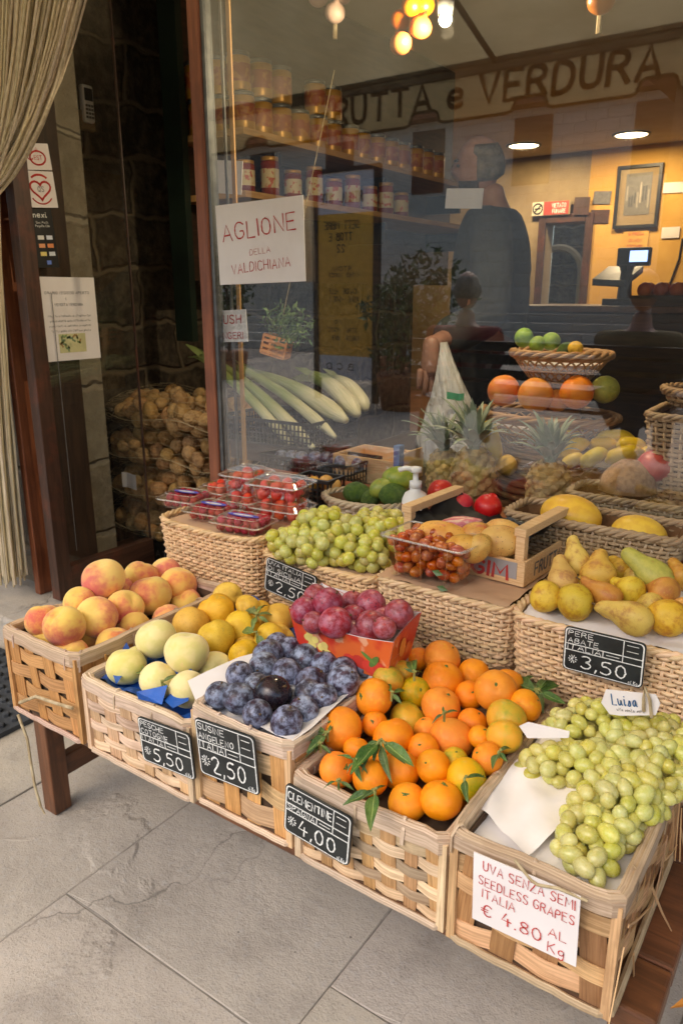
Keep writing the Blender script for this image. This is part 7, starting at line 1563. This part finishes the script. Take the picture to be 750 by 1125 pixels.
# black mesh crates
def mesh_crate(lab, c, w, d, h, rz=0, tilt=0, mat='black_plastic'):
    rt = thing('plastic_crate', lab, 'crate', c); rt.rotation_euler = (tilt, 0, rz); m = MB(); n = 12
    for s in (-1, 1):
        for i in range(int(w/.014)+1): x = -w/2+w*i/int(w/.014); m.box((x-.0022, s*d/2-.0015, .006), (x+.0022, s*d/2+.0015, h-.006))
        for i in range(int(d/.014)+1): y = -d/2+d*i/int(d/.014); m.box((s*w/2-.0015, y-.0022, .006), (s*w/2+.0015, y+.0022, h-.006))
        for z in (.02, .036, .052):
            if z < h-.012: m.box((-w/2, s*d/2-.001, z-.0022), (w/2, s*d/2+.001, z+.0022)); m.box((s*w/2-.001, -d/2, z-.0022), (s*w/2+.001, d/2, z+.0022))
    m.build('mesh_side', mat, rt); m = MB(); m.box((-w/2-.002, -d/2-.002, 0), (w/2+.002, d/2+.002, .006))
    for s in (-1, 1): m.box((-w/2-.004, s*d/2-.004, h-.0055), (w/2+.004, s*d/2+.004, h+.003)); m.box((s*w/2-.004, -d/2+.0045, h-.0055), (s*w/2+.004, d/2-.0045, h+.003))
    m.build('frame', mat, rt); return rt
c = at(350, 562, Y=1.40); c.z = .602; mesh_crate('small black mesh crate standing between the strawberries and the oval basket', c, .10, .07, .075, .05)
for k, (a, b) in enumerate(((343, 532), (358, 530), (366, 534))):
    q = at(a, b, Y=1.40); o = new('mushroom', ME['mango'][0]); o.location = q; o.scale = (.018, .018, .015); o.rotation_euler = (k, .5, 0); o.data = ME['cpear'][0]; tag(o, 'tan root in the small black mesh crate, '+('left', 'middle', 'right')[k]+' of three', 'root'); o.name = 'ginger_root'
c = at(352, 530, Y=1.66); c.z = ZL; mesh_crate('long black mesh crate lying just inside the window', c, .30, .16, .06, 0)
for k in range(9):
    q = c+Vector((-.12+.03*k, random.uniform(-.04, .04), .045)); o = new('plum', ME['plum'][0]); o.location = q; o.scale = (.021,)*3; tag(o, 'dark plum in the long black mesh crate inside the window', 'plum', 'plums in the black crate inside')
wb = thing('wood_box', 'open pale wood box with a blue corner post just inside the window', 'box', at(415, 535, Y=1.75).xy.to_3d()+Vector((0, 0, ZL)))
m = MB(); m.box((-.10, -.08, 0), (.10, -.075, .07)); m.box((-.10, .075, 0), (.10, .08, .07)); m.box((.095, -.074, 0), (.10, .074, .085)); m.box((-.1, -.074, 0), (-.095, .074, .07)); m.box((-.094, -.074, 0), (.094, .074, .005)); bevel(m.build('panel', 'wood_pale', wb), .001)
m = MB(); m.box((.1005, -.085, 0), (.118, -.06, .115), (.10, .22, .5)); m.build('blue_post', 'paint', wb)
# leeks
lc = at(325, 486, Y=1.72); lc.z = ZL+.065
kc = mesh_crate('black mesh crate of leeks behind the window', (at(318, 480, Y=1.82).x, 1.82, ZL+.06), .34, .26, .075, .05, .0)
m = MB(); m.box((-.15, -.11, -.06), (.15, .11, -.001)); m.build('stand', 'counter_wood', kc)
def leek(lab, a, b, Ya, Yb, r0, r1):
    A_, B_ = at(*a, Y=Ya), at(*b, Y=Yb); rt = thing('leek', lab, 'leek', A_, 'leeks behind the window'); m = MB(); n = 12
    pts = [A_.lerp(B_, i/n)-A_+Vector((0, 0, .02*math.sin(PI*i/n))) for i in range(n+1)]; m.tube(pts, [r0*(.35 if i == 0 else .8 if i == 1 else 1)*(1-(i/n))+r1*(i/n) for i in range(n+1)], 10, (1, 1, 1)); o = m.build('stalk', 'leek_skin', rt, True)
    m = MB(); d = vn(pts[-1]-pts[-2])
    for k in range(5):
        s_ = vn(d.cross(Vector((random.gauss(0, 1), random.gauss(0, 1), random.gauss(0, 1))))); m.ribbon([pts[-2]+s_*r1*.4, pts[-1]+d*.05+s_*r1*1.2, pts[-1]+d*.12+s_*r1*2+Vector((0, 0, -.01))], [vn(d.cross(s_))]*3, [.02, .022, .004], .0015, [s_]*3, jit((1, 1, 1), .2))
    m.build('leaves', 'leaf_pale', rt)
def leekmat():
    t = NT('leek_skin'); v = t.coord('UV', None, rnd=False); sp = t.n('ShaderNodeSeparateXYZ'); t.l(v, sp.inputs[0]); mp = t.coord('UV', (3, 160, 1), rnd=False)
    col = t.mix(t.ramp(sp.outputs[0], 0, 1, .16, .34), rgb(222, 216, 178), rgb(128, 146, 76)); col = t.mix(t.ramp(t.noise(mp, 2, 3), 0, .5, .45, .6), col, rgb(170, 176, 116)); t.principled(col, .45); MATS['leek_skin'] = t.m
leekmat()
for a, b, Ya, Yb, r0, r1, lab in (((344, 492), (240, 400), 1.70, 2.05, .020, .016, 'thin leek in front of the others'), ((327, 496), (222, 392), 1.72, 2.0, .018, .014, 'leftmost thin green leek'), ((368, 480), (262, 404), 1.74, 2.05, .018, .016, 'thin leek lying against the thick pale ones'), ((380, 462), (280, 412), 1.80, 2.1, .030, .022, 'thick pale leek lying across the crate'), ((393, 456), (345, 414), 1.86, 2.1, .030, .022, 'short thick pale leek at the right'), ((402, 450), (370, 418), 1.95, 2.1, .028, .02, 'thick pale leek at the right, behind the short one')):
    leek(lab+' behind the window', a, b, Ya, Yb, r0, r1)
# herb basket hanging
hc = at(304, 380, Y=2.05); hb = thing('herb_basket', 'small orange slotted basket of green herbs hanging behind the AGLIONE paper', 'basket', hc)
m = MB()
m.box((-.06, -.04, -.05), (.06, .04, -.045)); 
for s in (-1, 1):
    for z in (-.04, -.014, .012, .035): m.box((-.06, s*.04-.0015, z), (.06, s*.04+.0015, z+.014)); m.box((s*.06-.0015, -.04, z), (s*.06+.0015, .04, z+.014))
    for x in (-.06, -.02, .02, .06): m.box((x-.005, s*.04-.001, -.045), (x+.005, s*.04+.001, .045))
simple('plastic_orange', rgb(236, 166, 98), rgb(222, 146, 80), 8, .45); m.build('basket', 'plastic_orange', hb); hb.scale = (.72, .72, .72); hb.rotation_euler = (0, .25, .3)
m = MB(); m.tube([(0, 0, .04), (0, 0, 1.2)], .002, 5); m.build('cord', 'twine', hb); m = MB()
for k in range(420):
    u = vn(Vector((random.gauss(0, 1), random.gauss(0, 1), random.gauss(0, 1))))*random.random()**.5; p = Vector((u.x*.13+.03, u.y*.09, .10+u.z*.11)); leaf_faces(m, p, random.uniform(.02, .045), .012, vn(Vector((random.gauss(0, 1), random.gauss(0, 1), random.gauss(.3, 1)))), vn(Vector((random.gauss(0, 1), random.gauss(0, 1), random.gauss(0, 1)))), jit((.20, .30, .10), .35))
for k in range(26): m.tube([(random.uniform(-.04, .04), random.uniform(-.03, .03), -.02), (random.uniform(-.1, .14), random.uniform(-.06, .06), .12)], .0018, 4, (.3, .38, .16))
m.build('herbs', 'leafage', hb)
# shopping bag
p0, p1, p2, p3 = at(490, 376, Y=1.98), at(541, 442, Y=1.98), at(528, 512, Y=1.98), at(462, 508, Y=1.98)
bg = thing('plastic_bag', 'thin translucent plastic bag of fruit pulled up to a point behind the pineapples', 'bag', p3+Vector((.08, 0, 0)))
m = MB(); off = bg.location
def bagf(u, v):
    a = 2*PI*u; z = p3.z+(p0.z-p3.z)*v; f = min(1, v/.55); wide = .104*(1-max(0, (v-.25)/.75)**.85*.97)*(.8+.2*min(1, v*5)); cx = (p3.x+p2.x)/2*(1-v)+(p0.x)*v+.01*math.sin(v*4); k = 1+.09*math.sin(a*7+v*9)+.06*math.sin(a*13-v*7)+.04*math.sin(a*23+v*15)
    return Vector((cx+wide*k*math.cos(a), 1.98+.055*(1-.9*max(0, v-.3))*k*math.sin(a), z))-off
m.grid(49, 22, bagf); m.build('film', 'thin_bag', bg, True)
m = MB(); c = at(500, 436, Y=1.915)-off; m.grid(8, 4, lambda u, v: c+Vector(((u-.5)*.055, .006*math.sin(u*6), (v-.5)*.02+.01*(u-.5)**2)), (.10, .42, .22)); m.build('green_print', 'paint', bg)
for k, (a, b, w) in enumerate(((492, 490, 26), (515, 478, 22), (480, 470, 22))):
    q = at(a, b, Y=1.98); o = new('pale_peach', ME['pale'][0]); o.location = q; o.scale = (.032,)*3; tag(o, 'pale fruit in the plastic bag, '+('lowest', 'right', 'left')[k]+' of three', 'fruit', 'fruit in the plastic bag')
# ------------------------------------------------------------------ potato sacks
po = [uni((lambda ph: lambda u: Vector((u.x*1.25*(1+.08*math.sin(2*u.z+ph)), u.y*(1+.06*math.sin(3*u.x+ph)), u.z*.92*(1+.05*math.cos(3*u.y+ph)))))(i*1.3), 16, 11) for i in range(3)]
proto('potato', [mk(m_, 'potato_skin', 'potato') for m_ in po]); simple('net_white', rgb(200, 180, 140), rgb(180, 160, 120), 20, .7)
SKS = [((-2.19, 2.03, .225), 'lowest net sack of potatoes in the pile by the wall'), ((-2.17, 2.03, .37), 'second net sack of potatoes from the bottom, with a white tag'), ((-2.20, 2.03, .515), 'third net sack of potatoes from the bottom'), ((-2.14, 2.03, .665), 'topmost net sack of potatoes in the pile by the wall')]
for si, (c, lab) in enumerate(SKS):
    hx, hy, hz = .375, .19, .076; rt = thing('net_sack', lab, 'sack', c, 'net sacks of potatoes'); c = Vector(c); pts = []; t_ = 0
    while len(pts) < 75 and t_ < 6000:
        t_ += 1; u = vn(Vector((random.gauss(0, 1), random.gauss(0, 1), random.gauss(0, 1))))*(random.random()**.2); p = Vector((math.copysign(abs(u.x)**.8, u.x)*hx*.9, math.copysign(abs(u.y)**.8, u.y)*hy*.88, u.z*hz*.8))
        if p.y > hy*.25 or p.x > .35: continue
        if all((p-q).length > .048 for q in pts): pts.append(p)
    for p in pts:
        o = new('potato', random.choice(ME['potato'])); o.location = c+p; k = random.uniform(.025, .032); o.scale = (k, k, k); o.rotation_euler = (random.uniform(0, 6), random.uniform(0, 6), random.uniform(0, 6)); tag(o, 'brown potato inside one of the piled net sacks', 'potato', 'potatoes in the net sacks')
    m = MB(); n = 30
    def shell(u, v): a, b = 2*PI*u, PI*(v-.5); cu_ = lambda q: math.copysign(abs(q)**.75, q); return Vector((hx*1.06*cu_(math.cos(a))*abs(math.cos(b))**.6, hy*1.06*cu_(math.sin(a))*abs(math.cos(b))**.6, hz*1.12*math.sin(b)+.01*math.sin(a*3)))
    for j in range(1, 12): m.tube([shell(i/40, (j+(i % 2)*.5)/12.5) for i in range(40)], .0004, 3, closed=True)
    m.build('net', 'net_white', rt); m = MB(); m.tube([shell(i/60, .42+.05*math.sin(i*.7)) for i in range(60)], .0014, 5, closed=True); m.build('seam', 'net_white', rt)
    if si == 1: m = MB(); q = shell(.72, .6); m.grid(5, 5, lambda u, v: q+Vector(((u-.5)*.09, -.008+.006*math.sin(u*5), (v-.5)*.06))); m.build('paper_tag', 'white_paper', rt)
bk = thing('black_sack', 'black printed sack standing under the potato nets', 'sack', (-2.17, 2.04, .05)); m = MB(); m.grid(30, 6, lambda u, v: Vector((.24*math.copysign(abs(math.cos(2*PI*u))**.6, math.cos(2*PI*u))*(1+.03*math.sin(u*40)), .18*math.copysign(abs(math.sin(2*PI*u))**.6, math.sin(2*PI*u)), v*.115))); m.add([Vector((.24*math.cos(a), .18*math.sin(a), .115)) for a in [2*PI*i/20 for i in range(20)]], [tuple(range(20))]); m.build('sack_body', 'black_plastic', bk, True)
m = MB(); write(m, 'PATATE', Vector((-.12, -.188, .06)), Vector((1, 0, 0)), Vector((0, 0, 1)), Vector((0, -1, 0)), .026, .004, wob=0, width=.2); m.build('lettering', 'grey_ink', bk)
# a carafe on a small wall ledge, dimly seen through the door glass
c = at(78, 440, X=-2.51); cf = thing('glass_carafe', 'small glass carafe on a stone ledge behind the door glass', 'carafe', c)
m = MB(); m.lathe([(.03, -.04), (.04, -.02), (.036, .0), (.016, .02), (.014, .04), (.02, .045)], 18, cap=False); m.build('glass', 'clear_plastic', cf, True); m = MB(); m.box((-.085, -.08, -.06), (.05, .25, -.042)); m.build('ledge', 'stone_interior', cf)
# ------------------------------------------------------------------ light, sky, camera
w = bpy.data.worlds.new('World'); SC.world = w; w.use_nodes = True; nt = w.node_tree; bgn = nt.nodes['Background']; sky = nt.nodes.new('ShaderNodeTexSky'); sky.sky_type = 'NISHITA'; sky.sun_disc = False
SE, SA = R(46), R(192)          # sun height and compass direction (from behind the camera, a little to its left)
sky.sun_elevation = SE; sky.sun_rotation = SA; sky.air_density = 1.0; sky.dust_density = 2.5; sky.ozone_density = .6
nt.links.new(sky.outputs[0], bgn.inputs[0]); bgn.inputs[1].default_value = .15
sl = bpy.data.lights.new('sun', 'SUN'); sl.energy = .55; sl.angle = R(75); sl.color = (1, .985, .965); so = bpy.data.objects.new('sun', sl); COL.objects.link(so)
sd = Vector((math.sin(SA)*math.cos(SE), math.cos(SA)*math.cos(SE), math.sin(SE))); so.rotation_euler = sd.to_track_quat('Z', 'Y').to_euler(); so.location = (0, -3, 6)
cam = bpy.data.cameras.new('camera'); cam.sensor_fit = 'VERTICAL'; cam.sensor_height = 36; cam.lens = FPX/1125*36; cam.clip_start = .02; cam.clip_end = 500
co = bpy.data.objects.new('camera', cam); COL.objects.link(co); co.location = (0, 0, CH); co.rotation_euler = (R(90)-TH, 0, YAW); SC.camera = co
cam.dof.use_dof = True; cam.dof.focus_distance = 1.15; cam.dof.aperture_fstop = 14
vs_ = SC.view_settings; vs_.view_transform = 'Standard'; vs_.look = 'None'; vs_.gamma = 1; vs_.use_curve_mapping = False; vs_.exposure = 1.2
cy = SC.cycles; cy.use_denoising = True; cy.max_bounces = 10; cy.transparent_max_bounces = 24; cy.diffuse_bounces = 4; cy.glossy_bounces = 4; cy.transmission_bounces = 6; cy.caustics_reflective = False; cy.caustics_refractive = False; cy.sample_clamp_indirect = 6
